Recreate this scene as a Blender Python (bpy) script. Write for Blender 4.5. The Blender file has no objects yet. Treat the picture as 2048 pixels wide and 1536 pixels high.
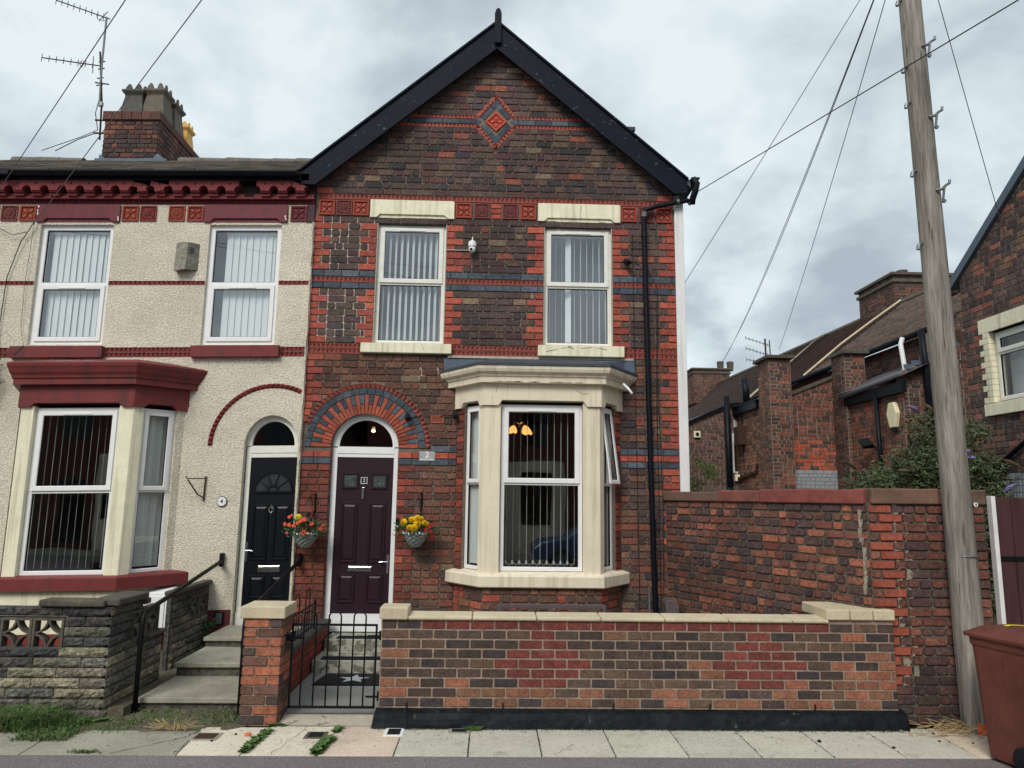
import bpy, math, random
from mathutils import Vector, Matrix, noise as mnoise
scene = bpy.context.scene
COL = scene.collection
PI = math.pi
rad = math.radians

# ------------------------------------------------------------------ camera
PITCH, YAW, ROLL, EYE = 0.15645832, 0.02738155, 0.01383261, 2.06
F = Vector((math.sin(YAW)*math.cos(PITCH), math.cos(YAW)*math.cos(PITCH), math.sin(PITCH)))
R0 = Vector((math.cos(YAW), -math.sin(YAW), 0.0))
U0 = R0.cross(F)
R = math.cos(ROLL)*R0 + math.sin(ROLL)*U0
U = math.cos(ROLL)*U0 - math.sin(ROLL)*R0
cam = bpy.data.cameras.new("camera")
camo = bpy.data.objects.new("camera", cam)
COL.objects.link(camo)
camo.matrix_world = Matrix(((R.x, U.x, -F.x, 0), (R.y, U.y, -F.y, 0), (R.z, U.z, -F.z, EYE), (0, 0, 0, 1)))
cam.sensor_width = 36.0
cam.lens = 1427.85/2048*36.0
cam.clip_start = 0.05
cam.clip_end = 2000
scene.camera = camo

# ------------------------------------------------------------------ sky and sun
SUN_EL, SUN_AZ = rad(42), rad(203)      # azimuth clockwise from +Y: behind the camera, a little to the left
world = bpy.data.worlds.new("World")
scene.world = world
world.use_nodes = True
wn, wl = world.node_tree.nodes, world.node_tree.links
wn.clear()
def N(tree, typ, **kw):
    n = tree.nodes.new(typ)
    for k, v in kw.items(): setattr(n, k, v)
    return n
T = world.node_tree
out = N(T, 'ShaderNodeOutputWorld')
sky = N(T, 'ShaderNodeTexSky', sky_type='NISHITA', sun_disc=False)
sky.sun_elevation = SUN_EL; sky.sun_rotation = SUN_AZ
bgs = N(T, 'ShaderNodeBackground'); bgs.inputs['Strength'].default_value = 0.08
wl.new(sky.outputs[0], bgs.inputs['Color'])
tc = N(T, 'ShaderNodeTexCoord')
sep = N(T, 'ShaderNodeSeparateXYZ'); wl.new(tc.outputs['Generated'], sep.inputs[0])
zc = N(T, 'ShaderNodeMath', operation='MAXIMUM'); wl.new(sep.outputs['Z'], zc.inputs[0]); zc.inputs[1].default_value = 0.0
za = N(T, 'ShaderNodeMath', operation='ADD'); wl.new(zc.outputs[0], za.inputs[0]); za.inputs[1].default_value = 0.42
dx = N(T, 'ShaderNodeMath', operation='DIVIDE'); wl.new(sep.outputs['X'], dx.inputs[0]); wl.new(za.outputs[0], dx.inputs[1])
dy = N(T, 'ShaderNodeMath', operation='DIVIDE'); wl.new(sep.outputs['Y'], dy.inputs[0]); wl.new(za.outputs[0], dy.inputs[1])
cmb = N(T, 'ShaderNodeCombineXYZ'); wl.new(dx.outputs[0], cmb.inputs[0]); wl.new(dy.outputs[0], cmb.inputs[1])
cmb.inputs[2].default_value = 3.7
n1 = N(T, 'ShaderNodeTexNoise'); n1.inputs['Scale'].default_value = 2.3; n1.inputs['Detail'].default_value = 7; n1.inputs['Roughness'].default_value = 0.5; n1.inputs['Distortion'].default_value = 0.25
n2 = N(T, 'ShaderNodeTexNoise'); n2.inputs['Scale'].default_value = 5.5; n2.inputs['Detail'].default_value = 8; n2.inputs['Roughness'].default_value = 0.55; n2.inputs['Distortion'].default_value = 0.3
wl.new(cmb.outputs[0], n1.inputs['Vector']); wl.new(cmb.outputs[0], n2.inputs['Vector'])
mx = N(T, 'ShaderNodeMath', operation='MULTIPLY_ADD'); wl.new(n2.outputs[0], mx.inputs[0]); mx.inputs[1].default_value = 0.38
m1 = N(T, 'ShaderNodeMath', operation='MULTIPLY'); wl.new(n1.outputs[0], m1.inputs[0]); m1.inputs[1].default_value = 0.62
wl.new(m1.outputs[0], mx.inputs[2])
cr = N(T, 'ShaderNodeValToRGB'); wl.new(mx.outputs[0], cr.inputs[0])
e = cr.color_ramp.elements
e[0].position = 0.38; e[0].color = (0.45, 0.51, 0.57, 1)
e[1].position = 0.585; e[1].color = (0.86, 0.95, 0.98, 1)
x_ = cr.color_ramp.elements.new(0.45); x_.color = (0.56, 0.64, 0.70, 1)
x_ = cr.color_ramp.elements.new(0.52); x_.color = (0.72, 0.82, 0.86, 1)
bgc = N(T, 'ShaderNodeBackground'); wl.new(cr.outputs[0], bgc.inputs['Color']); bgc.inputs['Strength'].default_value = 0.64
mixs = N(T, 'ShaderNodeMixShader'); mixs.inputs[0].default_value = 0.93
wl.new(bgs.outputs[0], mixs.inputs[1]); wl.new(bgc.outputs[0], mixs.inputs[2]); wl.new(mixs.outputs[0], out.inputs[0])

sl = bpy.data.lights.new("sun", 'SUN'); sl.energy = 1.5; sl.angle = rad(24); sl.color = (1.0, 0.945, 0.87)
so = bpy.data.objects.new("sun", sl); COL.objects.link(so)
sd = Vector((math.sin(SUN_AZ)*math.cos(SUN_EL), math.cos(SUN_AZ)*math.cos(SUN_EL), math.sin(SUN_EL)))
so.rotation_euler = sd.to_track_quat('Z', 'Y').to_euler()
so.location = (0, -5, 20)
scene.view_settings.view_transform = 'Standard'
scene.view_settings.look = 'None'
scene.view_settings.exposure = 0.62
scene.view_settings.gamma = 1.0
scene.view_settings.use_curve_mapping = False

# ------------------------------------------------------------------ helpers
rng = random.Random(7)
def lin(c):
    c = c/255.0
    return c/12.92 if c <= 0.04045 else ((c+0.055)/1.055)**2.4
ALB = 0.80
def C(r, g, b, k=1.0):
    """surface colour from an sRGB reading of the lit surface"""
    return tuple(min(0.86, lin(v)/ALB*k) for v in (r, g, b))
def jit(c, a, r=rng):
    m = 1 + r.uniform(-a, a)
    return tuple(max(0.004, v*m*(1+r.uniform(-a*0.25, a*0.25))) for v in c)

WARP = None
def warp4(p):                      # number 4 has settled towards its far end: its courses drop 24 mm per metre
    x, y, z = p
    return (x, y, z + 0.024*(x+2.53)) if x < -2.53 else (x, y, z)

class MB:
    def __init__(s): s.v = []; s.f = []; s.c = []
    def add(s, vs, fs, col=(0.5, 0.5, 0.5)):
        o = len(s.v); s.v.extend(vs)
        for f in fs: s.f.append(tuple(i+o for i in f)); s.c.append(col)
    def quad(s, a, b, c, d, col=(0.5,)*3): s.add([a, b, c, d], [(0, 1, 2, 3)], col)
    def box(s, x0, x1, y0, y1, z0, z1, col=(0.5,)*3):
        s.add([(x0,y0,z0),(x1,y0,z0),(x1,y1,z0),(x0,y1,z0),(x0,y0,z1),(x1,y0,z1),(x1,y1,z1),(x0,y1,z1)],
              [(0,3,2,1),(4,5,6,7),(0,1,5,4),(1,2,6,5),(2,3,7,6),(3,0,4,7)], col)
    def tube(s, pts, r, n=8, col=(0.5,)*3, caps=True):
        pts = [Vector(p) for p in pts]; rr = r if isinstance(r, (list, tuple)) else [r]*len(pts)
        rings = []; prev = None
        for i, p in enumerate(pts):
            d = (pts[min(i+1, len(pts)-1)]-pts[max(i-1, 0)]).normalized()
            if prev is None:
                a = Vector((0, 0, 1)) if abs(d.z) < 0.9 else Vector((1, 0, 0))
                u = d.cross(a).normalized()
            else:
                u = (prev - d*prev.dot(d)).normalized()
            prev = u; w = d.cross(u)
            rings.append([tuple(p + (u*math.cos(2*PI*k/n) + w*math.sin(2*PI*k/n))*rr[i]) for k in range(n)])
        o = len(s.v)
        for rg in rings: s.v.extend(rg)
        for i in range(len(pts)-1):
            for k in range(n):
                a = o+i*n+k; b = o+i*n+(k+1) % n
                s.f.append((a, b, b+n, a+n)); s.c.append(col)
        if caps:
            s.f.append(tuple(o+k for k in reversed(range(n)))); s.c.append(col)
            s.f.append(tuple(o+(len(pts)-1)*n+k for k in range(n))); s.c.append(col)
    def lathe(s, cx, cy, prof, n=20, col=(0.5,)*3):
        o = len(s.v)
        for r, z in prof:
            for k in range(n): s.v.append((cx+r*math.cos(2*PI*k/n), cy+r*math.sin(2*PI*k/n), z))
        for i in range(len(prof)-1):
            for k in range(n):
                a = o+i*n+k; b = o+i*n+(k+1) % n
                s.f.append((a, b, b+n, a+n)); s.c.append(col)
        s.f.append(tuple(o+(len(prof)-1)*n+k for k in range(n))); s.c.append(col)
        s.f.append(tuple(o+k for k in reversed(range(n)))); s.c.append(col)
    def build(s, name, mat, parent=None, smooth=False, bevel=0, kind=None, centre=False, label=None, warp=True, autosmooth=False):
        vs = s.v
        if warp and WARP: vs = [WARP(tuple(p)) for p in vs]
        base = Vector((0, 0, 0))
        q = parent
        while q is not None: base += q.location; q = q.parent
        off = Vector((0, 0, 0))
        if centre:
            n = len(vs); off = Vector((sum(p[0] for p in vs)/n, sum(p[1] for p in vs)/n, sum(p[2] for p in vs)/n)) - base
        b = base + off
        me = bpy.data.meshes.new(name)
        me.from_pydata([(p[0]-b.x, p[1]-b.y, p[2]-b.z) for p in vs], [], s.f)
        at = me.color_attributes.new("bc", 'FLOAT_COLOR', 'CORNER')
        buf = []
        for f, c in zip(s.f, s.c): buf.extend((c[0], c[1], c[2], 1.0)*len(f))
        at.data.foreach_set('color', buf)
        if smooth: me.polygons.foreach_set('use_smooth', [True]*len(me.polygons))
        me.materials.append(mat)
        o = bpy.data.objects.new(name, me); COL.objects.link(o)
        o.location = off
        if parent: o.parent = parent
        if bevel:
            m = o.modifiers.new('bevel', 'BEVEL'); m.width = bevel; m.segments = 2; m.limit_method = 'ANGLE'; m.angle_limit = rad(35)
            m.harden_normals = False
        if kind: o['kind'] = kind
        if label: o['label'] = label
        return o

class Fr:
    """a wall frame: u to the right as seen from outside, v up, w out of the wall"""
    def __init__(s, O, Uv=(1, 0, 0), Nv=(0, -1, 0), Vv=(0, 0, 1)):
        s.O = Vector(O); s.U = Vector(Uv).normalized(); s.N = Vector(Nv).normalized(); s.V = Vector(Vv).normalized()
    def p(s, u, v, w=0.0): return tuple(s.O + s.U*u + s.V*v + s.N*w)
    def box(s, mb, u0, u1, v0, v1, w0, w1, col=(0.5,)*3):
        q = [s.p(u0,v0,w1), s.p(u1,v0,w1), s.p(u1,v0,w0), s.p(u0,v0,w0), s.p(u0,v1,w1), s.p(u1,v1,w1), s.p(u1,v1,w0), s.p(u0,v1,w0)]
        mb.add(q, [(0,3,2,1),(4,5,6,7),(0,1,5,4),(1,2,6,5),(2,3,7,6),(3,0,4,7)], col)
    def prism(s, mb, poly, w0, w1, col=(0.5,)*3):
        n = len(poly)
        vs = [s.p(u, v, w1) for u, v in poly] + [s.p(u, v, w0) for u, v in poly]
        mb.add(vs, [tuple(range(n)), tuple(reversed(range(n, 2*n)))] + [(i, i+n, (i+1) % n+n, (i+1) % n) for i in range(n)], col)

def tagp(o, label, cat, group=None):
    o['label'] = label; o['category'] = cat
    if group: o['group'] = group
    return o
def thing(name, label, cat, loc=(0, 0, 0), group=None):
    o = bpy.data.objects.new(name, None); COL.objects.link(o); o.location = loc; o.empty_display_size = 0.2
    return tagp(o, label, cat, group)

# ------------------------------------------------------------------ materials
def pm(name, col=None, rough=0.8, nz=None, bump=None, stain=None, metal=0.0, spec=0.22, streak=None, stretch=None, emis=None, bump2=None, vor=None):
    """principled material. col None -> per-piece colour attribute. nz=(scale, lo, hi) multiplies the colour with noise;
    stain=(colour, scale, threshold, softness) blotches; bump=(scale, strength, distance)"""
    m = bpy.data.materials.new(name); m.use_nodes = True
    t = m.node_tree; b = t.nodes['Principled BSDF']; L = t.links.new
    b.inputs['Roughness'].default_value = rough; b.inputs['Metallic'].default_value = metal
    b.inputs['Specular IOR Level'].default_value = spec
    geo = N(t, 'ShaderNodeNewGeometry'); src = geo.outputs['Position']
    if stretch:
        mp = N(t, 'ShaderNodeMapping'); mp.inputs['Scale'].default_value = stretch; L(src, mp.inputs[0]); src = mp.outputs[0]
    if col is None:
        at = N(t, 'ShaderNodeAttribute', attribute_name='bc'); c = at.outputs['Color']
    else:
        rg = N(t, 'ShaderNodeRGB'); rg.outputs[0].default_value = (*col, 1); c = rg.outputs[0]
    def noise(sc, det=5, ro=0.6):
        n = N(t, 'ShaderNodeTexNoise'); n.inputs['Scale'].default_value = sc; n.inputs['Detail'].default_value = det; n.inputs['Roughness'].default_value = ro
        L(src, n.inputs['Vector']); return n.outputs[0]
    for q in (nz if isinstance(nz, list) else [nz] if nz else []):
        mr = N(t, 'ShaderNodeMapRange'); mr.inputs[1].default_value = 0.3; mr.inputs[2].default_value = 0.7
        mr.inputs[3].default_value = q[1]; mr.inputs[4].default_value = q[2]
        L(noise(q[0]), mr.inputs[0])
        mm = N(t, 'ShaderNodeMix', data_type='RGBA', blend_type='MULTIPLY'); mm.inputs[0].default_value = 1
        L(c, mm.inputs[6]); L(mr.outputs[0], mm.inputs[7]); c = mm.outputs[2]
    for q in (stain if isinstance(stain, list) else [stain] if stain else []):
        mr = N(t, 'ShaderNodeMapRange'); mr.inputs[1].default_value = q[2]; mr.inputs[2].default_value = q[2]+q[3]
        L(noise(q[1], 6, 0.65), mr.inputs[0])
        mm = N(t, 'ShaderNodeMix', data_type='RGBA'); L(mr.outputs[0], mm.inputs[0])
        L(c, mm.inputs[6]); mm.inputs[7].default_value = (*q[0], 1); c = mm.outputs[2]
        if len(q) > 4: mr.inputs[4].default_value = q[4]
    if streak:
        mp2 = N(t, 'ShaderNodeMapping'); mp2.inputs['Scale'].default_value = (streak[0], streak[0], streak[0]*0.06); L(geo.outputs['Position'], mp2.inputs[0])
        nn_ = N(t, 'ShaderNodeTexNoise'); nn_.inputs['Scale'].default_value = 1.0; nn_.inputs['Detail'].default_value = 6; L(mp2.outputs[0], nn_.inputs['Vector'])
        mr = N(t, 'ShaderNodeMapRange'); mr.inputs[1].default_value = 0.50; mr.inputs[2].default_value = 0.68; mr.inputs[3].default_value = 0.0; mr.inputs[4].default_value = streak[2]; L(nn_.outputs[0], mr.inputs[0])
        mm = N(t, 'ShaderNodeMix', data_type='RGBA'); L(mr.outputs[0], mm.inputs[0]); L(c, mm.inputs[6]); mm.inputs[7].default_value = (*streak[1], 1); c = mm.outputs[2]
    L(c, b.inputs['Base Color'])
    prev = None
    for q in (bump, bump2):
        if not q: continue
        bp = N(t, 'ShaderNodeBump'); bp.inputs['Strength'].default_value = q[1]; bp.inputs['Distance'].default_value = q[2]
        L(noise(q[0], 4, 0.6), bp.inputs['Height'])
        if prev: L(prev, bp.inputs['Normal'])
        prev = bp.outputs[0]
    if vor:
        vt = N(t, 'ShaderNodeTexVoronoi'); vt.inputs['Scale'].default_value = vor[0]; L(src, vt.inputs['Vector'])
        bp = N(t, 'ShaderNodeBump'); bp.inputs['Strength'].default_value = vor[1]; bp.inputs['Distance'].default_value = vor[2]; bp.invert = True
        L(vt.outputs['Distance'], bp.inputs['Height'])
        if prev: L(prev, bp.inputs['Normal'])
        prev = bp.outputs[0]
    if prev: L(prev, b.inputs['Normal'])
    if emis:
        b.inputs['Emission Color'].default_value = (*emis[0], 1); b.inputs['Emission Strength'].default_value = emis[1]
    return m

M = {}
M['brick_old'] = pm('old_brick', None, 0.9, nz=[(32, 0.55, 1.5), (75, 0.72, 1.3), (0.9, 0.70, 1.22), (4.5, 0.86, 1.14)], bump=(90, 0.6, 0.004), bump2=(25, 0.5, 0.006),
                    stain=[(C(128, 120, 106), 24, 0.64, 0.06, 0.6)])
M['brick_red'] = pm('red_facing_brick', None, 0.8, nz=[(26, 0.66, 1.25), (80, 0.8, 1.2), (1.1, 0.76, 1.16), (6, 0.86, 1.1)], bump=(80, 0.35, 0.003), stain=(C(80, 50, 48), 5, 0.64, 0.12, 0.5))
M['brick_new'] = pm('garden_wall_brick', None, 0.88, nz=[(50, 0.62, 1.35), (14, 0.72, 1.25), (150, 0.75, 1.25)], bump=(160, 0.7, 0.003), stain=(C(120, 112, 100), 12, 0.68, 0.06, 0.5))
M['mortar'] = pm('grey_mortar', C(108, 98, 88), 0.95, nz=[(20, 0.7, 1.25), (1.2, 0.75, 1.15)], bump=(70, 0.8, 0.006))
M['mortar_light'] = pm('light_mortar', C(168, 160, 148), 0.95, nz=[(25, 0.75, 1.15)], bump=(70, 0.8, 0.005))
M['repair'] = pm('repair_mortar', C(140, 131, 116), 0.95, nz=[(18, 0.6, 1.25)], bump=(60, 0.8, 0.006), stain=(C(96, 80, 70), 14, 0.52, 0.06, 0.8))
M['mortar_low'] = pm('garden_wall_mortar', C(146, 126, 112), 0.95, nz=[(25, 0.62, 1.15), (4, 0.8, 1.1)], bump=(90, 0.8, 0.005))
M['mortar_wall'] = pm('boundary_mortar', C(92, 87, 78), 0.95, nz=[(9, 0.65, 1.25)], bump=(60, 0.9, 0.008))
M['mortar_bg'] = pm('rear_wall_mortar', C(128, 116, 104), 0.95, nz=[(9, 0.7, 1.2)], bump=(60, 0.8, 0.006))
M['terracotta'] = pm('terracotta', None, 0.7, nz=[(30, 0.8, 1.15)], bump=(60, 0.3, 0.003), stain=(C(60, 42, 42), 7, 0.62, 0.1, 0.5))
M['maroon'] = pm('maroon_paint', C(98, 44, 50), 0.5, streak=(14, C(70, 44, 50), 0.5), nz=[(6, 0.85, 1.12)], bump=(30, 0.25, 0.003), stain=(C(150, 110, 105), 26, 0.72, 0.02, 0.6))
M['maroon2'] = pm('cornice_paint', C(108, 50, 50), 0.5, streak=(9, C(74, 50, 50), 0.65), stain=(C(140, 100, 96), 14, 0.69, 0.03, 0.5), nz=[(4, 0.88, 1.1)], bump=(14, 0.2, 0.004))
M['dash'] = pm('pebbledash', (0.82, 0.755, 0.615), 0.95, stretch=(1, 1, 1.7), nz=[(38, 0.58, 1.28), (90, 0.75, 1.2), (1.4, 0.88, 1.06), (7, 0.93, 1.05)], bump=(40, 0.8, 0.02), vor=(52, 0.5, 0.015),
               stain=[(C(112, 102, 84), 34, 0.67, 0.03, 0.7), (C(165, 155, 138), 1.6, 0.58, 0.2, 0.35)])
M['cream'] = pm('cream_masonry_paint', C(224, 212, 186), 0.75, streak=(16, C(150, 138, 112), 0.45), nz=[(5, 0.90, 1.05), (40, 0.95, 1.03)], bump=(22, 0.25, 0.004), stain=(C(160, 148, 122), 7, 0.66, 0.1, 0.5))
M['cream_bay'] = pm('stone_colour_paint', C(212, 202, 180), 0.7, streak=(14, C(150, 140, 118), 0.40), nz=[(3, 0.92, 1.04), (30, 0.96, 1.03)], bump=(12, 0.2, 0.005), stain=(C(160, 150, 130), 5, 0.67, 0.08, 0.5))
M['upvc'] = pm('white_upvc', C(225, 230, 233), 0.3, nz=[(9, 0.95, 1.02)])
M['upvc_grime'] = pm('weathered_upvc', C(214, 214, 206), 0.35, nz=[(12, 0.88, 1.03)])
M['gasket'] = pm('black_gasket', (0.01, 0.01, 0.011), 0.6)
M['black'] = pm('black_paint', C(9, 14, 22), 0.5, spec=0.2, nz=[(20, 0.8, 1.3)], bump=(60, 0.15, 0.002))
M['barge'] = pm('black_bargeboard', C(8, 14, 27), 0.6, spec=0.15, nz=[(3, 0.75, 1.3)], stain=(C(120, 126, 134), 13, 0.635, 0.05, 0.45), bump=(30, 0.3, 0.003), stretch=(1, 1, 1.6))
M['iron'] = pm('black_iron', C(12, 13, 15), 0.5, nz=[(60, 0.6, 1.8)], stain=(C(150, 150, 145), 60, 0.73, 0.02, 0.5))
M['rust'] = pm('rusty_iron', C(62, 44, 38), 0.8, nz=[(80, 0.7, 1.3)])
M['lead'] = pm('lead_sheet', C(82, 92, 106), 0.55, nz=[(6, 0.8, 1.2)], bump=(10, 0.3, 0.01))
M['felt'] = pm('roofing_felt', C(66, 70, 76), 0.85, nz=[(30, 0.7, 1.25)], bump=(60, 0.6, 0.008))
M['slate'] = pm('roof_slate', None, 0.7, nz=[(12, 0.75, 1.25)], bump=(40, 0.4, 0.004))
M['tile'] = pm('concrete_roof_tile', None, 0.85, nz=[(10, 0.7, 1.25)])
M['stone_cap'] = pm('reconstituted_stone', C(192, 180, 154), 0.9, nz=[(90, 0.72, 1.12), (4, 0.85, 1.08)], bump=(120, 0.8, 0.004), stain=(C(120, 116, 100), 8, 0.64, 0.12, 0.5))
M['sandstone'] = pm('red_sandstone', None, 0.9, nz=[(5, 0.7, 1.2), (50, 0.85, 1.12)], bump=(25, 0.5, 0.01), stain=[(C(82, 76, 64), 2.3, 0.56, 0.12, 0.65), (C(128, 122, 104), 6, 0.64, 0.08, 0.6)])
M['block'] = pm('stone_faced_block', None, 0.95, nz=[(28, 0.42, 1.6), (70, 0.7, 1.3), (3, 0.6, 1.3)], bump=(26, 1.0, 0.02), bump2=(9, 0.8, 0.03), stain=[(C(132, 128, 110), 90, 0.70, 0.02, 0.8), (C(40, 41, 42), 2.4, 0.56, 0.15, 0.5)])
M['screen'] = pm('concrete_screen_block', C(84, 80, 72), 0.95, nz=[(30, 0.7, 1.2), (4, 0.7, 1.2)], bump=(60, 0.6, 0.004))
M['concrete'] = pm('step_concrete', C(148, 145, 132), 0.92, nz=[(60, 0.78, 1.18), (2.5, 0.75, 1.12), (12, 0.85, 1.12)], bump=(80, 0.5, 0.004), stain=[(C(80, 78, 66), 3.0, 0.57, 0.14, 0.6)])
M['concrete_riser'] = pm('mossy_riser', C(86, 84, 76), 0.95, nz=[(20, 0.5, 1.35), (5, 0.7, 1.2)], bump=(40, 0.8, 0.01), stain=(C(150, 150, 138), 9, 0.62, 0.06, 0.7))
M['step_old'] = pm('flaking_painted_step', C(150, 150, 136), 0.9, nz=[(30, 0.85, 1.1)], bump=(60, 0.5, 0.004), stain=[(C(84, 82, 74), 9, 0.50, 0.05, 0.85)])
M['flag'] = pm('paving_flag', None, 0.93, nz=[(90, 0.74, 1.2), (1.6, 0.84, 1.08), (260, 0.7, 1.25), (24, 0.88, 1.1)], bump=(150, 0.5, 0.003), stain=[(C(112, 110, 98), 3.5, 0.57, 0.12, 0.5), (C(78, 76, 68), 34, 0.70, 0.03, 0.6), (C(214, 210, 196), 14, 0.70, 0.04, 0.4)])
M['joint'] = pm('joint_dirt', C(58, 56, 46), 0.98, nz=[(30, 0.6, 1.3)], bump=(50, 0.8, 0.01))
M['tarmac'] = pm('tarmac', C(112, 106, 108), 0.93, nz=[(140, 0.35, 1.7), (1.2, 0.88, 1.1), (60, 0.8, 1.2)], bump=(230, 0.9, 0.006), stain=(C(150, 148, 146), 140, 0.72, 0.02, 0.7))
M['aggregate'] = pm('exposed_aggregate', C(128, 130, 126), 0.95, nz=[(170, 0.5, 1.4), (3, 0.85, 1.1)], bump=(160, 0.8, 0.006))
M['dirt'] = pm('dirt', C(96, 90, 76), 0.98, nz=[(30, 0.5, 1.35), (5, 0.7, 1.2)], bump=(40, 1.0, 0.02), stain=(C(90, 100, 60), 6, 0.56, 0.1, 0.6))
M['plinth'] = pm('tarred_plinth', C(15, 19, 23), 0.6, spec=0.2, nz=[(14, 0.4, 1.8), (3, 0.6, 1.7)], bump=(22, 0.6, 0.01), stain=[(C(96, 98, 90), 5, 0.62, 0.09, 0.6), (C(84, 86, 50), 2.2, 0.67, 0.04, 0.6), (C(190, 190, 185), 45, 0.74, 0.01, 0.8)])
M['wood_pole'] = pm('weathered_pole', C(130, 125, 117), 0.9, nz=[(12, 0.55, 1.3), (50, 0.65, 1.3)], bump=(16, 0.9, 0.02), stretch=(1, 1, 0.07), stain=(C(62, 58, 52), 26, 0.60, 0.05, 0.75))
M['fence_wood'] = pm('stained_gate_board', C(66, 44, 44), 0.75, nz=[(20, 0.7, 1.3)], bump=(40, 0.4, 0.004), stretch=(1, 1, 0.1))
M['white_wood'] = pm('white_painted_post', C(222, 224, 222), 0.7, nz=[(8, 0.85, 1.03)], bump=(30, 0.3, 0.004))
M['white_render'] = pm('white_render_board', C(226, 230, 230), 0.85, streak=(16, C(150, 150, 142), 0.3), nz=[(60, 0.9, 1.04), (2, 0.94, 1.02)], bump=(90, 0.7, 0.006))
M['door_plum'] = pm('plum_composite_door', C(38, 20, 30), 0.42, spec=0.35, nz=[(30, 0.85, 1.15)], bump=(30, 0.2, 0.002), stretch=(4, 1, 0.25))
M['door_black'] = pm('black_composite_door', C(6, 11, 19), 0.4, spec=0.3, nz=[(30, 0.85, 1.15)], bump=(30, 0.15, 0.002), stretch=(4, 1, 0.25))
M['chrome'] = pm('chrome', (0.62, 0.63, 0.64), 0.22, metal=1.0)
M['steel'] = pm('galvanised_steel', C(110, 114, 116), 0.5, metal=0.6, nz=[(30, 0.7, 1.2)])
M['blind'] = pm('blind_fabric', (0.86, 0.87, 0.87), 0.9)
M['room'] = pm('room_wall_paint', (0.22, 0.22, 0.22), 0.9)
M['roomdark'] = pm('dark_room_carpet', (0.10, 0.085, 0.08), 0.95)
M['alarm'] = pm('tarnished_alarm_metal', C(128, 124, 114), 0.5, metal=0.35, nz=[(30, 0.55, 1.25), (8, 0.7, 1.2)], bump=(30, 0.3, 0.004))
M['white_plastic'] = pm('white_plastic', C(226, 228, 228), 0.4)
M['cream_plastic'] = pm('cream_plastic', C(214, 206, 172), 0.5)
M['grey_plastic'] = pm('grey_plastic', C(150, 156, 158), 0.6)
M['black_plastic'] = pm('black_plastic', C(24, 26, 30), 0.5)
M['bin'] = pm('brown_bin_plastic', C(94, 54, 46), 0.5, streak=(10, C(110, 84, 72), 0.10), nz=[(3, 0.75, 1.2), (40, 0.9, 1.08)], bump=(90, 0.2, 0.001), stain=(C(130, 110, 100), 20, 0.72, 0.03, 0.25))
M['yellow'] = pm('yellow_paint', C(226, 208, 40), 0.6)
M['rubber'] = pm('rubber', C(24, 26, 29), 0.85, spec=0.2, nz=[(30, 0.8, 1.3)])
M['wicker'] = pm('grey_plastic_wicker', C(132, 138, 134), 0.6, nz=[(60, 0.6, 1.25)])
M['leaf'] = pm('leaf', None, 0.75, spec=0.25, nz=[(20, 0.75, 1.25)])
M['petal'] = pm('petal', None, 0.6)
M['grass'] = pm('grass_blade', None, 0.7)
M['stem'] = pm('woody_stem', C(90, 78, 60), 0.9)
M['bg_paint'] = pm('grey_painted_brick', C(136, 142, 148), 0.85, nz=[(5, 0.85, 1.1)], bump=(30, 0.4, 0.006))
M['cable'] = pm('black_cable', (0.02, 0.02, 0.022), 0.6)
M['cable_grey'] = pm('grey_cable', C(92, 94, 98), 0.6)
M['curtain'] = pm('grey_curtain', (0.32, 0.30, 0.31), 0.9)
M['bench'] = pm('dark_brown_paint', C(84, 76, 76), 0.55, nz=[(20, 0.8, 1.2)])
M['soil_red'] = pm('garden_red_paint', C(116, 48, 48), 0.8, nz=[(10, 0.7, 1.2)])
M['num_white'] = pm('white_enamel', C(240, 242, 240), 0.4)
M['sign_grey'] = pm('grey_acrylic', C(150, 154, 154), 0.3)
M['twig'] = pm('dead_stem', C(150, 132, 96), 0.95)
M['litter'] = pm('orange_litter', C(206, 110, 74), 0.7)
M['warm_glass'] = pm('amber_lamp_glass', (0.9, 0.55, 0.15), 0.4, emis=((1.0, 0.46, 0.12), 1.1))
M['bulb'] = pm('lit_bulb', (1, 0.9, 0.6), 0.4, emis=((1.0, 0.80, 0.42), 8.0))

def glassmat(name, tint, boost, base):
    m = bpy.data.materials.new(name); m.use_nodes = True; t = m.node_tree; t.nodes.clear()
    o = N(t, 'ShaderNodeOutputMaterial'); mx = N(t, 'ShaderNodeMixShader')
    tr = N(t, 'ShaderNodeBsdfTransparent'); tr.inputs[0].default_value = (*tint, 1)
    gl = N(t, 'ShaderNodeBsdfGlossy'); gl.inputs['Roughness'].default_value = 0.012; gl.inputs[0].default_value = (0.95, 0.97, 1, 1)
    lw_ = N(t, 'ShaderNodeLayerWeight'); lw_.inputs[0].default_value = 0.5
    fr = N(t, 'ShaderNodeMath', operation='POWER'); fr.inputs[1].default_value = 5.0; t.links.new(lw_.outputs['Facing'], fr.inputs[0])
    ma = N(t, 'ShaderNodeMath', operation='MULTIPLY_ADD', use_clamp=True); ma.inputs[1].default_value = boost; ma.inputs[2].default_value = base
    nt = N(t, 'ShaderNodeTexNoise'); nt.inputs['Scale'].default_value = 1.6; nt.inputs['Detail'].default_value = 1
    ge = N(t, 'ShaderNodeNewGeometry'); t.links.new(ge.outputs['Position'], nt.inputs['Vector'])
    bp = N(t, 'ShaderNodeBump'); bp.inputs['Strength'].default_value = 0.15; bp.inputs['Distance'].default_value = 0.01
    t.links.new(nt.outputs[0], bp.inputs['Height']); t.links.new(bp.outputs[0], gl.inputs['Normal'])
    t.links.new(fr.outputs[0], ma.inputs[0]); t.links.new(ma.outputs[0], mx.inputs[0])
    t.links.new(tr.outputs[0], mx.inputs[1]); t.links.new(gl.outputs[0], mx.inputs[2]); t.links.new(mx.outputs[0], o.inputs[0])
    return m
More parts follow.
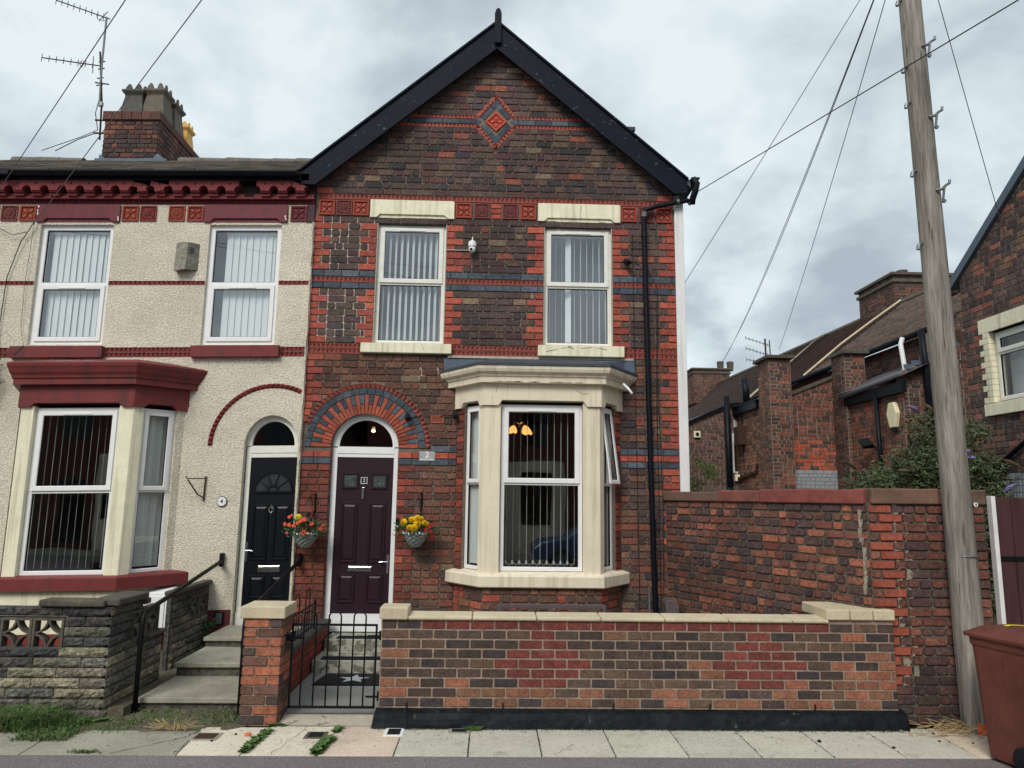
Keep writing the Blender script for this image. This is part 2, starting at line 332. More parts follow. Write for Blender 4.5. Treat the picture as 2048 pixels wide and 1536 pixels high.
M['glass'] = glassmat('double_glazing', (0.95, 0.97, 0.97), 0.8, 0.115)
M['glass_low'] = glassmat('clear_double_glazing', (0.93, 0.95, 0.94), 0.8, 0.095)
M['glass_dark'] = glassmat('dark_door_glass', (0.25, 0.28, 0.30), 0.8, 0.03)
M['obscure'] = pm('leaded_obscure_glass', C(66, 78, 76), 0.22, spec=0.6, nz=[(18, 0.5, 1.4)])
M['obscure4'] = pm('dark_obscure_glass', C(44, 50, 56), 0.2, spec=0.6, nz=[(10, 0.7, 1.3)])
M['smoked'] = glassmat('smoked_lamp_glass', (0.60, 0.44, 0.36), 0.8, 0.10)

# ------------------------------------------------------------------ brickwork
def cross(poly, v):
    xs = []
    n = len(poly)
    for i in range(n):
        (a, b), (c, d) = poly[i], poly[(i+1) % n]
        if (b <= v) != (d <= v): xs.append(a+(v-b)*(c-a)/(d-b))
    xs.sort()
    return [(xs[i], xs[i+1]) for i in range(0, len(xs)-1, 2)]
def sub(iv, h):
    o = []
    for a, b in iv:
        if h[1] <= a or h[0] >= b: o.append((a, b)); continue
        if h[0] > a: o.append((a, h[0]))
        if h[1] < b: o.append((h[1], b))
    return o
def circ(cx, cz, r, n=40, a0=0, a1=PI):
    return [(cx+r*math.cos(a0+(a1-a0)*i/n), cz+r*math.sin(a0+(a1-a0)*i/n)) for i in range(n+1)]

def lay(poly, holes, v0, v1, h, L=0.235, joint=0.010, colour=None, quoin=None, bond='mix', r=rng, phase=0.0):
    """bricks filling poly minus holes, course by course -> list of (u0,u1,v0,v1,colour,kind)"""
    nrow = max(1, round((v1-v0)/h)); h = (v1-v0)/nrow
    res = []
    for i in range(nrow):
        a, b = v0+i*h, v0+(i+1)*h; vm = (a+b)/2
        iv = cross(poly, vm)
        for H in holes:
            for hh in cross(H, vm): iv = sub(iv, hh)
        for (p, q) in iv:
            if q-p < 0.03: continue
            l, rr = p, q
            if quoin:
                if quoin(p, vm, 'L'):
                    w = L if i % 2 == 0 else L/2
                    w = min(w, (q-p))
                    res.append((p+joint*0.2, p+w-joint/2, a, b, 'quoin', i)); l = p+w
                if rr-l > 0.05 and quoin(q, vm, 'R'):
                    w = min(L if i % 2 == 0 else L/2, rr-l)
                    res.append((q-w+joint/2, q-joint*0.2, a, b, 'quoin', i)); rr = q-w
            if rr-l < 0.03: continue
            # fill, bonded from a global phase
            if bond == 'stretcher':
                off = (i % 2)*L/2+phase; k = math.floor((l-off)/L); x = off+k*L; cuts = []
                while x < rr:
                    if x > l+0.035 and x < rr-0.035: cuts.append(x)
                    x += L
            else:
                cuts = []; x = l; s = (i % 3 != 2)
                x += r.choice((L*0.5, L*0.75, L)) if i % 2 else r.choice((L, L*0.5))
                while x < rr-0.05:
                    cuts.append(x)
                    if bond == 'flemish': w = L/2 if (len(cuts) % 2) else L
                    else: w = (L/2 if r.random() < (0.30 if s else 0.7) else L)
                    x += w*r.uniform(0.95, 1.04)
            e = [l]+cuts+[rr]
            for k in range(len(e)-1):
                if e[k+1]-e[k] > 0.03: res.append((e[k]+joint/2, e[k+1]-joint/2, a, b, 'field', i))
    out = []
    for (a, b, c, d, k, i) in res:
        col = colour((a+b)/2, (c+d)/2, k)
        if col is None: continue
        kk, cc = (col if isinstance(col[0], str) else (k, col))
        out.append((a, b, c, d, cc, kk))
    return out

def brick_geo(mb, fr, b, joint=0.010, w0=-0.012, w1=0.006, r=rng, rough=0.5, hi=True):
    u0, u1, v0, v1, col = b[:5]
    v0 += joint/2; v1 -= joint/2
    j = 0.0035*rough
    if not hi:
        d = w1+r.uniform(-0.002, 0.002); e = 0.004
        A = [(u0, v0), (u1, v0), (u1, v1), (u0, v1)]
        A = [(x+r.uniform(-j, j), y+r.uniform(-j, j)) for x, y in A]
        I = [(A[0][0]+e, A[0][1]+e), (A[1][0]-e, A[1][1]+e), (A[2][0]-e, A[2][1]-e), (A[3][0]+e, A[3][1]-e)]
        vs = [fr.p(x, y, w0) for x, y in A]+[fr.p(x, y, d) for x, y in I]
        mb.add(vs, [(4, 5, 6, 7)]+[(i, (i+1) % 4, (i+1) % 4+4, i+4) for i in range(4)], col)
        return
    c = min(0.004+0.016*rough*r.random(), (u1-u0)*0.22, (v1-v0)*0.3)
    P = [(u0+c, v0), (u1-c, v0), (u1, v0+c), (u1, v1-c), (u1-c, v1), (u0+c, v1), (u0, v1-c), (u0, v0+c)]
    P = [(x+r.uniform(-j, j), y+r.uniform(-j, j)) for x, y in P]
    cu, cv = (u0+u1)/2, (v0+v1)/2
    e = 0.004+0.005*rough*r.random()
    Q = [(x-e*(1 if x > cu else -1), y-e*(1 if y > cv else -1)) for x, y in P]
    d = w1+r.uniform(-0.0035, 0.003)*(0.4+rough)
    tu, tv = r.uniform(-1, 1)*0.012*rough, r.uniform(-1, 1)*0.03*rough
    dd = lambda x, y: d+(x-cu)*tu+(y-cv)*tv
    vs = [fr.p(x, y, w0) for x, y in P]+[fr.p(x, y, dd(x, y)-0.004) for x, y in P]+[fr.p(x, y, dd(x, y)) for x, y in Q]
    fs = [tuple(range(16, 24))]
    for i in range(8):
        k = (i+1) % 8
        fs += [(i, k, k+8, i+8), (i+8, k+8, k+16, i+16)]
    mb.add(vs, fs[:1], col)
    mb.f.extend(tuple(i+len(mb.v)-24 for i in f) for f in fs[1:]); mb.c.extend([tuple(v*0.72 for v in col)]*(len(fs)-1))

def emit_bricks(parent, groups, limit=300, name='brick', stuffname='brickwork', size=lambda p, a: a/(p-Vector((0, 0, EYE))).length_squared):
    """groups: list of (frame, bricks, material, kwargs). The largest `limit` in the picture become parts, the rest one stuff part per material."""
    allb = []
    for gi, (fr, bs, mat, kw) in enumerate(groups):
        for b in bs:
            c = Vector(fr.p((b[0]+b[1])/2, (b[2]+b[3])/2))
            view = (c-Vector((0, 0, EYE))).normalized()
            a = (b[1]-b[0])*(b[3]-b[2])*abs(view.dot(fr.N))
            allb.append((size(c, a), gi, b))
    allb.sort(key=lambda t: -t[0])
    n = min(limit, len(allb))
    for s_, gi, b in allb[:n]:
        fr, _, mat, kw = groups[gi]
        mb = MB(); brick_geo(mb, fr, b, **kw); mb.build(name, mat, parent, centre=True)
    rest = {}
    for s_, gi, b in allb[n:]:
        fr, _, mat, kw = groups[gi]
        mb = rest.setdefault(mat.name, (MB(), mat))[0]
        brick_geo(mb, fr, b, **kw)
    for mb, mat in rest.values(): mb.build(stuffname, mat, parent, kind='stuff')

def wall_face(mb, fr, poly, holes, depth, col=(0.5,)*3, w=0.0, ext=None):
    """a flat wall sheet: poly minus axis-aligned rectangular holes (u0,u1,v0,v1), with reveals of `depth`"""
    us = sorted({p[0] for p in poly} | {h[0] for h in holes} | {h[1] for h in holes})
    vs = sorted({p[1] for p in poly} | {h[2] for h in holes} | {h[3] for h in holes})
    for i in range(len(us)-1):
        for k in range(len(vs)-1):
            cu, cv = (us[i]+us[i+1])/2, (vs[k]+vs[k+1])/2
            if not any(a <= cu <= b for a, b in cross(poly, cv)): continue
            if any(h[0] < cu < h[1] and h[2] < cv < h[3] for h in holes): continue
            mb.quad(fr.p(us[i], vs[k], w), fr.p(us[i+1], vs[k], w), fr.p(us[i+1], vs[k+1], w), fr.p(us[i], vs[k+1], w), col)
    for a, b, c, d in holes:
        for (p, q) in (((a, c), (a, d)), ((b, d), (b, c)), ((a, d), (b, d)), ((b, c), (a, c))):
            mb.quad(fr.p(*p, w), fr.p(*q, w), fr.p(*q, w-depth), fr.p(*p, w-depth), col)

def arch_fill(mb, fr, cx, cz, rx, rz, top, depth, w=0.0, n=28, x0=None, x1=None, col=(0.5,)*3):
    """wall between a semi-elliptical arch and the level `top` above it, with its soffit"""
    pts = [(cx-rx*math.cos(PI*i/n), cz+rz*math.sin(PI*i/n)) for i in range(n+1)]
    for i in range(n):
        (a, b), (c, d) = pts[i], pts[i+1]
        mb.quad(fr.p(a, b, w), fr.p(c, d, w), fr.p(c, top, w), fr.p(a, top, w), col)
        mb.quad(fr.p(a, b, w), fr.p(a, b, w-depth), fr.p(c, d, w-depth), fr.p(c, d, w), col)

def dogtooth(mb, fr, u0, u1, v0, v1, proud=0.03, pitch=0.062, col=None, r=rng, up=False):
    n = max(1, round((u1-u0)/pitch)); p = (u1-u0)/n
    fr.box(mb, u0, u1, v0, v1, -0.01, 0.004, jit(col, 0.05, r))
    for i in range(n):
        a = u0+i*p+0.002; b = a+p-0.004; m = (a+b)/2; c = jit(col, 0.16, r); h = v1-v0
        pr = proud*r.uniform(0.85, 1.05)
        t, bt = (v1-0.004, v0+0.006)
        vs = [fr.p(a, t, 0.003), fr.p(b, t, 0.003), fr.p(m, bt, 0.003), fr.p(m, t-h*0.12, pr), fr.p(a, bt, 0.004), fr.p(b, bt, 0.004)]
        mb.add(vs, [(0, 2, 3), (2, 1, 3), (0, 3, 1), (0, 4, 2), (2, 5, 1)], c)

def ring_frame(mb, fr, u0, u1, v0, v1, bar, w0, w1, chamfer=0.008, bl=None, br=None, bt=None, bb=None, col=(0.5,)*3):
    bl = bar if bl is None else bl; br = bar if br is None else br; bt = bar if bt is None else bt; bb = bar if bb is None else bb
    O = [(u0, v0), (u1, v0), (u1, v1), (u0, v1)]
    I = [(u0+bl, v0+bb), (u1-br, v0+bb), (u1-br, v1-bt), (u0+bl, v1-bt)]
    J = [(I[0][0]-chamfer, I[0][1]-chamfer), (I[1][0]+chamfer, I[1][1]-chamfer), (I[2][0]+chamfer, I[2][1]+chamfer), (I[3][0]-chamfer, I[3][1]+chamfer)]
    vs = [fr.p(*q, w0) for q in O]+[fr.p(*q, w1) for q in O]+[fr.p(*q, w1) for q in J]+[fr.p(*q, w1-chamfer) for q in I]+[fr.p(*q, w0) for q in I]
    fs = []
    for i in range(4):
        k = (i+1) % 4
        for s in range(4): fs.append((s*4+i, s*4+k, s*4+4+k, s*4+4+i))
    mb.add(vs, fs, col)

def pane(parent, fr, u0, u1, v0, v1, w, mat):
    mb = MB(); g = MB()
    fr.box(mb, u0, u1, v0, v1, w-0.004, w+0.004)
    mb.build('pane', mat, parent)

def window(parent, fr, u0, u1, v0, v1, t, mat, glass, sash='upper', bar=0.052, sb=0.045, w=-0.07, vent=True, open_top=0.0, label=None, name='window'):
    """double-glazed upvc window; t = height of the transom centre; fr at the wall face, window set back by w"""
    mb = MB()
    ring_frame(mb, fr, u0, u1, v0, v1, bar, w-0.06, w)
    fr.box(mb, u0+bar-0.008, u1-bar+0.008, t-bar*0.42, t+bar*0.42, w-0.06, w-0.001)
    o = mb.build(name, mat, parent, label=label)
    cells = {'upper': (t+bar*0.42, v1-bar), 'lower': (v0+bar, t-bar*0.42)}
    for nm, (a, b) in cells.items():
        uu0, uu1 = u0+bar, u1-bar
        if sash in (nm, 'both'):
            f2 = fr
            if nm == 'upper' and open_top:
                H = Vector(fr.p(0, b, w)); ang = open_top
                Vv = (fr.V*math.cos(ang)-fr.N*math.sin(ang)); Nn = (fr.N*math.cos(ang)+fr.V*math.sin(ang))
                f2 = Fr(H-Vv*b-Nn*w, fr.U, Nn, Vv)
            mb = MB(); ring_frame(mb, f2, uu0-0.014, uu1+0.014, a-0.014, b+0.014, sb+0.014, w+0.001, w+0.020)
            so_ = mb.build('sash', mat, o)
            g = MB(); ring_frame(g, f2, uu0+sb-0.004, uu1-sb+0.004, a+sb-0.004, b-sb+0.004, 0.009, w-0.012, w+0.0085, chamfer=0.001); g.build('gasket', M['gasket'], o)
            pane(o, f2, uu0+sb+0.002, uu1-sb-0.002, a+sb+0.002, b-sb-0.002, w-0.004, glass)
        else:
            g = MB(); ring_frame(g, fr, uu0-0.004, uu1+0.004, a-0.004, b+0.004, 0.011, w-0.034, w-0.010, chamfer=0.001); g.build('gasket', M['gasket'], o)
            pane(o, fr, uu0+0.003, uu1-0.003, a+0.003, b-0.003, w-0.028, glass)
        if vent and nm == vent:
            mb = MB(); uc = (u0+u1)/2; vl = min(0.36, (u1-u0)*0.55)/2
            fr.box(mb, uc-vl, uc+vl, b-0.033, b-0.016, w+0.020, w+0.030); mb.build('trickle_vent', M['upvc'], o)
    return o

def sweep(mb, plan, prof, yw, col=(0.5,)*3):
    """profile [(offset outwards, z)] swept round a bay plan [(xl,yw),(x0,yf),(x1,yf),(xr,yw)]"""
    P = [Vector(p) for p in plan]
    def off(o):
        segs = []
        for i in range(3):
            d = (P[i+1]-P[i]).normalized(); n = Vector((d.y, -d.x))
            segs.append((P[i]+n*o, d))
        def inter(a, b):
            (p, d), (q, e) = a, b
            den = d.x*e.y-d.y*e.x; t = ((q.x-p.x)*e.y-(q.y-p.y)*e.x)/den
            return p+d*t
        def aty(s):
            p, d = s; t = (yw-p.y)/d.y; return p+d*t
        return [aty(segs[0]), inter(segs[0], segs[1]), inter(segs[1], segs[2]), aty(segs[2])]
    rings = [[(q.x, q.y, z) for q in off(o)] for o, z in prof]
    o = len(mb.v)
    for rg in rings: mb.v.extend(rg)
    for i in range(len(prof)-1):
        for k in range(3):
            mb.f.append((o+i*4+k, o+i*4+k+1, o+(i+1)*4+k+1, o+(i+1)*4+k)); mb.c.append(col)

def text_obj(s, fr, u, v, w, size, mat, parent, name='numeral', depth=0.002, bold=0.0):
    cu = bpy.data.curves.new(name, 'FONT'); cu.body = s; cu.size = size; cu.extrude = depth; cu.align_x = 'CENTER'; cu.align_y = 'CENTER'; cu.offset = bold; cu.resolution_u = 4
    t = bpy.data.objects.new(name+'_curve', cu); COL.objects.link(t)
    dg = bpy.context.evaluated_depsgraph_get(); dg.update()
    me = bpy.data.meshes.new_from_object(t.evaluated_get(dg)); me.materials.clear(); me.materials.append(mat)
    bpy.data.objects.remove(t)
    o = bpy.data.objects.new(name, me); COL.objects.link(o)
    base = Vector((0, 0, 0)); q = parent
    while q is not None: base += q.location; q = q.parent
    pos = Vector(fr.p(u, v, w))
    if WARP: pos = Vector(WARP(tuple(pos)))
    o.matrix_local = Matrix.Translation(pos-base) @ Matrix((( fr.U.x, fr.V.x, fr.N.x, 0), (fr.U.y, fr.V.y, fr.N.y, 0), (fr.U.z, fr.V.z, fr.N.z, 0), (0, 0, 0, 1)))
    o.parent = parent
    return o

def quatrefoil(fr, cu, cv, s, col, parent, petalcol=None, name='terracotta_tile'):
    mb = MB(); h = s/2; petalcol = petalcol or jit(col, 0.05)
    fr.box(mb, cu-h, cu+h, cv-h, cv+h, -0.01, 0.002, tuple(v*0.8 for v in col))
    ring_frame(mb, fr, cu-h, cu+h, cv-h, cv+h, s*0.12, 0.002, 0.022, 0.006, col=col)
    for k in range(4):
        a = PI/4+k*PI/2; ca, sa = math.cos(a), math.sin(a); pts = []
        for (l, w_) in ((0.06, 0.0), (0.16, 0.085), (0.28, 0.115), (0.39, 0.07), (0.45, 0.0), (0.39, -0.07), (0.28, -0.115), (0.16, -0.085)):
            pts.append((cu+(l*ca-w_*sa)*s, cv+(l*sa+w_*ca)*s))
        n = len(pts); m = (cu+0.25*s*ca, cv+0.25*s*sa)
        mb.add([fr.p(*p, 0.002) for p in pts]+[fr.p(m[0]+(p[0]-m[0])*0.8, m[1]+(p[1]-m[1])*0.8, 0.016) for p in pts]+[fr.p(m[0], m[1], 0.019)],
               [(i, (i+1) % n, (i+1) % n+n, i+n) for i in range(n)]+[(i+n, (i+1) % n+n, 2*n) for i in range(n)], petalcol)
        b = a+PI/4; q = (cu+0.30*s*math.cos(b), cv+0.30*s*math.sin(b)); d = 0.035*s
        fr.box(mb, q[0]-d, q[0]+d, q[1]-d, q[1]+d, 0.001, 0.010, petalcol)
    c = circ(cu, cv, s*0.06, 8, 0, 2*PI)[:-1]; fr.prism(mb, c, 0.002, 0.022, tuple(v*0.6 for v in petalcol))
    return mb.build(name, M['terracotta'], parent)
def rosette(fr, cu, cv, s, col, parent, name='terracotta_tile'):
    mb = MB(); h = s/2
    fr.box(mb, cu-h, cu+h, cv-h, cv+h, -0.01, 0.002, tuple(v*0.8 for v in col))
    ring_frame(mb, fr, cu-h, cu+h, cv-h, cv+h, s*0.09, 0.002, 0.018, 0.005, col=col)
    for ring, (r0, r1, n, z) in enumerate(((0.16, 0.38, 14, 0.016), (0.07, 0.17, 9, 0.022))):
        for k in range(n):
            a = 2*PI*(k+0.5*ring)/n; da = PI/n*0.78
            P = [(r0, -da*0.5), (r1*0.9, -da), (r1, 0), (r1*0.9, da), (r0, da*0.5)]
            pts = [(cu+s*q*math.cos(a+d), cv+s*q*math.sin(a+d)) for q, d in P]
            fr.prism(mb, pts, 0.002, z, jit(col, 0.08))
    c = circ(cu, cv, s*0.06, 8, 0, 2*PI)[:-1]; fr.prism(mb, c, 0.002, 0.026, col)
    for sx in (-1, 1):
        for sz in (-1, 1):
            for q in ((0.34, 0.34), (0.34, 0.25), (0.25, 0.34)):
                x, y = cu+sx*q[0]*s, cv+sz*q[1]*s; d = 0.03*s
                fr.box(mb, x-d, x+d, y-d, y+d, 0.001, 0.014, jit(col, 0.1))
    return mb.build(name, M['terracotta'], parent)
# ================================================================== GROUND
def struct(o, **kw): o['kind'] = 'structure'; return o
mb = MB(); mb.box(-400, 400, -400, 400, -0.4, -0.055); struct(mb.build('ground', M['dirt']))
mb = MB(); mb.quad((-60, -4.2, -0.012), (60, -4.2, -0.012), (60, 6.12, -0.004), (-60, 6.12, -0.004)); struct(mb.build('road', M['tarmac']))
mb = MB(); mb.box(-60, 60, -6.6, -4.2, -0.05, 0.11); struct(mb.build('far_pavement', M['flag_far'] if 'flag_far' in M else M['concrete']))

pv = MB(); pv.quad((-60, 6.12, -0.022), (60, 6.12, -0.022), (60, 6.98, -0.022), (-60, 6.98, -0.022))
pavement = struct(pv.build('pavement', M['joint']))
FL = {'grey': C(184, 181, 168), 'pale': C(204, 196, 178), 'pink': C(200, 184, 166), 'dull': C(150, 147, 135)}
def flag(x0, x1, x0f, x1f, yf, yb, col):
    mb = MB(); g = 0.005; z = rng.uniform(-0.0015, 0.0025); t = rng.uniform(-0.002, 0.002)
    q = [(x0f+g, yf), (x1f-g, yf), (x1-g, yb), (x0+g, yb)]
    vs = [(a, b, z+t*(i % 2)) for i, (a, b) in enumerate(q)]+[(a, b, -0.03) for a, b in q]
    mb.add(vs, [(0, 1, 2, 3)]+[(i, i+4, (i+1) % 4+4, (i+1) % 4) for i in range(4)], col)
    mb.build('flag', M['flag'], pavement, bevel=0.003)
xs = [-0.743+0.597*k for k in range(0, 14)]
for k in range(13):
    c = 'pink' if k == 8 else ('pale' if k in (9,) else 'grey')
    flag(xs[k], xs[k+1], xs[k], xs[k+1], 6.13, 6.87, jit(FL[c], 0.05))
flag(-1.315, -0.743, -1.36, -0.743, 6.13, 6.87, jit(FL['pink'], 0.03)); flag(-1.925, -1.315, -1.96, -1.36, 6.13, 6.86, jit(FL['pale'], 0.03))
flag(-2.52, -1.925, -2.46, -1.96, 6.13, 6.82, jit(FL['pale'], 0.03)); flag(-3.72, -2.52, -3.68, -2.46, 6.13, 6.72, jit(FL['dull'], 0.05))
for a in range(8): flag(-3.72-1.2*(a+1), -3.72-1.2*a, -3.70-1.2*(a+1), -3.68-1.2*a, 6.13, 6.66, jit(FL['dull'], 0.08))
# bare verge in front of number 4's wall, rising a little to the wall foot
mb = MB()
nx, ny = 50, 8
vs = []; fs = []
for j in range(ny+1):
    for i in range(nx+1):
        x = -9+i*(7.1-0.25)/nx; y = 6.6+j*(0.75)/ny
        vs.append((x, y, -0.012+0.02*mnoise.noise(Vector((x*6, y*6, 0)))+(0.02+0.02*mnoise.noise(Vector((x*2, y*2, 3))))*min(1, j/3)))
for j in range(ny):
    for i in range(nx): a = j*(nx+1)+i; fs.append((a, a+1, a+nx+2, a+nx+1))
mb.add(vs, fs); struct(mb.build('verge', M['dirt'], smooth=True))
# utility covers let into the flags
def cover(name, label, x, y, w, d, m, rim=None):
    t = thing(name, label, 'cover', (x, y, 0))
    mb = MB(); mb.box(x-w/2-0.03, x+w/2+0.03, y-d/2-0.03, y+d/2+0.03, -0.02, 0.005); mb.build('frame', rim or M['concrete'], t)
    mb = MB(); mb.box(x-w/2, x+w/2, y-d/2, y+d/2, -0.01, 0.010); mb.build('lid', m, t, bevel=0.002)
    return t
cover('stopcock_cover', 'rusty brown cover in the cracked pale flag left of the brick gate pier', -2.39, 6.56, 0.17, 0.13, M['rust'])
cover('stopcock_cover', 'small black cover with pale rim in the flag in front of the garden gate', -1.47, 6.61, 0.12, 0.11, M['rubber'], M['dirt'])
cover('stopcock_cover', 'small black cover at the corner flag by the foot of the downspout channel', -0.81, 6.70, 0.11, 0.15, M['rubber'], M['white_wood'])
cover('stopcock_cover', 'small black cover against the tarred plinth in the grey flag', -0.24, 6.74, 0.13, 0.07, M['rubber'])
# sloping threshold between pavement and gate
mb = MB(); mb.add([(-1.88, 6.86, 0.004), (-0.98, 6.86, 0.004), (-0.98, 7.12, 0.03), (-1.88, 7.12, 0.03)], [(0, 1, 2, 3)]); struct(mb.build('gateway_slab', M['flagc'] if 'flagc' in M else pm('gateway_concrete', C(172, 164, 150), 0.95, nz=[(60, 0.8, 1.1), (4, 0.85, 1.08)], bump=(90, 0.6, 0.005), stain=(C(112, 96, 84), 7, 0.60, 0.05, 0.9))))
mb = MB(); mb.quad((-2.02, 7.12, 0.034), (-0.9, 7.12, 0.034), (-0.9, 9.6, 0.034), (-2.02, 9.6, 0.034)); struct(mb.build('garden_path', M['aggregate']))
mb = MB(); mb.quad((-0.9, 7.0, 0.03), (3.6, 7.0, 0.03), (2.6, 9.6, 0.03), (-0.9, 9.6, 0.03)); struct(mb.build('front_yard', M['aggregate']))

# ================================================================== NUMBER 2, the brick end house
YF = 9.6
fr2 = Fr((0, YF, 0))
H2 = thing('end_terrace_house', 'brick end house with black gable boards, plum front door and cream stone bay', 'house', (0, 9.6, 0))
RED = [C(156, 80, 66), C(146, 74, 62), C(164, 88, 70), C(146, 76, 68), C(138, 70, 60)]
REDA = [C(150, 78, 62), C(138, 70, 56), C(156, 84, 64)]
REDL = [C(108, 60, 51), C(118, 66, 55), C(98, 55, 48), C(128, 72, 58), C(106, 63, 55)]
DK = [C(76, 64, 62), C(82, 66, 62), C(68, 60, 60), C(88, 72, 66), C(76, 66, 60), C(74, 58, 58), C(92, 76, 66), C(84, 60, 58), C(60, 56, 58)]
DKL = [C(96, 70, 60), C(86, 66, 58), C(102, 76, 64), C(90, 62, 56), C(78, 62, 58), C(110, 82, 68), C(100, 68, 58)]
BLUE = [C(76, 84, 93), C(68, 75, 84), C(84, 93, 102), C(64, 71, 80)]
TC = C(126, 68, 60)
XL, XR = -2.53, 2.535
acx, acz = -1.69, 2.68
WL = (-1.655, -0.68, 4.10, 5.83); WR = (0.685, 1.65, 4.11, 5.84)
DOOR = (-2.135, -1.245)
BX0, BX1 = -0.46, 1.73
def gable_z(x): return 8.62-0.875*abs(x+0.02)
fpoly = [(XL, 0), (XR, 0), (XR, 6.3), (2.45, gable_z(2.45)), (-0.02, gable_z(-0.02)), (-2.5, gable_z(-2.5)), (XL, 6.3)]
# mortar backing with openings
mb = MB()
rect = [(XL, 0), (XR, 0), (XR, 6.3), (XL, 6.3)]
wall_face(mb, fr2, rect, [(DOOR[0], DOOR[1], 0, acz+0.455), WL, WR, (BX0+0.03, BX1-0.03, 0.96, 3.3)], 0.11, w=-0.008)
arch_fill(mb, fr2, acx, acz, 0.445, 0.455, acz+0.455, 0.11, w=-0.008)
mb.add([fr2.p(XL, 6.3, -0.008), fr2.p(XR, 6.3, -0.008), fr2.p(2.5, 6.42, -0.008), fr2.p(-0.02, 8.66, -0.008), fr2.p(-2.53, 6.42, -0.008)], [(0, 1, 2, 3, 4)])
mb.build('mortar_wall', M['mortar'], H2)
mb = MB(); fr2.box(mb, -2.50, WL[0]-0.002, 4.12, 4.86, -0.02, -0.0055); fr2.box(mb, -2.50, WL[0]-0.002, 5.145, 5.915, -0.02, -0.0055)
mb.build('repointed_mortar', M['mortar_light'], H2)
mb = MB(); fr2.box(mb, -1.13, -0.92, 3.60, 3.79, -0.02, -0.0045); fr2.box(mb, -0.92, -0.74, 3.69, 3.79, -0.02, -0.0045)
mb.build('repointed_mortar', M['mortar_light'], H2)

sillL = [(-1.80, 3.965), (-0.57, 3.965), (-0.57, 4.11), (-1.80, 4.11)]
sillR = [(0.61, 3.96), (1.795, 3.96), (1.795, 4.125), (0.61, 4.125)]
def rp(x0, x1, z0, z1): return [(x0, z0), (x1, z0), (x1, z1), (x0, z1)]
DIA = [(-0.02, 6.955), (0.275, 7.315), (0.275, 7.485), (-0.02, 7.845), (-0.315, 7.485), (-0.315, 7.315)]
holes = [rp(*WL), rp(*WR), sillL, sillR, rp(-1.765, -0.58, 5.90, 6.2), rp(0.595, 1.77, 5.90, 6.2), DIA,
         rp(DOOR[0]-0.003, DOOR[1]+0.003, 0, 2.68), circ(acx, acz, 0.875)+[(acx-0.875, acz-0.001)],
         rp(BX0, BX1, 0, 3.9), rp(-0.825, -0.648, 3.022, 3.128), rp(1.955, 2.056, 3.04, 3.145)]
def near(a, b, e=0.012): return abs(a-b) < e
def quoin2(u, v, side):
    if side == 'L' and near(u, XL): return 0.3 < v < 5.93 or v > 6.25
    if side == 'R' and near(u, XR): return v < 5.96 or 6.24 < v < 6.35
    if v > 4.0 and v < 5.95:
        if side == 'R' and (near(u, WL[0]) or near(u, WR[0])): return True
        if side == 'L' and (near(u, WL[1]) or near(u, WR[1])): return True
    if v < 2.7:
        if side == 'R' and near(u, DOOR[0]-0.003): return True
        if side == 'L' and near(u, DOOR[1]+0.003): return True
    if v < 3.3 and side == 'R' and near(u, BX0) and v > 1.1: return False
    return False
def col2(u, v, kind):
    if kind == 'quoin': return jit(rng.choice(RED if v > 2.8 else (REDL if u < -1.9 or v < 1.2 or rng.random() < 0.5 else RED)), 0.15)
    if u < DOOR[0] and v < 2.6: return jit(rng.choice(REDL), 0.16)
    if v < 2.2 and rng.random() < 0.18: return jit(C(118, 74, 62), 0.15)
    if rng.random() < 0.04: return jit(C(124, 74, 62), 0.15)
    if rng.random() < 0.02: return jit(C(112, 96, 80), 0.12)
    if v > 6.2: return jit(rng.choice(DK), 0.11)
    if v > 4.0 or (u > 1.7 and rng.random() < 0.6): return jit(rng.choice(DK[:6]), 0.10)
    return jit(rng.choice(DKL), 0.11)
G = []
kw = dict(rough=0.85); kq = dict(rough=0.35, w1=0.008)
def addrows(v0, v1, h, **k):
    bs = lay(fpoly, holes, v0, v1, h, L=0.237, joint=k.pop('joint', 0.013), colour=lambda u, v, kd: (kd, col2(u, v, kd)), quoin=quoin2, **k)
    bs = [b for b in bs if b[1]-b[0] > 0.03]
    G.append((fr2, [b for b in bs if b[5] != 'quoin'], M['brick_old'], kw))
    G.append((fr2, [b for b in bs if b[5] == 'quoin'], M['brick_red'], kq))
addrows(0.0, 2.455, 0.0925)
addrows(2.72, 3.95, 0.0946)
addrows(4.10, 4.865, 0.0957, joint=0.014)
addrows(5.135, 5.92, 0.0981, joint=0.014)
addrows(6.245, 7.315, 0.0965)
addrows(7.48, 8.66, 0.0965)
# wall above the bay up to the string course is hidden by the lead; bands of blue and red
def band(z0, z1, segs, cols, name, mat):
    for a, b in segs:
        for bk in lay([(a, z0), (b, z0), (b, z1), (a, z1)], [], z0, z1, z1-z0, L=0.243, joint=0.007, colour=lambda u, v, k: jit(rng.choice(cols), 0.1), bond='stretcher', phase=a % 0.2):
            mb = MB(); brick_geo(mb, fr2, bk, rough=0.3, w1=0.009, joint=0.008); mb.build(name, mat, H2, centre=True)
up = [(XL, WL[0]), (WL[1], WR[0]), (WR[1], XR)]
for z0, z1 in ((4.868, 4.958), (5.037, 5.132)): band(z0, z1, up, BLUE, 'blue_brick', M['brick_red'])
lo = [(XL, DOOR[0]), (DOOR[1], BX0), (BX1, XR)]
for z0, z1, cc, nm in ((2.455, 2.543, BLUE, 'blue_brick'), (2.543, 2.630, RED, 'red_brick'), (2.630, 2.718, BLUE, 'blue_brick')):
    a_ = math.sqrt(max(0, 0.875**2-max(0, (z0+z1)/2-acz)**2)) if z1 > acz+0.02 else None
    band(z0, z1, lo if not a_ else [(DOOR[1]+0.43, BX0), (BX1, XR)], cc, nm, M['brick_red'])
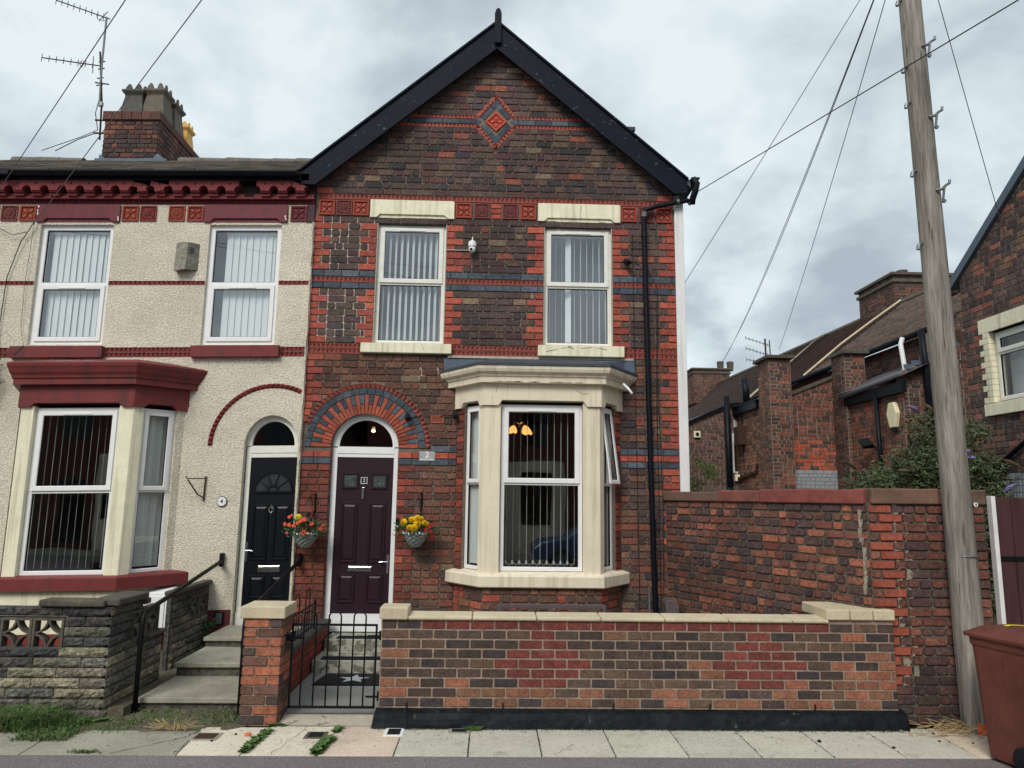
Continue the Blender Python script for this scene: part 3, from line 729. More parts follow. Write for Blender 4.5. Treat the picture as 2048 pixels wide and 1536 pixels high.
band(7.356, 7.440, [(-1.42, -0.30), (0.26, 1.40)], BLUE, 'blue_brick', M['brick_red'])
# dogtooth strings
mb = MB()
for a, b in up: dogtooth(mb, fr2, a, b, 4.962, 5.034, col=TC)
for a, b in ((XL, -1.805), (-0.565, 0.605), (1.80, XR)):
    dogtooth(mb, fr2, a, b, 4.026, 4.094, col=TC); dogtooth(mb, fr2, a, b, 3.952, 4.020, col=TC)
dogtooth(mb, fr2, XL+0.05, XR, 6.168, 6.242, col=TC)
dogtooth(mb, fr2, -1.30, -0.30, 7.445, 7.485, col=C(150, 78, 66), pitch=0.055); dogtooth(mb, fr2, 0.26, 1.22, 7.445, 7.485, col=C(150, 78, 66), pitch=0.055)
dogtooth(mb, fr2, -1.47, -0.27, 7.305, 7.352, col=C(150, 78, 66), pitch=0.055); dogtooth(mb, fr2, 0.23, 1.44, 7.305, 7.352, col=C(150, 78, 66), pitch=0.055)
mb.build('dogtooth_string', M['terracotta'], H2, kind='stuff')
# diamond
mb = MB(); fr2.prism(mb, DIA, -0.01, -0.004); mb.build('diamond_backing', M['mortar'], H2)
mb = MB()
segs = [(DIA[0], DIA[1]), (DIA[2], DIA[3]), (DIA[3], DIA[4]), (DIA[5], DIA[0])]
for a_, b_ in segs:
    a, b = Vector(a_), Vector(b_); d = (b-a); L_ = d.length; d.normalize()
    f3 = Fr(fr2.p(a.x, a.y), Vector((d.x, 0, d.y)), (0, -1, 0), Vector((-d.y, 0, d.x)))
    dogtooth(mb, f3, 0.0, L_-0.01, 0.0, 0.058, col=C(150, 78, 66), pitch=0.055, proud=0.03)
    for (s0, s1) in ((0.045, 0.215), (0.222, L_-0.035)):
        b2 = MB(); brick_geo(b2, f3, (s0, s1, 0.063, 0.142, jit(rng.choice(BLUE), 0.1)), rough=0.25, w1=0.004, joint=0.004); b2.build('blue_brick', M['brick_red'], H2, centre=True)
mb.build('dogtooth_diamond', M['terracotta'], H2, kind='stuff')
for sx in (-1, 1):
    b2 = MB(); fr2.prism(b2, [(-0.02+sx*0.29, 7.345), (-0.02+sx*0.29, 7.455), (-0.02+sx*0.205, 7.40)][::sx], -0.005, 0.003, BLUE[0]); b2.build('blue_brick', M['brick_red'], H2, bevel=0.003)
fd = Fr(fr2.p(-0.02, 7.40), Vector((1, 0, 1.0)), (0, -1, 0), Vector((-1, 0, 1.0)))
quatrefoil(fd, 0, 0, 0.215, C(178, 78, 60), H2)
# terracotta tiles
ORG, MAR = C(148, 78, 64), C(110, 60, 57)
zt, st = 6.04, 0.222
for x, kd in ((-2.37, 'q'), (-2.13, 'r'), (-1.895, 'q'), (-0.45, 'q'), (-0.195, 'r'), (0.205, 'r'), (0.46, 'q'), (1.89, 'q'), (2.14, 'r'), (2.395, 'q')):
    if kd == 'q': quatrefoil(fr2, x, zt, st, C(140, 62, 50), H2, ORG)
    else: rosette(fr2, x, zt, st, MAR, H2)
for k in range(3):
    mb = MB(); brick_geo(mb, fr2, (-0.065, 0.075, 5.925+k*0.078, 6.0+k*0.078, jit(C(160, 76, 62), 0.08)), rough=0.3, joint=0.008); mb.build('red_brick', M['brick_red'], H2, centre=True)
# door arch
def vouss(r0, r1, a0, a1, col, name, mat=None, n=2, d=0.010):
    mb = MB(); g = 0.0045
    pts = []
    for k in range(n+1): a = a0+g/r1+(a1-a0-2*g/r1)*k/n; pts.append((acx+r1*math.cos(a), acz+r1*math.sin(a)))
    for k in range(n, -1, -1): a = a0+g/r0+(a1-a0-2*g/r0)*k/n; pts.append((acx+r0*math.cos(a), acz+r0*math.sin(a)))
    fr2.prism(mb, pts, -0.015, d+rng.uniform(-0.002, 0.002), col)
    mb.build(name, mat or M['brick_red'], H2, bevel=0.0025, centre=True)
nv = 33
for k in range(nv):
    a0, a1 = PI*k/nv, PI*(k+1)/nv
    if k % 2 == 0: vouss(0.452, 0.712, a0, a1, jit(rng.choice(REDA), 0.1), 'arch_brick')
    else:
        vouss(0.452, 0.578, a0, a1, jit(rng.choice(REDA), 0.1), 'arch_brick'); vouss(0.588, 0.712, a0, a1, jit(rng.choice(BLUE), 0.1), 'arch_brick')
for k in range(22): vouss(0.722, 0.802, PI*k/22, PI*(k+1)/22, jit(rng.choice(BLUE), 0.1), 'arch_brick')
for sx in (-1, 1):                       # solid blue springers
    for k in range(1): pass
mb = MB()
for k in range(42):
    a0, a1 = PI*k/42, PI*(k+1)/42; am = (a0+a1)/2
    P = lambda r, a, w: fr2.p(acx+r*math.cos(a), acz+r*math.sin(a), w)
    c = jit(TC, 0.15)
    if acx+0.875*math.cos(am) < XL+0.02: continue
    mb.add([P(0.808, a0, 0.003), P(0.808, a1, 0.003), P(0.870, a1, 0.003), P(0.870, a0, 0.003), P(0.862, am, 0.038), P(0.812, am, 0.012)], [(0, 5, 4, 3), (5, 1, 2, 4), (3, 4, 2), (0, 1, 5)], c)
mb.build('dogtooth_arch', M['terracotta'], H2, kind='stuff')
# reveals of the openings in brick
rv = []
frl = Fr((DOOR[0], YF, 0), (0, 1, 0), (1, 0, 0)); rv.append((frl, lay(rp(0, 0.12, 0.2, 2.68), [], 0.2, 2.68, 0.0925, colour=lambda u, v, k: jit(rng.choice(REDL), 0.15)), M['brick_red'], dict(rough=0.4, w0=-0.01, w1=0.001)))
for x in (WL[1], WR[1]): pass
G += rv

# lintels and sills
def lintel(x0, x1, z0, z1, parent, mat, notch=0.07, w=0.03, fr=fr2):
    mb = MB(); q = 0.05
    fr.prism(mb, [(x0, z0), (x0+0.09, z0), (x0+0.09+q, z0+q), (x1-0.09-q, z0+q), (x1-0.09, z0), (x1, z0), (x1, z1-0.01), (x1-0.02, z1), (x0, z1)], 0.0, w)
    fr.prism(mb, [(x0+0.09, z0-0.0), (x1-0.09, z0-0.0), (x1-0.09-q, z0+q+0.002), (x0+0.09+q, z0+q+0.002)], -0.11, 0.005)
    return mb.build('lintel', mat, parent, bevel=0.006)
lintel(-1.763, -0.582, 5.903, 6.166, H2, M['cream']); lintel(0.597, 1.768, 5.905, 6.172, H2, M['cream'])
for s in (sillL, sillR):
    mb = MB(); fr2.box(mb, s[0][0], s[1][0], s[0][1], s[2][1]-0.012, -0.10, 0.075)
    mb.add([fr2.p(s[0][0], s[2][1]-0.012, 0.075), fr2.p(s[1][0], s[2][1]-0.012, 0.075), fr2.p(s[1][0], s[2][1]+0.012, -0.09), fr2.p(s[0][0], s[2][1]+0.012, -0.09)], [(0, 1, 2, 3)])
    mb.build('sill', M['cream'], H2, bevel=0.008)
# plaster margins of window reveals
for Wd in (WL, WR):
    mb = MB(); fr2.box(mb, Wd[1]-0.012, Wd[1]+0.0, Wd[2], Wd[3], -0.11, -0.001); mb.build('reveal', M['mortar_light'], H2); mb = MB(); fr2.box(mb, Wd[0], Wd[0]+0.012, Wd[2], Wd[3], -0.11, -0.001); mb.build('reveal', M['mortar_light'], H2)
window(H2, fr2, WL[0]+0.012, WL[1]-0.012, WL[2]+0.01, WL[3]-0.01, 4.975, M['upvc_grime'], M['glass'], w=-0.06, vent='upper')
window(H2, fr2, WR[0]+0.012, WR[1]-0.012, WR[2]+0.01, WR[3]-0.01, 4.975, M['upvc_grime'], M['glass'], w=-0.06, vent='upper')

# bargeboards, finial, roof
yb = 9.42; frb = Fr((0, yb, 0))
for s in (-1, 1):
    mb = MB()
    P = [(-0.025, 8.845), (s*2.70-0.01, 6.50), (s*2.70-0.01, 6.30), (s*2.51-0.005, 6.295), (-0.025, 8.44)]
    if s < 0: P = P[::-1]
    frb.prism(mb, P[::-1] if s > 0 else P[::-1], -0.035, 0.0)
    mb.build('bargeboard', M['barge'], H2, bevel=0.004)
    mb = MB(); d = Vector((s*2.70+0.01, 6.50-8.845)).normalized(); nrm = Vector((-d.y*s, d.x*s)) if s > 0 else Vector((d.y, -d.x))
    if nrm.y < 0: nrm = -nrm
    a = Vector((-0.025, 8.845)); b = Vector((s*2.70-0.01, 6.50)); e_ = 0.03
    frb.prism(mb, [tuple(a), tuple(b), tuple(b+nrm*e_), (a.x, a.y+e_*1.3)][::(1 if s > 0 else -1)], -0.05, 0.028)
    mb.build('bargeboard_moulding', M['barge'], H2, bevel=0.004)
    # roof slope with slates hidden from the street, soffit board below
    mb = MB(); x1, z1 = s*2.74, 6.50
    q = [(-0.02, yb+0.01, 8.86), (x1, yb+0.01, z1), (x1, 17.6, z1), (-0.02, 17.6, 8.86)]
    q2 = [(a_, b_, c_-0.10) for a_, b_, c_ in q]
    mb.add(q+q2, [(0, 1, 2, 3), (7, 6, 5, 4), (0, 4, 5, 1), (1, 5, 6, 2), (2, 6, 7, 3)], C(70, 72, 76)); mb.build('roof', M['slate'], H2)
mb = MB(); fin = [(-0.065, 8.50), (0.035, 8.50), (0.035, 8.97), (0.015, 9.035), (-0.015, 9.06), (-0.045, 9.035), (-0.065, 8.97)]
frb.prism(mb, fin, -0.03, 0.05); mb.build('finial', M['barge'], H2, bevel=0.008)
mb = MB(); mb.box(2.12, 2.62, 12.9, 13.5, 6.5, 9.12, C(96, 70, 62)); mb.build('chimney', M['brick_old'], H2)
mb = MB(); mb.box(2.07, 2.68, 12.85, 13.55, 9.12, 9.19); mb.build('chimney_cap', M['felt'], H2)
# side wall render board, side wall, rear
mb = MB(); mb.box(2.537, 2.665, 9.575, 9.72, 0.0, 6.27); mb.build('corner_board', M['white_render'], H2, bevel=0.006)
mb = MB(); mb.box(2.555, 2.65, 9.72, 17.5, 0.0, 6.4); mb.build('side_wall', M['white_render'], H2)
mb = MB(); mb.box(-2.53, 2.6, 17.3, 17.5, 0.0, 6.4); mb.add([(-2.53, 17.5, 6.4), (2.6, 17.5, 6.4), (-0.02, 17.5, 8.7)], [(0, 1, 2)]); mb.build('rear_wall', M['brick_old'], H2)
# interior: floors, party wall, partitions
mb = MB(); mb.box(-2.52, 2.55, 9.75, 17.3, 3.42, 3.72); mb.box(-2.52, 2.55, 9.75, 17.3, 0.2, 0.28); mb.box(-2.52, 2.55, 9.75, 17.3, 6.1, 6.2); mb.build('floor', M['roomdark'], H2)
mb = MB(); mb.box(-2.56, -2.50, 9.72, 17.3, 0.0, 6.3); mb.box(-0.98, -0.9, 9.75, 17.3, 0.28, 3.42); mb.box(-0.02, 0.06, 9.75, 17.3, 3.72, 6.1); mb.box(-2.5, 2.55, 13.4, 13.5, 0.28, 6.1); mb.build('partition', M['room'], H2)

# ------------------------------------------------------------------ bay of number 2
plan = [(BX0, YF), (-0.09, 9.10), (1.385, 9.10), (BX1, YF)]
def side_frame(a, b):
    a, b = Vector((*a, 0)), Vector((*b, 0)); u = (b-a).normalized(); n = Vector((u.y, -u.x, 0))
    return Fr(a, u, n), (b-a).length
fL, lenL = side_frame(plan[0], plan[1]); fC, lenC = side_frame(plan[1], plan[2]); fR, lenR = side_frame(plan[2], plan[3])
def colb(u, v, k): return jit(rng.choice([C(138, 74, 60), C(96, 70, 60), C(104, 74, 62), C(90, 64, 56), C(120, 84, 66), C(84, 66, 60)]), 0.15)
mb = MB()
for f_, l_ in ((fL, lenL), (fC, lenC), (fR, lenR)): mb.quad(f_.p(0, 0, -0.008), f_.p(l_, 0, -0.008), f_.p(l_, 0.97, -0.008), f_.p(0, 0.97, -0.008))
mb.build('bay_mortar', M['mortar'], H2)
for f_, l_ in ((fL, lenL), (fC, lenC), (fR, lenR)):
    G.append((f_, lay(rp(0.0, l_, 0.03, 0.955), [], 0.03, 0.955, 0.0925, L=0.237, joint=0.012, colour=colb), M['brick_old'], dict(rough=0.9)))
# red brick jambs of the bay against the wall
for f_, (a, b) in ((fL, (0.0, 0.15)), (fR, (lenR-0.15, lenR))):
    mb = MB(); f_.box(mb, a, b, 1.05, 3.24, -0.10, -0.008); mb.build('bay_mortar', M['mortar'], H2)
    G.append((f_, lay(rp(a, b, 1.06, 3.23), [], 1.06, 3.23, 0.0925, L=0.3, joint=0.008, bond='stretcher', phase=a+0.001, colour=lambda u, v, k: jit(rng.choice(REDL+RED[:2]), 0.14)), M['brick_red'], dict(rough=0.35, w1=0.006)))
# corner piers
def pier(mb, f1, l1, s1, f2, l2, s2, z0, z1, depth=0.12):
    """L-shaped pier on the corner: s1 along the end of face 1, s2 along the start of face 2"""
    a = Vector(f1.p(l1-s1, 0)); c = Vector(f1.p(l1, 0)); b = Vector(f2.p(s2, 0))
    ai = a-f1.N*depth; bi = b-f2.N*depth
    ci = c-(f1.N+f2.N).normalized()*depth*1.05
    P = [a, c, b, bi, ci, ai]; n = 6
    vs = [(p.x, p.y, z0) for p in P]+[(p.x, p.y, z1) for p in P]
    mb.add(vs, [tuple(range(n-1, -1, -1)), tuple(range(n, 2*n))]+[(i, (i+1) % n, (i+1) % n+n, i+n) for i in range(n)])
mb = MB(); pier(mb, fL, lenL, 0.11, fC, lenC, 0.205, 1.10, 3.26); mb.build('mullion', M['cream_bay'], H2, bevel=0.006)
mb = MB(); pier(mb, fC, lenC, 0.215, fR, lenR, 0.11, 1.10, 3.26); mb.build('mullion', M['cream_bay'], H2, bevel=0.006)
# sill, frieze, cornice
mb = MB(); sweep(mb, [(BX0-0.03, YF), plan[1], plan[2], (BX1+0.03, YF)], [(-0.15, 1.15), (-0.01, 1.125), (0.055, 1.105), (0.07, 1.085), (0.07, 0.965), (0.055, 0.95), (-0.02, 0.95)], YF)
mb.build('bay_sill', M['cream_bay'], H2)
mb = MB(); sweep(mb, plan, [(0.035, 3.51), (0.035, 3.285), (-0.16, 3.285)], YF)
for f_, l_, (p, q) in ((fL, lenL, (0.02, lenL)), (fC, lenC, (0, lenC)), (fR, lenR, (0, lenR-0.02))):
    w1 = 0.0352
    if f_ is fC:
        for a, b, s in ((-0.012, 0.22, 1), (lenC-0.22, lenC+0.012, -1)):
            P = [(a, 3.215), (b-(0.0 if s < 0 else 0.055), 3.215), (b, 3.287), (a, 3.287)] if s > 0 else [(a+0.055, 3.215), (b, 3.215), (b, 3.287), (a, 3.287)]
            f_.prism(mb, P, -0.05, w1)
    else:
        a, b = (lenL-0.12, lenL+0.012) if f_ is fL else (-0.012, 0.12); f_.prism(mb, [(a+(0.04 if f_ is fL else 0), 3.215), (b-(0.04 if f_ is fR else 0), 3.215), (b, 3.287), (a, 3.287)], -0.05, w1)
        a, b = (-0.02, 0.16) if f_ is fL else (lenR-0.16, lenR+0.02); f_.prism(mb, [(a+(0.04 if f_ is fR else 0), 3.215), (b-(0.04 if f_ is fL else 0), 3.215), (b, 3.287), (a, 3.287)], -0.05, w1)
mb.build('bay_frieze', M['cream_bay'], H2)
mb = MB(); sweep(mb, plan, [(0.03, 3.495), (0.115, 3.50), (0.118, 3.575), (0.135, 3.58), (0.14, 3.60), (0.155, 3.612), (0.185, 3.63), (0.20, 3.665), (0.205, 3.70), (0.19, 3.712)], YF)
mb.build('bay_cornice', M['cream_bay'], H2, smooth=False)
mb = MB(); sweep(mb, plan, [(0.195, 3.70), (0.215, 3.705), (0.215, 3.738), (0.18, 3.748), (-0.12, 3.85)], YF)
mb.build('bay_roof', M['felt'], H2)
mb = MB(); mb.add([(-0.67, YF-0.012, 3.70), (1.95, YF-0.012, 3.75), (1.94, YF-0.012, 3.93), (-0.67, YF-0.012, 3.915)], [(0, 1, 2, 3)])
mb.add([(-0.50, YF-0.014, 3.70), (-0.02, 9.22, 3.82), (1.30, 9.22, 3.82), (1.80, YF-0.014, 3.72), (1.80, YF-0.014, 3.92), (-0.50, YF-0.014, 3.90)], [(0, 1, 5), (1, 2, 4, 5), (2, 3, 4)]); mb.build('lead_flashing', M['lead'], H2)
mb = MB(); mb.box(-0.62, 0.62, YF-0.03, YF-0.005, 3.918, 3.95); mb.build('mortar_fillet', M['mortar_light'], H2)
mb = MB(); mb.box(0.62, 1.93, YF-0.02, YF-0.005, 3.925, 3.955); mb.build('mortar_fillet', M['mortar_light'], H2)
mb = MB(); mb.tube([(1.70, 9.14, 3.53), (1.76, 9.10, 3.46), (1.80, 9.06, 3.39)], 0.016, 8); mb.build('overflow_pipe', M['white_plastic'], H2, smooth=True)
# windows
wtl = window(H2, fC, 0.213, lenC-0.222, 1.145, 3.235, 2.23, M['upvc'], M['glass_low'], w=-0.07, vent='upper', bar=0.05)
window(H2, fL, 0.155, lenL-0.112, 1.145, 3.235, 2.23, M['upvc'], M['glass_low'], w=-0.05, vent='upper', bar=0.045, sb=0.035)
window(H2, fR, 0.112, lenR-0.155, 1.145, 3.235, 2.23, M['upvc'], M['glass_low'], w=-0.05, vent=False, bar=0.045, sb=0.035, open_top=rad(7), label='narrow bay window with its top sash pushed open')

# ------------------------------------------------------------------ front door of number 2
yd = 9.68; frd = Fr((0, yd, 0))
mb = MB(); r0, r1 = 0.436, 0.372
n = 28
def archring(mb, fr, cx, cz, ri, ro, w0, w1, n=28, rz=1.0, a0=0, a1=PI):
    I = [(cx+ri*math.cos(a0+(a1-a0)*k/n), cz+ri*rz*math.sin(a0+(a1-a0)*k/n)) for k in range(n+1)]
    O = [(cx+ro*math.cos(a0+(a1-a0)*k/n), cz+ro*rz*math.sin(a0+(a1-a0)*k/n)) for k in range(n+1)]
    for k in range(n):
        mb.quad(fr.p(*I[k], w1), fr.p(*O[k], w1), fr.p(*O[k+1], w1), fr.p(*I[k+1], w1))
        mb.quad(fr.p(*I[k], w0), fr.p(*I[k], w1), fr.p(*I[k+1], w1), fr.p(*I[k+1], w0))
        mb.quad(fr.p(*O[k], w1), fr.p(*O[k], w0), fr.p(*O[k+1], w0), fr.p(*O[k+1], w1))
fo = MB()
frd.box(fo, DOOR[0]+0.004, -2.062, 0.31, acz, -0.05, 0.0); frd.box(fo, -1.308, DOOR[1]-0.004, 0.31, acz, -0.05, 0.0)
frd.box(fo, -2.062, -1.308, 2.555, 2.60, -0.05, -0.004); frd.box(fo, -2.062, -1.308, 2.604, 2.695, -0.05, 0.004)
frd.box(fo, -2.10, -1.28, 0.45, 0.53, -0.05, 0.006); frd.box(fo, -2.12, -1.26, 0.31, 0.448, -0.05, 0.014)
archring(fo, frd, acx, acz+0.015, 0.375, 0.44, -0.05, 0.0); archring(fo, frd, acx, acz+0.015, 0.36, 0.377, -0.05, -0.010)
df = fo.build('door_frame', M['upvc'], H2)
g = MB(); pts = circ(acx, acz+0.015, 0.362, 24); frd.prism(g, pts, -0.035, -0.03); g.build('fanlight', M['glass_low'], df)
def door_leaf(parent, fr, x0, x1, z0, z1, mat, name='front_door', glassgrid=None):
    mb = MB(); fr.box(mb, x0, x1, z0, z1, -0.045, -0.012)
    return mb.build(name, mat, parent)
def panel(parent, fr, x0, x1, z0, z1, mat, base=-0.012):
    mb = MB(); L = [(0, base), (0.010, base+0.016), (0.024, base+0.016), (0.034, base+0.002), (0.06, base+0.012)]
    rings = [[fr.p(x0+o, z0+o, w), fr.p(x1-o, z0+o, w), fr.p(x1-o, z1-o, w), fr.p(x0+o, z1-o, w)] for o, w in L]
    for i in range(len(rings)-1):
        a, b = rings[i], rings[i+1]; mb.add(a+b, [(k, (k+1) % 4, (k+1) % 4+4, k+4) for k in range(4)])
    mb.add(rings[-1], [(0, 1, 2, 3)]); return mb.build('panel', mat, parent)
dl = door_leaf(H2, frd, -2.060, -1.310, 0.532, 2.553, M['door_plum'])
pl_ = M['door_plum']
for x0, x1 in ((-1.985, -1.755), (-1.615, -1.385)):
    panel(dl, frd, x0, x1, 1.17, 1.96, pl_); panel(dl, frd, x0, x1, 0.66, 1.04, pl_)
for x0 in (-1.985, -1.600):
    mb = MB(); ring_frame(mb, frd, x0, x0+0.215, 2.14, 2.345, 0.028, -0.012, 0.008, 0.01); mb.build('glazing_bead', pl_, dl)
    mb = MB(); frd.box(mb, x0+0.026, x0+0.189, 2.166, 2.319, -0.010, -0.006, ); mb.build('glazed_pane', M['obscure'], dl)
    mb = MB(); cx, cz = x0+0.1075, 2.2425
    for k in range(4):
        a = k*PI/2; b = a+PI/2; r_ = 0.036
        frd_ = lambda r, t, w=-0.004: frd.p(cx+r*math.cos(t)*1.25, cz+r*math.sin(t), w)
        mid = frd_(0.016, (a+b)/2)
        mb.tube([frd_(r_, a), mid, frd_(r_, b)], 0.0016, 4); mb.tube([frd_(r_, a), frd_(0.066 if k % 2 else 0.062, a)], 0.0016, 4)
    mb.build('lead_pattern', M['chrome'], dl)
mb = MB(); frd.box(mb, -1.735, -1.655, 2.205, 2.285, -0.013, -0.006); npl = mb.build('number_plate', M['black_plastic'], dl)
mb = MB(); ring_frame(mb, frd, -1.738, -1.652, 2.202, 2.288, 0.006, -0.013, -0.003, 0.001); mb.build('number_rim', M['num_white'], dl)
text_obj('2', frd, -1.695, 2.245, -0.0055, 0.064, M['num_white'], dl, bold=0.0)
mb = MB(); frd.box(mb, -1.713, -1.683, 2.00, 2.155, -0.012, 0.012); mb.build('door_knocker', M['chrome'], dl, bevel=0.004)
mb = MB(); frd.box(mb, -1.855, -1.545, 1.085-0.025, 1.155-0.025, -0.014, -0.004); frd.box(mb, -1.845, -1.555, 1.07, 1.12, -0.004, 0.008); mb.build('letter_plate', M['chrome'], dl, bevel=0.004)
mb = MB(); frd.box(mb, -1.352, -1.322, 1.04, 1.28, -0.014, -0.002); frd.box(mb, -1.343, -1.331, 1.185, 1.20, -0.002, 0.04)
mb.tube([frd.p(-1.337, 1.1925, 0.038), frd.p(-1.40, 1.193, 0.042), frd.p(-1.445, 1.187, 0.038)], 0.008, 6); mb.build('door_handle', M['chrome'], dl, smooth=False)
# vents, downpipe, gutter end
for (x0, x1, z0, z1) in ((-0.823, -0.650, 3.024, 3.126), (1.957, 2.054, 3.042, 3.143)):
    mb = MB(); ring_frame(mb, fr2, x0, x1, z0, z1, 0.014, -0.02, 0.008, 0.002, col=C(150, 82, 64))
    nx_ = max(5, int((x1-x0)/0.017)); 
    for k in range(1, nx_): x = x0+(x1-x0)*k/nx_; fr2.box(mb, x-0.003, x+0.003, z0+0.01, z1-0.01, -0.018, 0.004, C(150, 82, 64))
    for k in range(1, 6): z = z0+(z1-z0)*k/6; fr2.box(mb, x0+0.01, x1-0.01, z-0.003, z+0.003, -0.018, 0.0035, C(150, 82, 64))
    mb.build('air_brick', M['terracotta'], H2)
mb = MB(); mb.tube([(2.76, 9.50, 6.20), (2.70, 9.50, 6.235), (2.25, 9.50, 6.13), (2.125, 9.51, 6.09), (2.09, 9.53, 6.0), (2.10, 9.53, 4.8), (2.13, 9.53, 2.4), (2.165, 9.53, 0.35), (2.17, 9.53, 0.03)], 0.036, 12)
dp = mb.build('downpipe', M['black'], H2, smooth=True)
for x, z in ((2.093, 5.72), (2.128, 2.50), (2.145, 1.75), (2.10, 4.6)):
    mb = MB(); mb.tube([(x, 9.53, z-0.035), (x, 9.53, z+0.035)], 0.043, 12); mb.build('pipe_collar', M['black'], dp, smooth=False)
for P_ in ([(2.10, 9.515, 6.055), (2.092, 9.527, 5.985)], [(2.735, 9.50, 6.212), (2.77, 9.50, 6.19)], [(2.55, 9.50, 6.205), (2.585, 9.50, 6.212)]):
    mb = MB(); mb.tube(P_, 0.0395, 12); mb.build('repair_tape', M['steel'], dp)
mb = MB(); mb.tube([(2.76, 9.40, 6.52), (2.82, 9.40, 6.44), (2.80, 9.42, 6.34), (2.77, 9.46, 6.24), (2.77, 9.50, 6.18)], 0.045, 10); mb.build('gutter_outlet', M['black'], H2, smooth=True)
mb = MB()
for k in range(9):
    a = PI+PI*k/8; 
    if k < 8:
        b = PI+PI*(k+1)/8
        mb.quad((2.80+0.06*math.cos(a), 9.38, 6.53+0.06*math.sin(a)), (2.80+0.06*math.cos(b), 9.38, 6.53+0.06*math.sin(b)), (2.80+0.06*math.cos(b), 17.5, 6.53+0.06*math.sin(b)), (2.80+0.06*math.cos(a), 17.5, 6.53+0.06*math.sin(a)))
mb.add([(2.80+0.06*math.cos(PI+PI*k/8), 9.378, 6.53+0.06*math.sin(PI+PI*k/8)) for k in range(9)], [tuple(range(9))]); mb.build('gutter', M['black'], H2)
mb = MB(); mb.box(2.075, 2.10, 9.55, 9.575, 0.03, 0.90); mb.build('overflow_pipe', M['steel'], H2)
mb = MB()
mb.tube([(1.93, 9.575, 5.75), (1.95, 9.578, 3.2), (1.97, 9.58, 0.1)], 0.004, 4); mb.tube([(2.27, 9.57, 5.0), (2.235, 9.575, 3.3), (2.25, 9.575, 0.1)], 0.005, 4); mb.tube([(2.25, 9.57, 3.7), (2.30, 9.575, 1.9), (2.27, 9.575, 0.1)], 0.004, 4)
mb.build('wall_cable', M['cable'], H2)
emit_bricks(H2, G, 300)

# garden steps of number 2
S2 = thing('entrance_steps', 'two flaking pale concrete steps with rubber treads below the plum door', 'steps', (-1.5, 9.1, 0.03))
mb = MB(); mb.box(-2.02, -0.92, 8.66, 9.16, 0.03, 0.172); mb.build('step', M['step_old'], S2, bevel=0.008)
mb = MB(); mb.box(-2.00, -0.92, 9.16, 9.59, 0.03, 0.312); mb.build('step', M['step_old'], S2, bevel=0.008)
def tread(x0, x1, y0, y1, z, par):
    mb = MB(); mb.box(x0, x1, y0, y1, z, z+0.008)
    for k in range(26):
        x = x0+0.02+(x1-x0-0.04)*k/25
        for j in range(4): y = y0+0.03+(y1-y0-0.06)*j/3; mb.box(x-0.010, x+0.006, y-0.012, y+0.012, z+0.008, z+0.013)
    return mb.build('rubber_tread', M['rubber'], par)
tagp(tread(-1.93, -1.0, 8.68, 8.84, 0.172, None), 'black ribbed rubber tread on the lower entrance step', 'step mat', 'rubber treads on the entrance steps').name = 'step_mat'
tagp(tread(-1.86, -1.0, 9.18, 9.34, 0.312, None), 'black ribbed rubber tread on the upper entrance step below the plum door', 'step mat', 'rubber treads on the entrance steps').name = 'step_mat'
dm = thing('doormat', 'black doormat with a pale star lying at the foot of the steps', 'doormat', (-1.45, 8.3, 0.034))
mb = MB(); mb.add([(-1.88, 8.10, 0.05), (-1.12, 8.10, 0.05), (-1.08, 8.58, 0.05), (-1.82, 8.58, 0.05), (-1.88, 8.10, 0.035), (-1.12, 8.10, 0.035), (-1.08, 8.58, 0.035), (-1.82, 8.58, 0.035)], [(0, 1, 2, 3), (0, 4, 5, 1), (1, 5, 6, 2), (2, 6, 7, 3), (3, 7, 4, 0)]); mb.build('mat', M['rubber'], dm)
mb = MB(); P = []
for k in range(10): a = PI/2+k*PI/5; r_ = 0.19 if k % 2 == 0 else 0.08; P.append((-1.47+r_*math.cos(a)*0.95, 8.34+r_*math.sin(a)*0.95, 0.0525))
mb.add(P+[(-1.47, 8.34, 0.0525)], [(k, (k+1) % 10, 10) for k in range(10)]); mb.build('star', M['grey_plastic'], dm)
# ================================================================== NUMBER 4, the rendered house
WARP = warp4
fr4 = Fr((0, 9.58, 0))
H4 = thing('rendered_terrace_house', 'pebbledashed cream house with maroon trim and black front door', 'house', (-4.6, 9.58, 0))
W4L = (-6.265, -5.275, 4.075, 5.77); W4R = (-3.965, -2.975, 4.065, 5.77)
XA, XB = -9.2, -2.532
DC, DX, DZ = -2.925, 0.355, 0.41
D4 = (-3.28, -2.57)
mb = MB()
wall_face(mb, fr4, [(XA, 0), (XB, 0), (XB, 6.5), (XA, 6.5)], [(W4L[0], W4L[1], W4L[2], W4L[3]), W4R, (-8.6, -7.6, 4.07, 5.77), (D4[0], D4[1], 0, 2.69+DZ), (-6.25, -4.15, 1.0, 3.3)], 0.12)
arch_fill(mb, fr4, DC, 2.69, DX, DZ, 2.69+DZ, 0.12)
mb.build('pebbledash_wall', M['dash'], H4)
# pebbledash overlap at the party line: a thicker ragged edge
mb = MB()
vs = []; nseg = 60
for i in range(nseg+1):
    z = 0.35+(5.8-0.35)*i/nseg
    vs += [fr4.p(XB-0.03, z, 0.004), fr4.p(XB-0.004+rng.uniform(-0.004, 0.012), z, 0.045), fr4.p(XB+0.01+rng.uniform(-0.003, 0.008), z, 0.0)]
for i in range(nseg):
    a = i*3
    for k in (0, 1): mb.f.append((a+k, a+k+1, a+k+4, a+k+3)); mb.c.append((0.5,)*3)
mb.v = vs; mb.build('pebbledash_edge', M['dash'], H4)
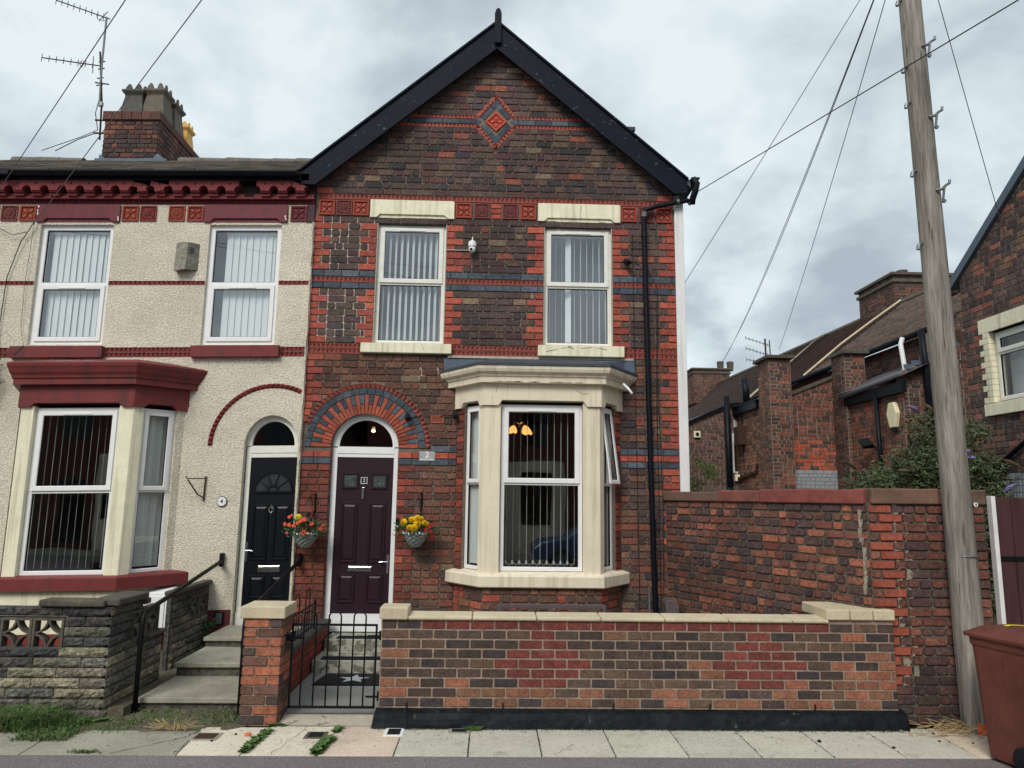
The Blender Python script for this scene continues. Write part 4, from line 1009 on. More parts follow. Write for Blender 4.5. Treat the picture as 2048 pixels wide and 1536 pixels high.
# maroon painted foot of the wall
mb = MB(); fr4.box(mb, -3.62, D4[0]-0.02, 0.0, 0.60, -0.01, 0.012); mb.build('painted_foot', M['maroon'], H4)
lint = lambda a, b: lintel(a, b, 5.80, 6.055, H4, M['maroon'], fr=fr4)
lint(-6.33, -5.20); lint(-4.05, -2.90); lint(-8.7, -7.5)
for a, b in ((-6.44, -5.225), (-4.065, -2.885), (-8.75, -7.45)):
    mb = MB(); fr4.box(mb, a, b, 3.885, 4.045, -0.1, 0.075); mb.build('sill', M['maroon2'], H4, bevel=0.006)
TM = C(112, 52, 52)
mb = MB()
for a, b in ((-9.1, -6.27), (-5.27, -3.97), (-2.97, XB)): dogtooth(mb, fr4, a, b, 4.905, 4.962, col=TM, pitch=0.066)
for a, b in ((-9.1, -6.445), (-5.22, -4.07), (-2.88, XB)):
    dogtooth(mb, fr4, a, b, 3.970, 4.035, col=TM, pitch=0.062); dogtooth(mb, fr4, a, b, 3.90, 3.965, col=TM, pitch=0.062)
dogtooth(mb, fr4, -9.1, XB, 6.062, 6.118, col=C(100, 46, 50), pitch=0.075, proud=0.045)
fr4.box(mb, -9.1, XB, 6.120, 6.145, -0.01, 0.075, C(108, 48, 50))
# arch of dogtooth over door 4
for k in range(40):
    a0, a1 = PI*k/40, PI*(k+1)/40; am = (a0+a1)/2
    P = lambda r, a, w: fr4.p(-2.93+r*math.cos(a), 2.70+r*math.sin(a), w)
    if -2.93+0.83*math.cos(am) > XB-0.01: continue
    c = jit(TM, 0.15)
    mb.add([P(0.765, a0, 0.0), P(0.765, a1, 0.0), P(0.83, a1, 0.0), P(0.83, a0, 0.0), P(0.80, am, 0.045)], [(0, 1, 4), (1, 2, 4), (2, 3, 4), (3, 0, 4)], c)
mb.build('dogtooth_string', M['terracotta'], H4, kind='stuff')
for x, kd, c1, c2 in ((-6.71, 'r', MAR, None), (-6.46, 'q', C(130, 62, 48), C(150, 78, 58)), (-5.065, 'q', C(128, 60, 48), C(150, 72, 54)), (-4.82, 'r', C(120, 54, 50), None),
                      (-4.43, 'r', C(136, 66, 52), None), (-4.175, 'q', C(128, 58, 50), C(140, 62, 54)), (-2.75, 'q', C(96, 44, 50), C(104, 48, 52)), (-6.96, 'r', MAR, None), (-7.21, 'q', MAR, None)):
    (quatrefoil(fr4, x, 5.93, 0.222, c1, H4, c2) if kd == 'q' else rosette(fr4, x, 5.93, 0.222, c1, H4))
mb = MB(); fr4.box(mb, -2.64, XB, 5.80, 6.06, -0.01, 0.01); mb.build('sooty_patch', pm('sooty_render', C(70, 54, 58), 0.95, nz=[(20, 0.6, 1.5)], bump=(30, 0.8, 0.01)), H4)
# corbel course: blocks with a half-round gap between and a round hole
MC = C(112, 50, 52)
def corbel(x, w, broken=False):
    mb = MB(); r_ = w*0.26; z0, z1 = 6.228, 6.350
    L = [(x-w/2+0.002, z1), (x-w/2+0.002, z0+r_*1.05)]
    for k in range(6): a = PI/2-PI/2*k/5; L.append((x-w/2+r_*math.cos(a)*1.0, z0-0.02+r_*math.sin(a)*1.15))
    Rr = [(2*x-p, z) for p, z in reversed(L)]
    P = L+Rr
    if broken: P = [(p+rng.uniform(-0.012, 0.012), z+rng.uniform(-0.02, 0.01)) for p, z in P][:-2]
    fr4.prism(mb, P[::-1], 0.0, 0.15, jit(MC, 0.08))
    fr4.prism(mb, circ(x, z1-0.045, 0.017, 8, 0, 2*PI)[:-1], 0.150, 0.152, (0.01, 0.008, 0.008))
    mb.build('corbel', M['terracotta'], H4, centre=True, bevel=0.003)
    mb = MB(); fr4.box(mb, x-w*0.26, x+w*0.26, 6.188, 6.214, 0.0, 0.135, jit(MC, 0.1)); fr4.box(mb, x-w*0.27, x+w*0.27, 6.147, 6.186, 0.0, 0.105, jit(MC, 0.1)); mb.build('corbel_foot', M['terracotta'], H4, centre=True, bevel=0.008)
pit = 0.2395
for k in range(26):
    x = -2.72-k*pit
    if k in (3,): continue
    corbel(x, pit, broken=(k in (0, 8, 9)))
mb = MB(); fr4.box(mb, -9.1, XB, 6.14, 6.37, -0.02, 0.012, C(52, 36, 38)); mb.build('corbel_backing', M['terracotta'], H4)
for k in range(27):
    x = -2.60-k*pit
    mb = MB(); fr4.box(mb, x-0.055, x+0.055, 6.150, 6.20, 0.0, 0.05, jit(MC, 0.12)); mb.build('corbel_spacer', M['terracotta'], H4, centre=True)
window(H4, fr4, *W4L, 4.925, M['upvc'], M['glass'], sash='lower', w=-0.045, vent='lower', bar=0.07)
window(H4, fr4, *W4R, 4.925, M['upvc'], M['glass'], sash='lower', w=-0.045, vent='lower', bar=0.07)
window(H4, fr4, -8.6, -7.6, 4.07, 5.77, 4.925, M['upvc'], M['glass'], sash='lower', w=-0.045, vent='lower', bar=0.07)
# gutter and roof
mb = MB()
for (yy, zz, r_) in ((9.36, 6.445, 0.060),):
    for k in range(10):
        a, b = PI+PI*k/10, PI+PI*(k+1)/10
        mb.quad((-9.2, yy+r_*math.cos(a), zz+r_*math.sin(a)), (-2.74, yy+r_*math.cos(a), zz+r_*math.sin(a)), (-2.74, yy+r_*math.cos(b), zz+r_*math.sin(b)), (-9.2, yy+r_*math.cos(b), zz+r_*math.sin(b)))
mb.box(-9.2, -2.74, 9.293, 9.308, 6.430, 6.450)
g4 = mb.build('gutter', M['black'], H4)
mb = MB(); mb.box(-6.72, -6.60, 9.285, 9.43, 6.37, 6.46); mb.build('gutter_joint', M['black'], g4, bevel=0.01)
mb = MB(); mb.box(-9.2, -2.6, 9.42, 9.58, 6.352, 6.45); mb.build('fascia', M['black'], H4)
ey, ez, ry, rz_ = 9.33, 6.46, 13.5, 8.63
sd_ = Vector((0, ry-ey, rz_-ez)); sl_ = sd_.length; sd_.normalize(); frs = Fr((0, ey, ez), (1, 0, 0), (0, -sd_.z, sd_.y), sd_)
mb = MB(); frs.box(mb, -9.6, -2.74, 0, sl_, -0.05, -0.012, C(70, 70, 72)); roof4 = mb.build('roof', M['slate'], H4)
mb = MB(); rows = 24
SL = [C(120, 116, 108), C(100, 97, 92), C(134, 124, 110), C(90, 88, 88), C(112, 104, 94)]
for i in range(rows):
    v = i*sl_/rows; off = (i % 2)*0.14
    for k in range(25):
        u = -9.72+k*0.28+off; t = rng.uniform(-0.003, 0.004); e_ = rng.uniform(-0.008, 0.008)
        vs = [frs.p(u+0.002, v-0.02+e_, 0.022+t), frs.p(u+0.277, v-0.02+e_, 0.022+t*0.5), frs.p(u+0.277, v+0.19, 0.0), frs.p(u+0.002, v+0.19, 0.0), frs.p(u+0.002, v-0.02+e_, 0.004), frs.p(u+0.277, v-0.02+e_, 0.004)]
        mb.add(vs, [(0, 1, 2, 3)], jit(rng.choice(SL), 0.15)); o_ = len(mb.v)-6; mb.f.append((o_+4, o_+5, o_+1, o_)); mb.c.append(tuple(q*0.8 for q in mb.c[-1]))
mb.build('slates', M['slate'], roof4, kind='stuff')
for k in range(16):
    x0 = -9.5+k*0.46; x1 = x0+0.45
    if -7.9 < (x0+x1)/2 < -6.3: continue
    mb = MB(); t = rng.uniform(-0.01, 0.01)
    P = [(ry-0.13, rz_-0.06), (ry-0.10, rz_+0.02+t), (ry-0.03, rz_+0.07+t), (ry+0.03, rz_+0.07+t), (ry+0.10, rz_+0.02+t), (ry+0.13, rz_-0.06)]
    n = len(P)
    mb.add([(x0, a, b) for a, b in P]+[(x1, a, b-0.012) for a, b in P], [(i, i+1, i+1+n, i+n) for i in range(n-1)]+[tuple(range(n-1, -1, -1)), tuple(range(n, 2*n))], C(96, 90, 84)); mb.build('ridge_tile', M['slate'], roof4, centre=True)
mb = MB(); mb.add([(-9.6, ry, rz_-0.02), (-2.3, ry, rz_-0.02), (-2.3, 17.6, 6.5), (-9.6, 17.6, 6.5)], [(0, 1, 2, 3)], C(80, 80, 82)); mb.build('rear_roof', M['slate'], H4)
# chimney
CH = MB(); cx0, cx1, cy0, cy1 = -7.63, -6.58, 13.15, 15.05
CH.box(cx0+0.01, cx1-0.01, cy0+0.01, cy1-0.01, 7.9, 9.35); ch = CH.build('chimney', M['mortar'], H4)
def colc(u, v, k): return jit(rng.choice([C(80, 62, 56), C(70, 56, 54), C(92, 66, 58), C(100, 66, 58), C(64, 54, 54)]), 0.15)
cf = Fr((0, cy0, 0)); cs = Fr((cx1, 0, 0), (0, 1, 0), (1, 0, 0)); cl = Fr((cx0, 0, 0), (0, -1, 0), (-1, 0, 0))
emit_bricks(ch, [(cf, lay(rp(cx0, cx1, 8.25, 9.30), [], 8.25, 9.30, 0.093, colour=colc, bond='mix', joint=0.014), M['brick_old'], dict(rough=0.8, w1=0.010)),
                 (cs, lay(rp(cy0, cy1, 8.25, 9.30), [], 8.25, 9.30, 0.093, colour=colc, bond='mix', joint=0.014), M['brick_old'], dict(rough=0.8, w1=0.010, hi=False))], 150)
mb = MB()
for k in range(6):
    x = cx0-0.03+k*(cx1-cx0+0.06)/6; mb.box(x+0.004, x+(cx1-cx0+0.06)/6-0.004, cy0-0.05, cy0+0.2, 9.305, 9.475, jit(C(88, 62, 56), 0.12))
mb.box(cx0-0.02, cx1+0.03, cy0+0.2, cy1+0.03, 9.305, 9.455, C(84, 60, 56)); mb.build('chimney_cap', M['brick_old'], ch, bevel=0.006)
def pot(x, y, z, w, h, c, r=45):
    """square tapered chimney pot with a castellated head"""
    mb = MB(); b, m, t = w*0.56, w*0.42, w*0.55
    lv = [(b, 0), (b*0.97, h*0.12), (m, h*0.72), (m*1.02, h*0.76), (t, h*0.86), (t, h*0.92), (t*0.82, h*0.93)]
    vs = []
    for s, zz in lv: vs += [(x-s, y-s, z+zz), (x+s, y-s, z+zz), (x+s, y+s, z+zz), (x-s, y+s, z+zz)]
    fs = []
    for i in range(len(lv)-1):
        for k in range(4): fs.append((i*4+k, i*4+(k+1) % 4, i*4+4+(k+1) % 4, i*4+4+k))
    mb.add(vs, fs, c)
    for k in range(4):
        for j in (-1, 1):
            a = k*PI/2; off = j*t*0.42; s = t*0.84
            cx_, cy_ = x+math.cos(a)*s-math.sin(a)*off, y+math.sin(a)*s+math.cos(a)*off
            f_ = Fr((cx_, cy_, z+h*0.90), (-math.sin(a), math.cos(a), 0), (math.cos(a), math.sin(a), 0))
            f_.prism(mb, [(-t*0.25, 0), (t*0.25, 0), (t*0.25, h*0.10), (t*0.13, h*0.2), (0, h*0.235), (-t*0.13, h*0.2), (-t*0.25, h*0.10)], -0.03, 0.0, jit(c, 0.06))
    mb.build('chimney_pot', M['terracotta'] if c[0] > 0.3 else M['slate'], ch, bevel=0.004)
PC = C(92, 84, 74)
pot(-7.20, 13.45, 9.45, 0.40, 0.62, C(74, 72, 68)); pot(-6.80, 13.48, 9.45, 0.40, 0.66, PC); pot(-6.80, 14.0, 9.45, 0.40, 0.66, PC)
pot(-6.85, 14.75, 9.45, 0.34, 0.58, C(206, 160, 90)); 
mb = MB(); mb.lathe(-6.85, 14.38, [(0.12, 9.45), (0.12, 9.82), (0.09, 9.86)], 14, C(140, 62, 54)); mb.build('chimney_pot', M['terracotta'], ch)
mb = MB(); mb.add([(cx0-0.03, cy0-0.03, 8.40), (cx1+0.22, cy0-0.04, 8.46), (cx1+0.02, cy0-0.016, 8.62), (cx1-0.05, cy0-0.016, 8.52), (cx0+0.1, cy0-0.016, 8.50), (cx0-0.03, cy0-0.016, 8.60)], [(0, 1, 2, 3, 4, 5)]); mb.box(cx0-0.05, cx1+0.25, cy0-0.12, cy0-0.01, 8.36, 8.46); mb.build('chimney_flashing', M['lead'], ch)
# inside
mb = MB(); mb.box(-9.1, -2.60, 9.75, 13.5, 3.42, 3.72); mb.box(-9.1, -2.60, 9.75, 13.5, 0.2, 0.28); mb.box(-9.1, -2.60, 9.75, 13.5, 6.1, 6.2); mb.build('floor', M['roomdark'], H4)
mb = MB(); mb.box(-9.1, -2.6, 13.4, 13.5, 0.2, 6.2); mb.box(-3.48, -3.42, 9.75, 13.4, 0.28, 3.42); mb.box(-4.6, -4.54, 9.75, 13.4, 3.72, 6.1); mb.box(-6.9, -6.84, 9.75, 13.4, 0.2, 6.1); mb.build('partition', M['room'], H4)

# bay of number 4
p4 = [(-6.17, 9.58), (-5.91, 9.08), (-4.52, 9.08), (-4.09, 9.58)]
gL, l4L = side_frame(p4[0], p4[1]); gC, l4C = side_frame(p4[1], p4[2]); gR, l4R = side_frame(p4[2], p4[3])
mb = MB()
for f_, l_ in ((gL, l4L), (gC, l4C), (gR, l4R)): mb.quad(f_.p(0, 0.42, 0), f_.p(l_, 0.42, 0), f_.p(l_, 1.0, 0), f_.p(0, 1.0, 0))
mb.build('bay_base', M['cream'], H4)
mb = MB()
for f_, l_ in ((gL, l4L), (gC, l4C), (gR, l4R)): mb.quad(f_.p(0, 0.0, 0.004), f_.p(l_, 0.0, 0.004), f_.p(l_, 0.42, 0.004), f_.p(0, 0.42, 0.004))
mb.build('painted_foot', M['soil_red'], H4)
mb = MB(); pier(mb, gL, l4L, 0.11, gC, l4C, 0.16, 1.06, 3.18); mb.build('mullion', M['cream'], H4, bevel=0.006)
mb = MB(); pier(mb, gC, l4C, 0.175, gR, l4R, 0.13, 1.06, 3.18); mb.build('mullion', M['cream'], H4, bevel=0.006)
mb = MB(); gR.box(mb, l4R-0.1, l4R, 1.05, 3.18, -0.1, 0.0); mb.build('bay_jamb', M['dash'], H4)
mb = MB(); gL.box(mb, 0, 0.1, 1.05, 3.18, -0.1, 0.0); mb.build('bay_jamb', M['dash'], H4)
p4s = [(-6.24, 9.58), p4[1], p4[2], (-3.98, 9.58)]
mb = MB(); sweep(mb, p4s, [(-0.15, 1.115), (-0.01, 1.10), (0.055, 1.085), (0.075, 1.07), (0.075, 0.93), (-0.02, 0.925)], 9.58); mb.build('bay_sill', M['maroon2'], H4)
mb = MB(); sweep(mb, p4, [(0.035, 3.45), (0.035, 3.215), (-0.16, 3.215)], 9.58)
for f_, l_ in ((gL, l4L), (gC, l4C), (gR, l4R)):
    for a, b in ((-0.012, 0.17), (l_-0.18, l_+0.012)):
        s = 1 if a < 0.05 else -1
        f_.prism(mb, [(a+(0.05 if s < 0 else 0), 3.165), (b-(0.05 if s > 0 else 0), 3.165), (b, 3.217), (a, 3.217)], -0.05, 0.0352)
mb.build('bay_frieze', M['maroon2'], H4)
mb = MB(); sweep(mb, p4, [(0.03, 3.435), (0.11, 3.44), (0.112, 3.515), (0.13, 3.52), (0.135, 3.545), (0.142, 3.56), (0.16, 3.585), (0.175, 3.63), (0.19, 3.665), (0.195, 3.70), (0.16, 3.72), (-0.15, 3.80)], 9.58)
mb.build('bay_cornice', M['maroon2'], H4)
window(H4, gC, 0.162, l4C-0.177, 1.10, 3.16, 2.115, M['upvc'], M['glass_low'], w=-0.06, vent='upper', bar=0.055)
window(H4, gR, 0.132, l4R-0.102, 1.10, 3.16, 2.115, M['upvc'], M['glass_low'], sash='upper', w=-0.05, vent='upper', bar=0.05, sb=0.04)
window(H4, gL, 0.102, l4L-0.112, 1.10, 3.16, 2.115, M['upvc'], M['glass_low'], sash='upper', w=-0.05, vent=False, bar=0.05, sb=0.04)

# door 4
f4d = Fr((0, 9.67, 0))
fo = MB()
f4d.box(fo, D4[0]+0.015, -3.205, 0.36, 2.69, -0.05, 0.0); f4d.box(fo, -2.585, -2.565, 0.36, 2.69, -0.05, 0.0)
f4d.box(fo, -3.205, -2.585, 2.545, 2.60, -0.05, -0.004); f4d.box(fo, -3.205, -2.585, 2.604, 2.70, -0.05, 0.004); f4d.box(fo, -3.26, -2.57, 0.56, 0.62, -0.05, 0.006); f4d.box(fo, -3.265, -2.57, 0.36, 0.557, -0.05, 0.02)
archring(fo, f4d, DC, 2.70, 0.285, 0.35, -0.05, 0.0, rz=1.15)
df4 = fo.build('door_frame', M['upvc_grime'], H4)
g = MB(); f4d.prism(g, [(DC+0.29*math.cos(PI*k/24), 2.70+0.29*1.15*math.sin(PI*k/24)) for k in range(25)], -0.035, -0.03); g.build('fanlight', M['glass_low'], df4)
d4 = door_leaf(H4, f4d, -3.203, -2.587, 0.622, 2.543, M['door_black'])
bm = M['door_black']
for x0, x1 in ((-3.14, -2.92), (-2.86, -2.64)): panel(d4, f4d, x0, x1, 1.20, 1.93, bm); panel(d4, f4d, x0, x1, 0.72, 1.02, bm)
mb = MB(); cx_, cz_ = -2.89, 2.10
archring(mb, f4d, cx_, cz_, 0.235, 0.255, -0.012, 0.006); archring(mb, f4d, cx_, cz_, 0.055, 0.08, -0.012, 0.003, n=12)
for k in range(1, 5): a = PI*k/5; mb.tube([f4d.p(cx_+0.08*math.cos(a), cz_+0.08*math.sin(a), -0.004), f4d.p(cx_+0.235*math.cos(a), cz_+0.235*math.sin(a), -0.004)], 0.007, 6)
f4d.box(mb, cx_-0.26, cx_+0.26, cz_-0.025, cz_, -0.012, 0.006); mb.build('glazing_bead', bm, d4)
g = MB(); f4d.prism(g, circ(cx_, cz_, 0.236, 20), -0.012, -0.008); g.build('glazed_pane', M['obscure4'], d4)
mb = MB(); c_ = (-2.895, 1.865)
mb.tube([f4d.p(c_[0]+0.028*math.cos(2*PI*k/12+PI/2), c_[1]-0.01+0.04*math.sin(2*PI*k/12+PI/2), 0.006) for k in range(13)], 0.005, 6); f4d.box(mb, c_[0]-0.014, c_[0]+0.014, c_[1]+0.012, c_[1]+0.04, -0.012, 0.012); mb.tube([f4d.p(c_[0], c_[1]+0.07, -0.006), f4d.p(c_[0], c_[1]-0.08, -0.006)], 0.004, 6); mb.build('door_knocker', M['chrome'], d4)
mb = MB(); f4d.box(mb, -3.02, -2.74, 1.055, 1.135, -0.014, -0.004); f4d.box(mb, -3.01, -2.75, 1.09, 1.125, -0.004, 0.006); mb.build('letter_plate', M['chrome'], d4, bevel=0.003)
mb = MB(); f4d.box(mb, -3.198, -3.170, 1.19, 1.44, -0.014, -0.002); f4d.box(mb, -3.190, -3.178, 1.325, 1.34, -0.002, 0.04); mb.tube([f4d.p(-3.184, 1.333, 0.04), f4d.p(-3.12, 1.333, 0.042), f4d.p(-3.09, 1.328, 0.04)], 0.007, 6); mb.build('door_handle', M['chrome'], d4)
WARP = None
# ================================================================== BLINDS AND LAMPS INDOORS
def blind(label, fr, u0, u1, v0, v1, w, pitch, width, ang, group, colr=None, jitter=3, loops=False, skip=None, warp=None):
    global WARP
    WARP = warp
    t = thing('vertical_blind', label, 'window blind', fr.p((u0+u1)/2, v0, w), group)
    mb = MB(); fr.box(mb, u0, u1, v1, v1+0.04, w-0.02, w+0.02); mb.build('headrail', M['upvc'], t)
    n = int((u1-u0)/pitch)
    for k in range(n):
        u = u0+(k+0.5)*(u1-u0)/n
        a = rad(ang+rng.uniform(-jitter, jitter))
        if skip and skip(k, n) is not None: a = rad(skip(k, n))
        du, dw = math.cos(a)*width/2, math.sin(a)*width/2; th = 0.0012
        mb = MB(); A, B = fr.p(u-du, v0, w-dw), fr.p(u+du, v0, w+dw); Cc, D = fr.p(u+du, v1, w+dw), fr.p(u-du, v1, w-dw)
        nn = (fr.U*(-math.sin(a))+fr.N*math.cos(a))*th
        f = lambda p: tuple(Vector(p)+nn)
        mb.add([A, B, Cc, D, f(A), f(B), f(Cc), f(D)], [(3, 2, 1, 0), (4, 5, 6, 7), (0, 1, 5, 4), (1, 2, 6, 5), (2, 3, 7, 6), (3, 0, 4, 7)]); mb.build('slat', M['blind'], t)
    if loops:
        mb = MB()
        for k in range(n-1):
            ua, ub = u0+(k+0.5)*(u1-u0)/n, u0+(k+1.5)*(u1-u0)/n
            mb.tube([fr.p(ua, v0+0.02, w), fr.p(ua+(ub-ua)*0.3, v0-0.005+0.02, w+0.03), fr.p(ua+(ub-ua)*0.5, v0-0.012+0.0, w+0.03), fr.p(ua+(ub-ua)*0.7, v0+0.015, w+0.03), fr.p(ub, v0+0.02, w)], 0.003, 4)
            fr.box(mb, ua-0.012, ua+0.012, v0, v0+0.05, w-0.004, w+0.006)
        mb.build('chain', M['white_plastic'], t)
    WARP = None
    return t
gb = 'vertical blinds hanging inside the windows'
blind('half-open white vertical blind behind the left upstairs window of the brick house', fr2, WL[0]+0.05, WL[1]-0.03, 4.15, 5.74, -0.16, 0.077, 0.084, 62, gb)
blind('nearly edge-on white vertical blind behind the right upstairs window of the brick house', fr2, WR[0]+0.05, WR[1]-0.03, 4.15, 5.74, -0.17, 0.083, 0.086, 92, gb, skip=lambda k, n: (25 if k == 3 else (90+rng.uniform(-3, 3) if k > 3 else 97)))
blind('edge-on white vertical blind with bead chain loops in the bay of the brick house', fC, 0.25, lenC-0.26, 1.21, 3.15, -0.22, 0.083, 0.086, 91, gb, jitter=2, loops=True)
blind('pale vertical blind in the narrow left side window of the brick bay', fL, 0.17, lenL-0.08, 1.21, 3.15, -0.12, 0.083, 0.090, -22, gb)
blind('pale vertical blind in the narrow right side window of the brick bay', fR, 0.08, lenR-0.17, 1.21, 3.15, -0.15, 0.083, 0.090, 12, gb)
blind('closed white vertical blind behind the left upstairs window of the cream house', fr4, W4L[0]+0.12, W4L[1]-0.08, 4.12, 5.68, -0.13, 0.085, 0.094, 14, gb, warp=warp4)
blind('closed white vertical blind behind the right upstairs window of the cream house', fr4, W4R[0]+0.20, W4R[1]-0.06, 4.12, 5.66, -0.14, 0.085, 0.094, 10, gb, warp=warp4)
blind('edge-on white vertical blind in the front of the maroon-topped bay', gC, 0.20, l4C-0.20, 1.17, 3.08, -0.22, 0.085, 0.086, 62, gb, jitter=2, warp=warp4)
blind('closed white vertical blind in the narrow right side window of the maroon-topped bay', gR, 0.08, l4R-0.10, 1.17, 3.08, -0.16, 0.085, 0.09, 16, gb, warp=warp4)
# ceiling lamp seen in the bay
LXc = 0.42
tl = thing('ceiling_lamp', 'lit ceiling lamp with amber flower shades seen through the bay window', 'lamp', (LXc, 10.9, 3.1))
mb = MB(); mb.tube([(LXc, 10.9, 3.42), (LXc, 10.9, 3.12)], 0.012, 6); mb.lathe(LXc, 10.9, [(0.05, 3.40), (0.06, 3.42)], 12); mb.build('stem', M['chrome'], tl)
for dx_, dy_ in ((-0.09, -0.05), (0.08, -0.08), (0.10, 0.12)):
    mb = MB(); mb.tube([(LXc, 10.9, 3.16), (LXc+dx_*0.6, 10.9+dy_*0.6, 3.19), (LXc+dx_, 10.9+dy_, 3.14)], 0.008, 6); mb.build('arm', M['chrome'], tl)
    mb = MB(); x, y = LXc+dx_, 10.9+dy_; n = 16
    vs = []
    for i, (r_, z) in enumerate(((0.015, 3.13), (0.04, 3.11), (0.06, 3.07), (0.075, 3.02))):
        for k in range(n): a = 2*PI*k/n; rr = r_*(1+0.10*math.cos(5*a)*i/3); vs.append((x+rr*math.cos(a)+dx_*0.3*i/3, y+rr*math.sin(a)+dy_*0.3*i/3, z+0.012*math.cos(5*a)*i/3))
    mb.add(vs, [(i*n+k, i*n+(k+1) % n, (i+1)*n+(k+1) % n, (i+1)*n+k) for i in range(3) for k in range(n)]); mb.build('lamp_shade', M['warm_glass'], tl, smooth=True)
tl = thing('pendant_lamp', 'lit bulb in a round smoked glass globe behind the door fanlight', 'lamp', (-1.80, 10.9, 3.0))
mb = MB(); mb.tube([(-1.80, 10.9, 3.42), (-1.80, 10.9, 3.14)], 0.006, 6); mb.build('cord', M['cable'], tl)
def globe(mb, x, y, z, r, n=18, m=12):
    mb.lathe(x, y, [(r*math.sin(PI*k/m)+0.0005, z-r*math.cos(PI*k/m)) for k in range(m+1)], n)
mb = MB(); globe(mb, -1.80, 10.9, 3.04, 0.11); mb.build('lamp_shade', M['smoked'], tl, smooth=True)
mb = MB(); globe(mb, -1.80, 10.9, 3.02, 0.028); mb.build('bulb', M['bulb'], tl, smooth=True)

# ================================================================== FIXTURES ON THE WALLS
cm = thing('security_camera', 'white dome security camera between the upstairs windows of the brick house', 'camera', (-0.318, 9.58, 5.47))
mb = MB(); mb.lathe(-0.318, 9.50, [(0.03, 5.56), (0.052, 5.545), (0.056, 5.50), (0.056, 5.475)][::-1], 16); mb.box(-0.335, -0.30, 9.50, 9.59, 5.50, 5.54); mb.build('housing', M['white_plastic'], cm, smooth=False, bevel=0.003)
mb = MB(); globe(mb, -0.318, 9.50, 5.44, 0.05); mb.build('dome', M['white_plastic'], cm, smooth=True)
mb = MB(); globe(mb, -0.33, 9.462, 5.43, 0.020); mb.build('lens', M['black_plastic'], cm, smooth=True)
mb = MB(); mb.tube([(-0.318, 9.53, 5.55), (-0.318, 9.53, 5.63)], 0.008, 6); mb.build('antenna', M['white_plastic'], cm)
mb = MB(); mb.tube([(-0.34, 9.58, 5.455), (-0.5, 9.585, 5.452), (-0.68, 9.585, 5.455)], 0.004, 4); mb.build('cable', M['white_plastic'], cm)
def spot(label, x, z, d=-1):
    t = thing('wall_spotlight', label, 'spotlight', (x, 9.58, z), 'small black spotlights on the brick house')
    mb = MB(); mb.tube([(x, 9.595, z+0.03), (x, 9.55, z+0.03)], 0.03, 12); mb.build('base', M['black_plastic'], t)
    mb = MB(); mb.tube([(x, 9.54, z+0.03), (x+0.012, 9.50, z-0.01), (x+0.02, 9.475, z-0.035)], [0.028, 0.036, 0.038], 12); mb.build('lamp_head', M['black_plastic'], t)
    mb = MB(); mb.tube([(x+0.0, 9.58, z+0.02), (x-d*0.06, 9.585, z), (x-d*0.13, 9.585, z+0.012), (x-d*0.20, 9.585, z-0.02)], 0.004, 4); mb.build('cable', M['cable'], t)
spot('small black spotlight on the right shoulder of the brick door arch', -1.135, 3.09, -1)
spot('small black spotlight tucked under the left end of the bay cornice', -0.50, 3.13, 1)
spot('small black spotlight high up between the right upstairs window and the downpipe', 1.83, 5.32, -1)
sg = thing('house_number_sign', 'grey plate with white figure 2 right of the brick door arch', 'sign', (-0.855, 9.58, 2.58))
mb = MB(); fr2.box(mb, -0.96, -0.752, 2.515, 2.640, 0.010, 0.018); mb.build('plate', M['sign_grey'], sg, bevel=0.001)
text_obj('2', fr2, -0.855, 2.592, 0.020, 0.105, M['num_white'], sg, bold=0.003)
mb = MB()
x = -0.945
while x < -0.775: w_ = rng.uniform(0.005, 0.011); fr2.box(mb, x, x+w_, 2.528, 2.541, 0.018, 0.0195); x += w_+0.004+(0.01 if -0.86 < x < -0.845 else 0)
mb.build('street_name', M['num_white'], sg)
mb = MB()
for x in (-0.947, -0.765): fr2.prism(mb, circ(x, 2.578, 0.006, 8, 0, 2*PI)[:-1], 0.018, 0.021)
mb.build('screw', M['chrome'], sg)
db = thing('doorbell', 'slim black video doorbell on the brick right of the plum door', 'doorbell', (-1.215, 9.58, 1.69))
mb = MB(); fr2.box(mb, -1.240, -1.190, 1.615, 1.765, 0.008, 0.034); mb.build('body', M['black_plastic'], db, bevel=0.006)
mb = MB(); fr2.prism(mb, circ(-1.215, 1.735, 0.012, 10, 0, 2*PI)[:-1], 0.034, 0.037); mb.build('lens', M['glass_dark'], db)
mb = MB(); fr2.prism(mb, circ(-1.215, 1.655, 0.015, 12, 0, 2*PI)[:-1], 0.034, 0.036); mb.build('button', M['grey_plastic'], db)

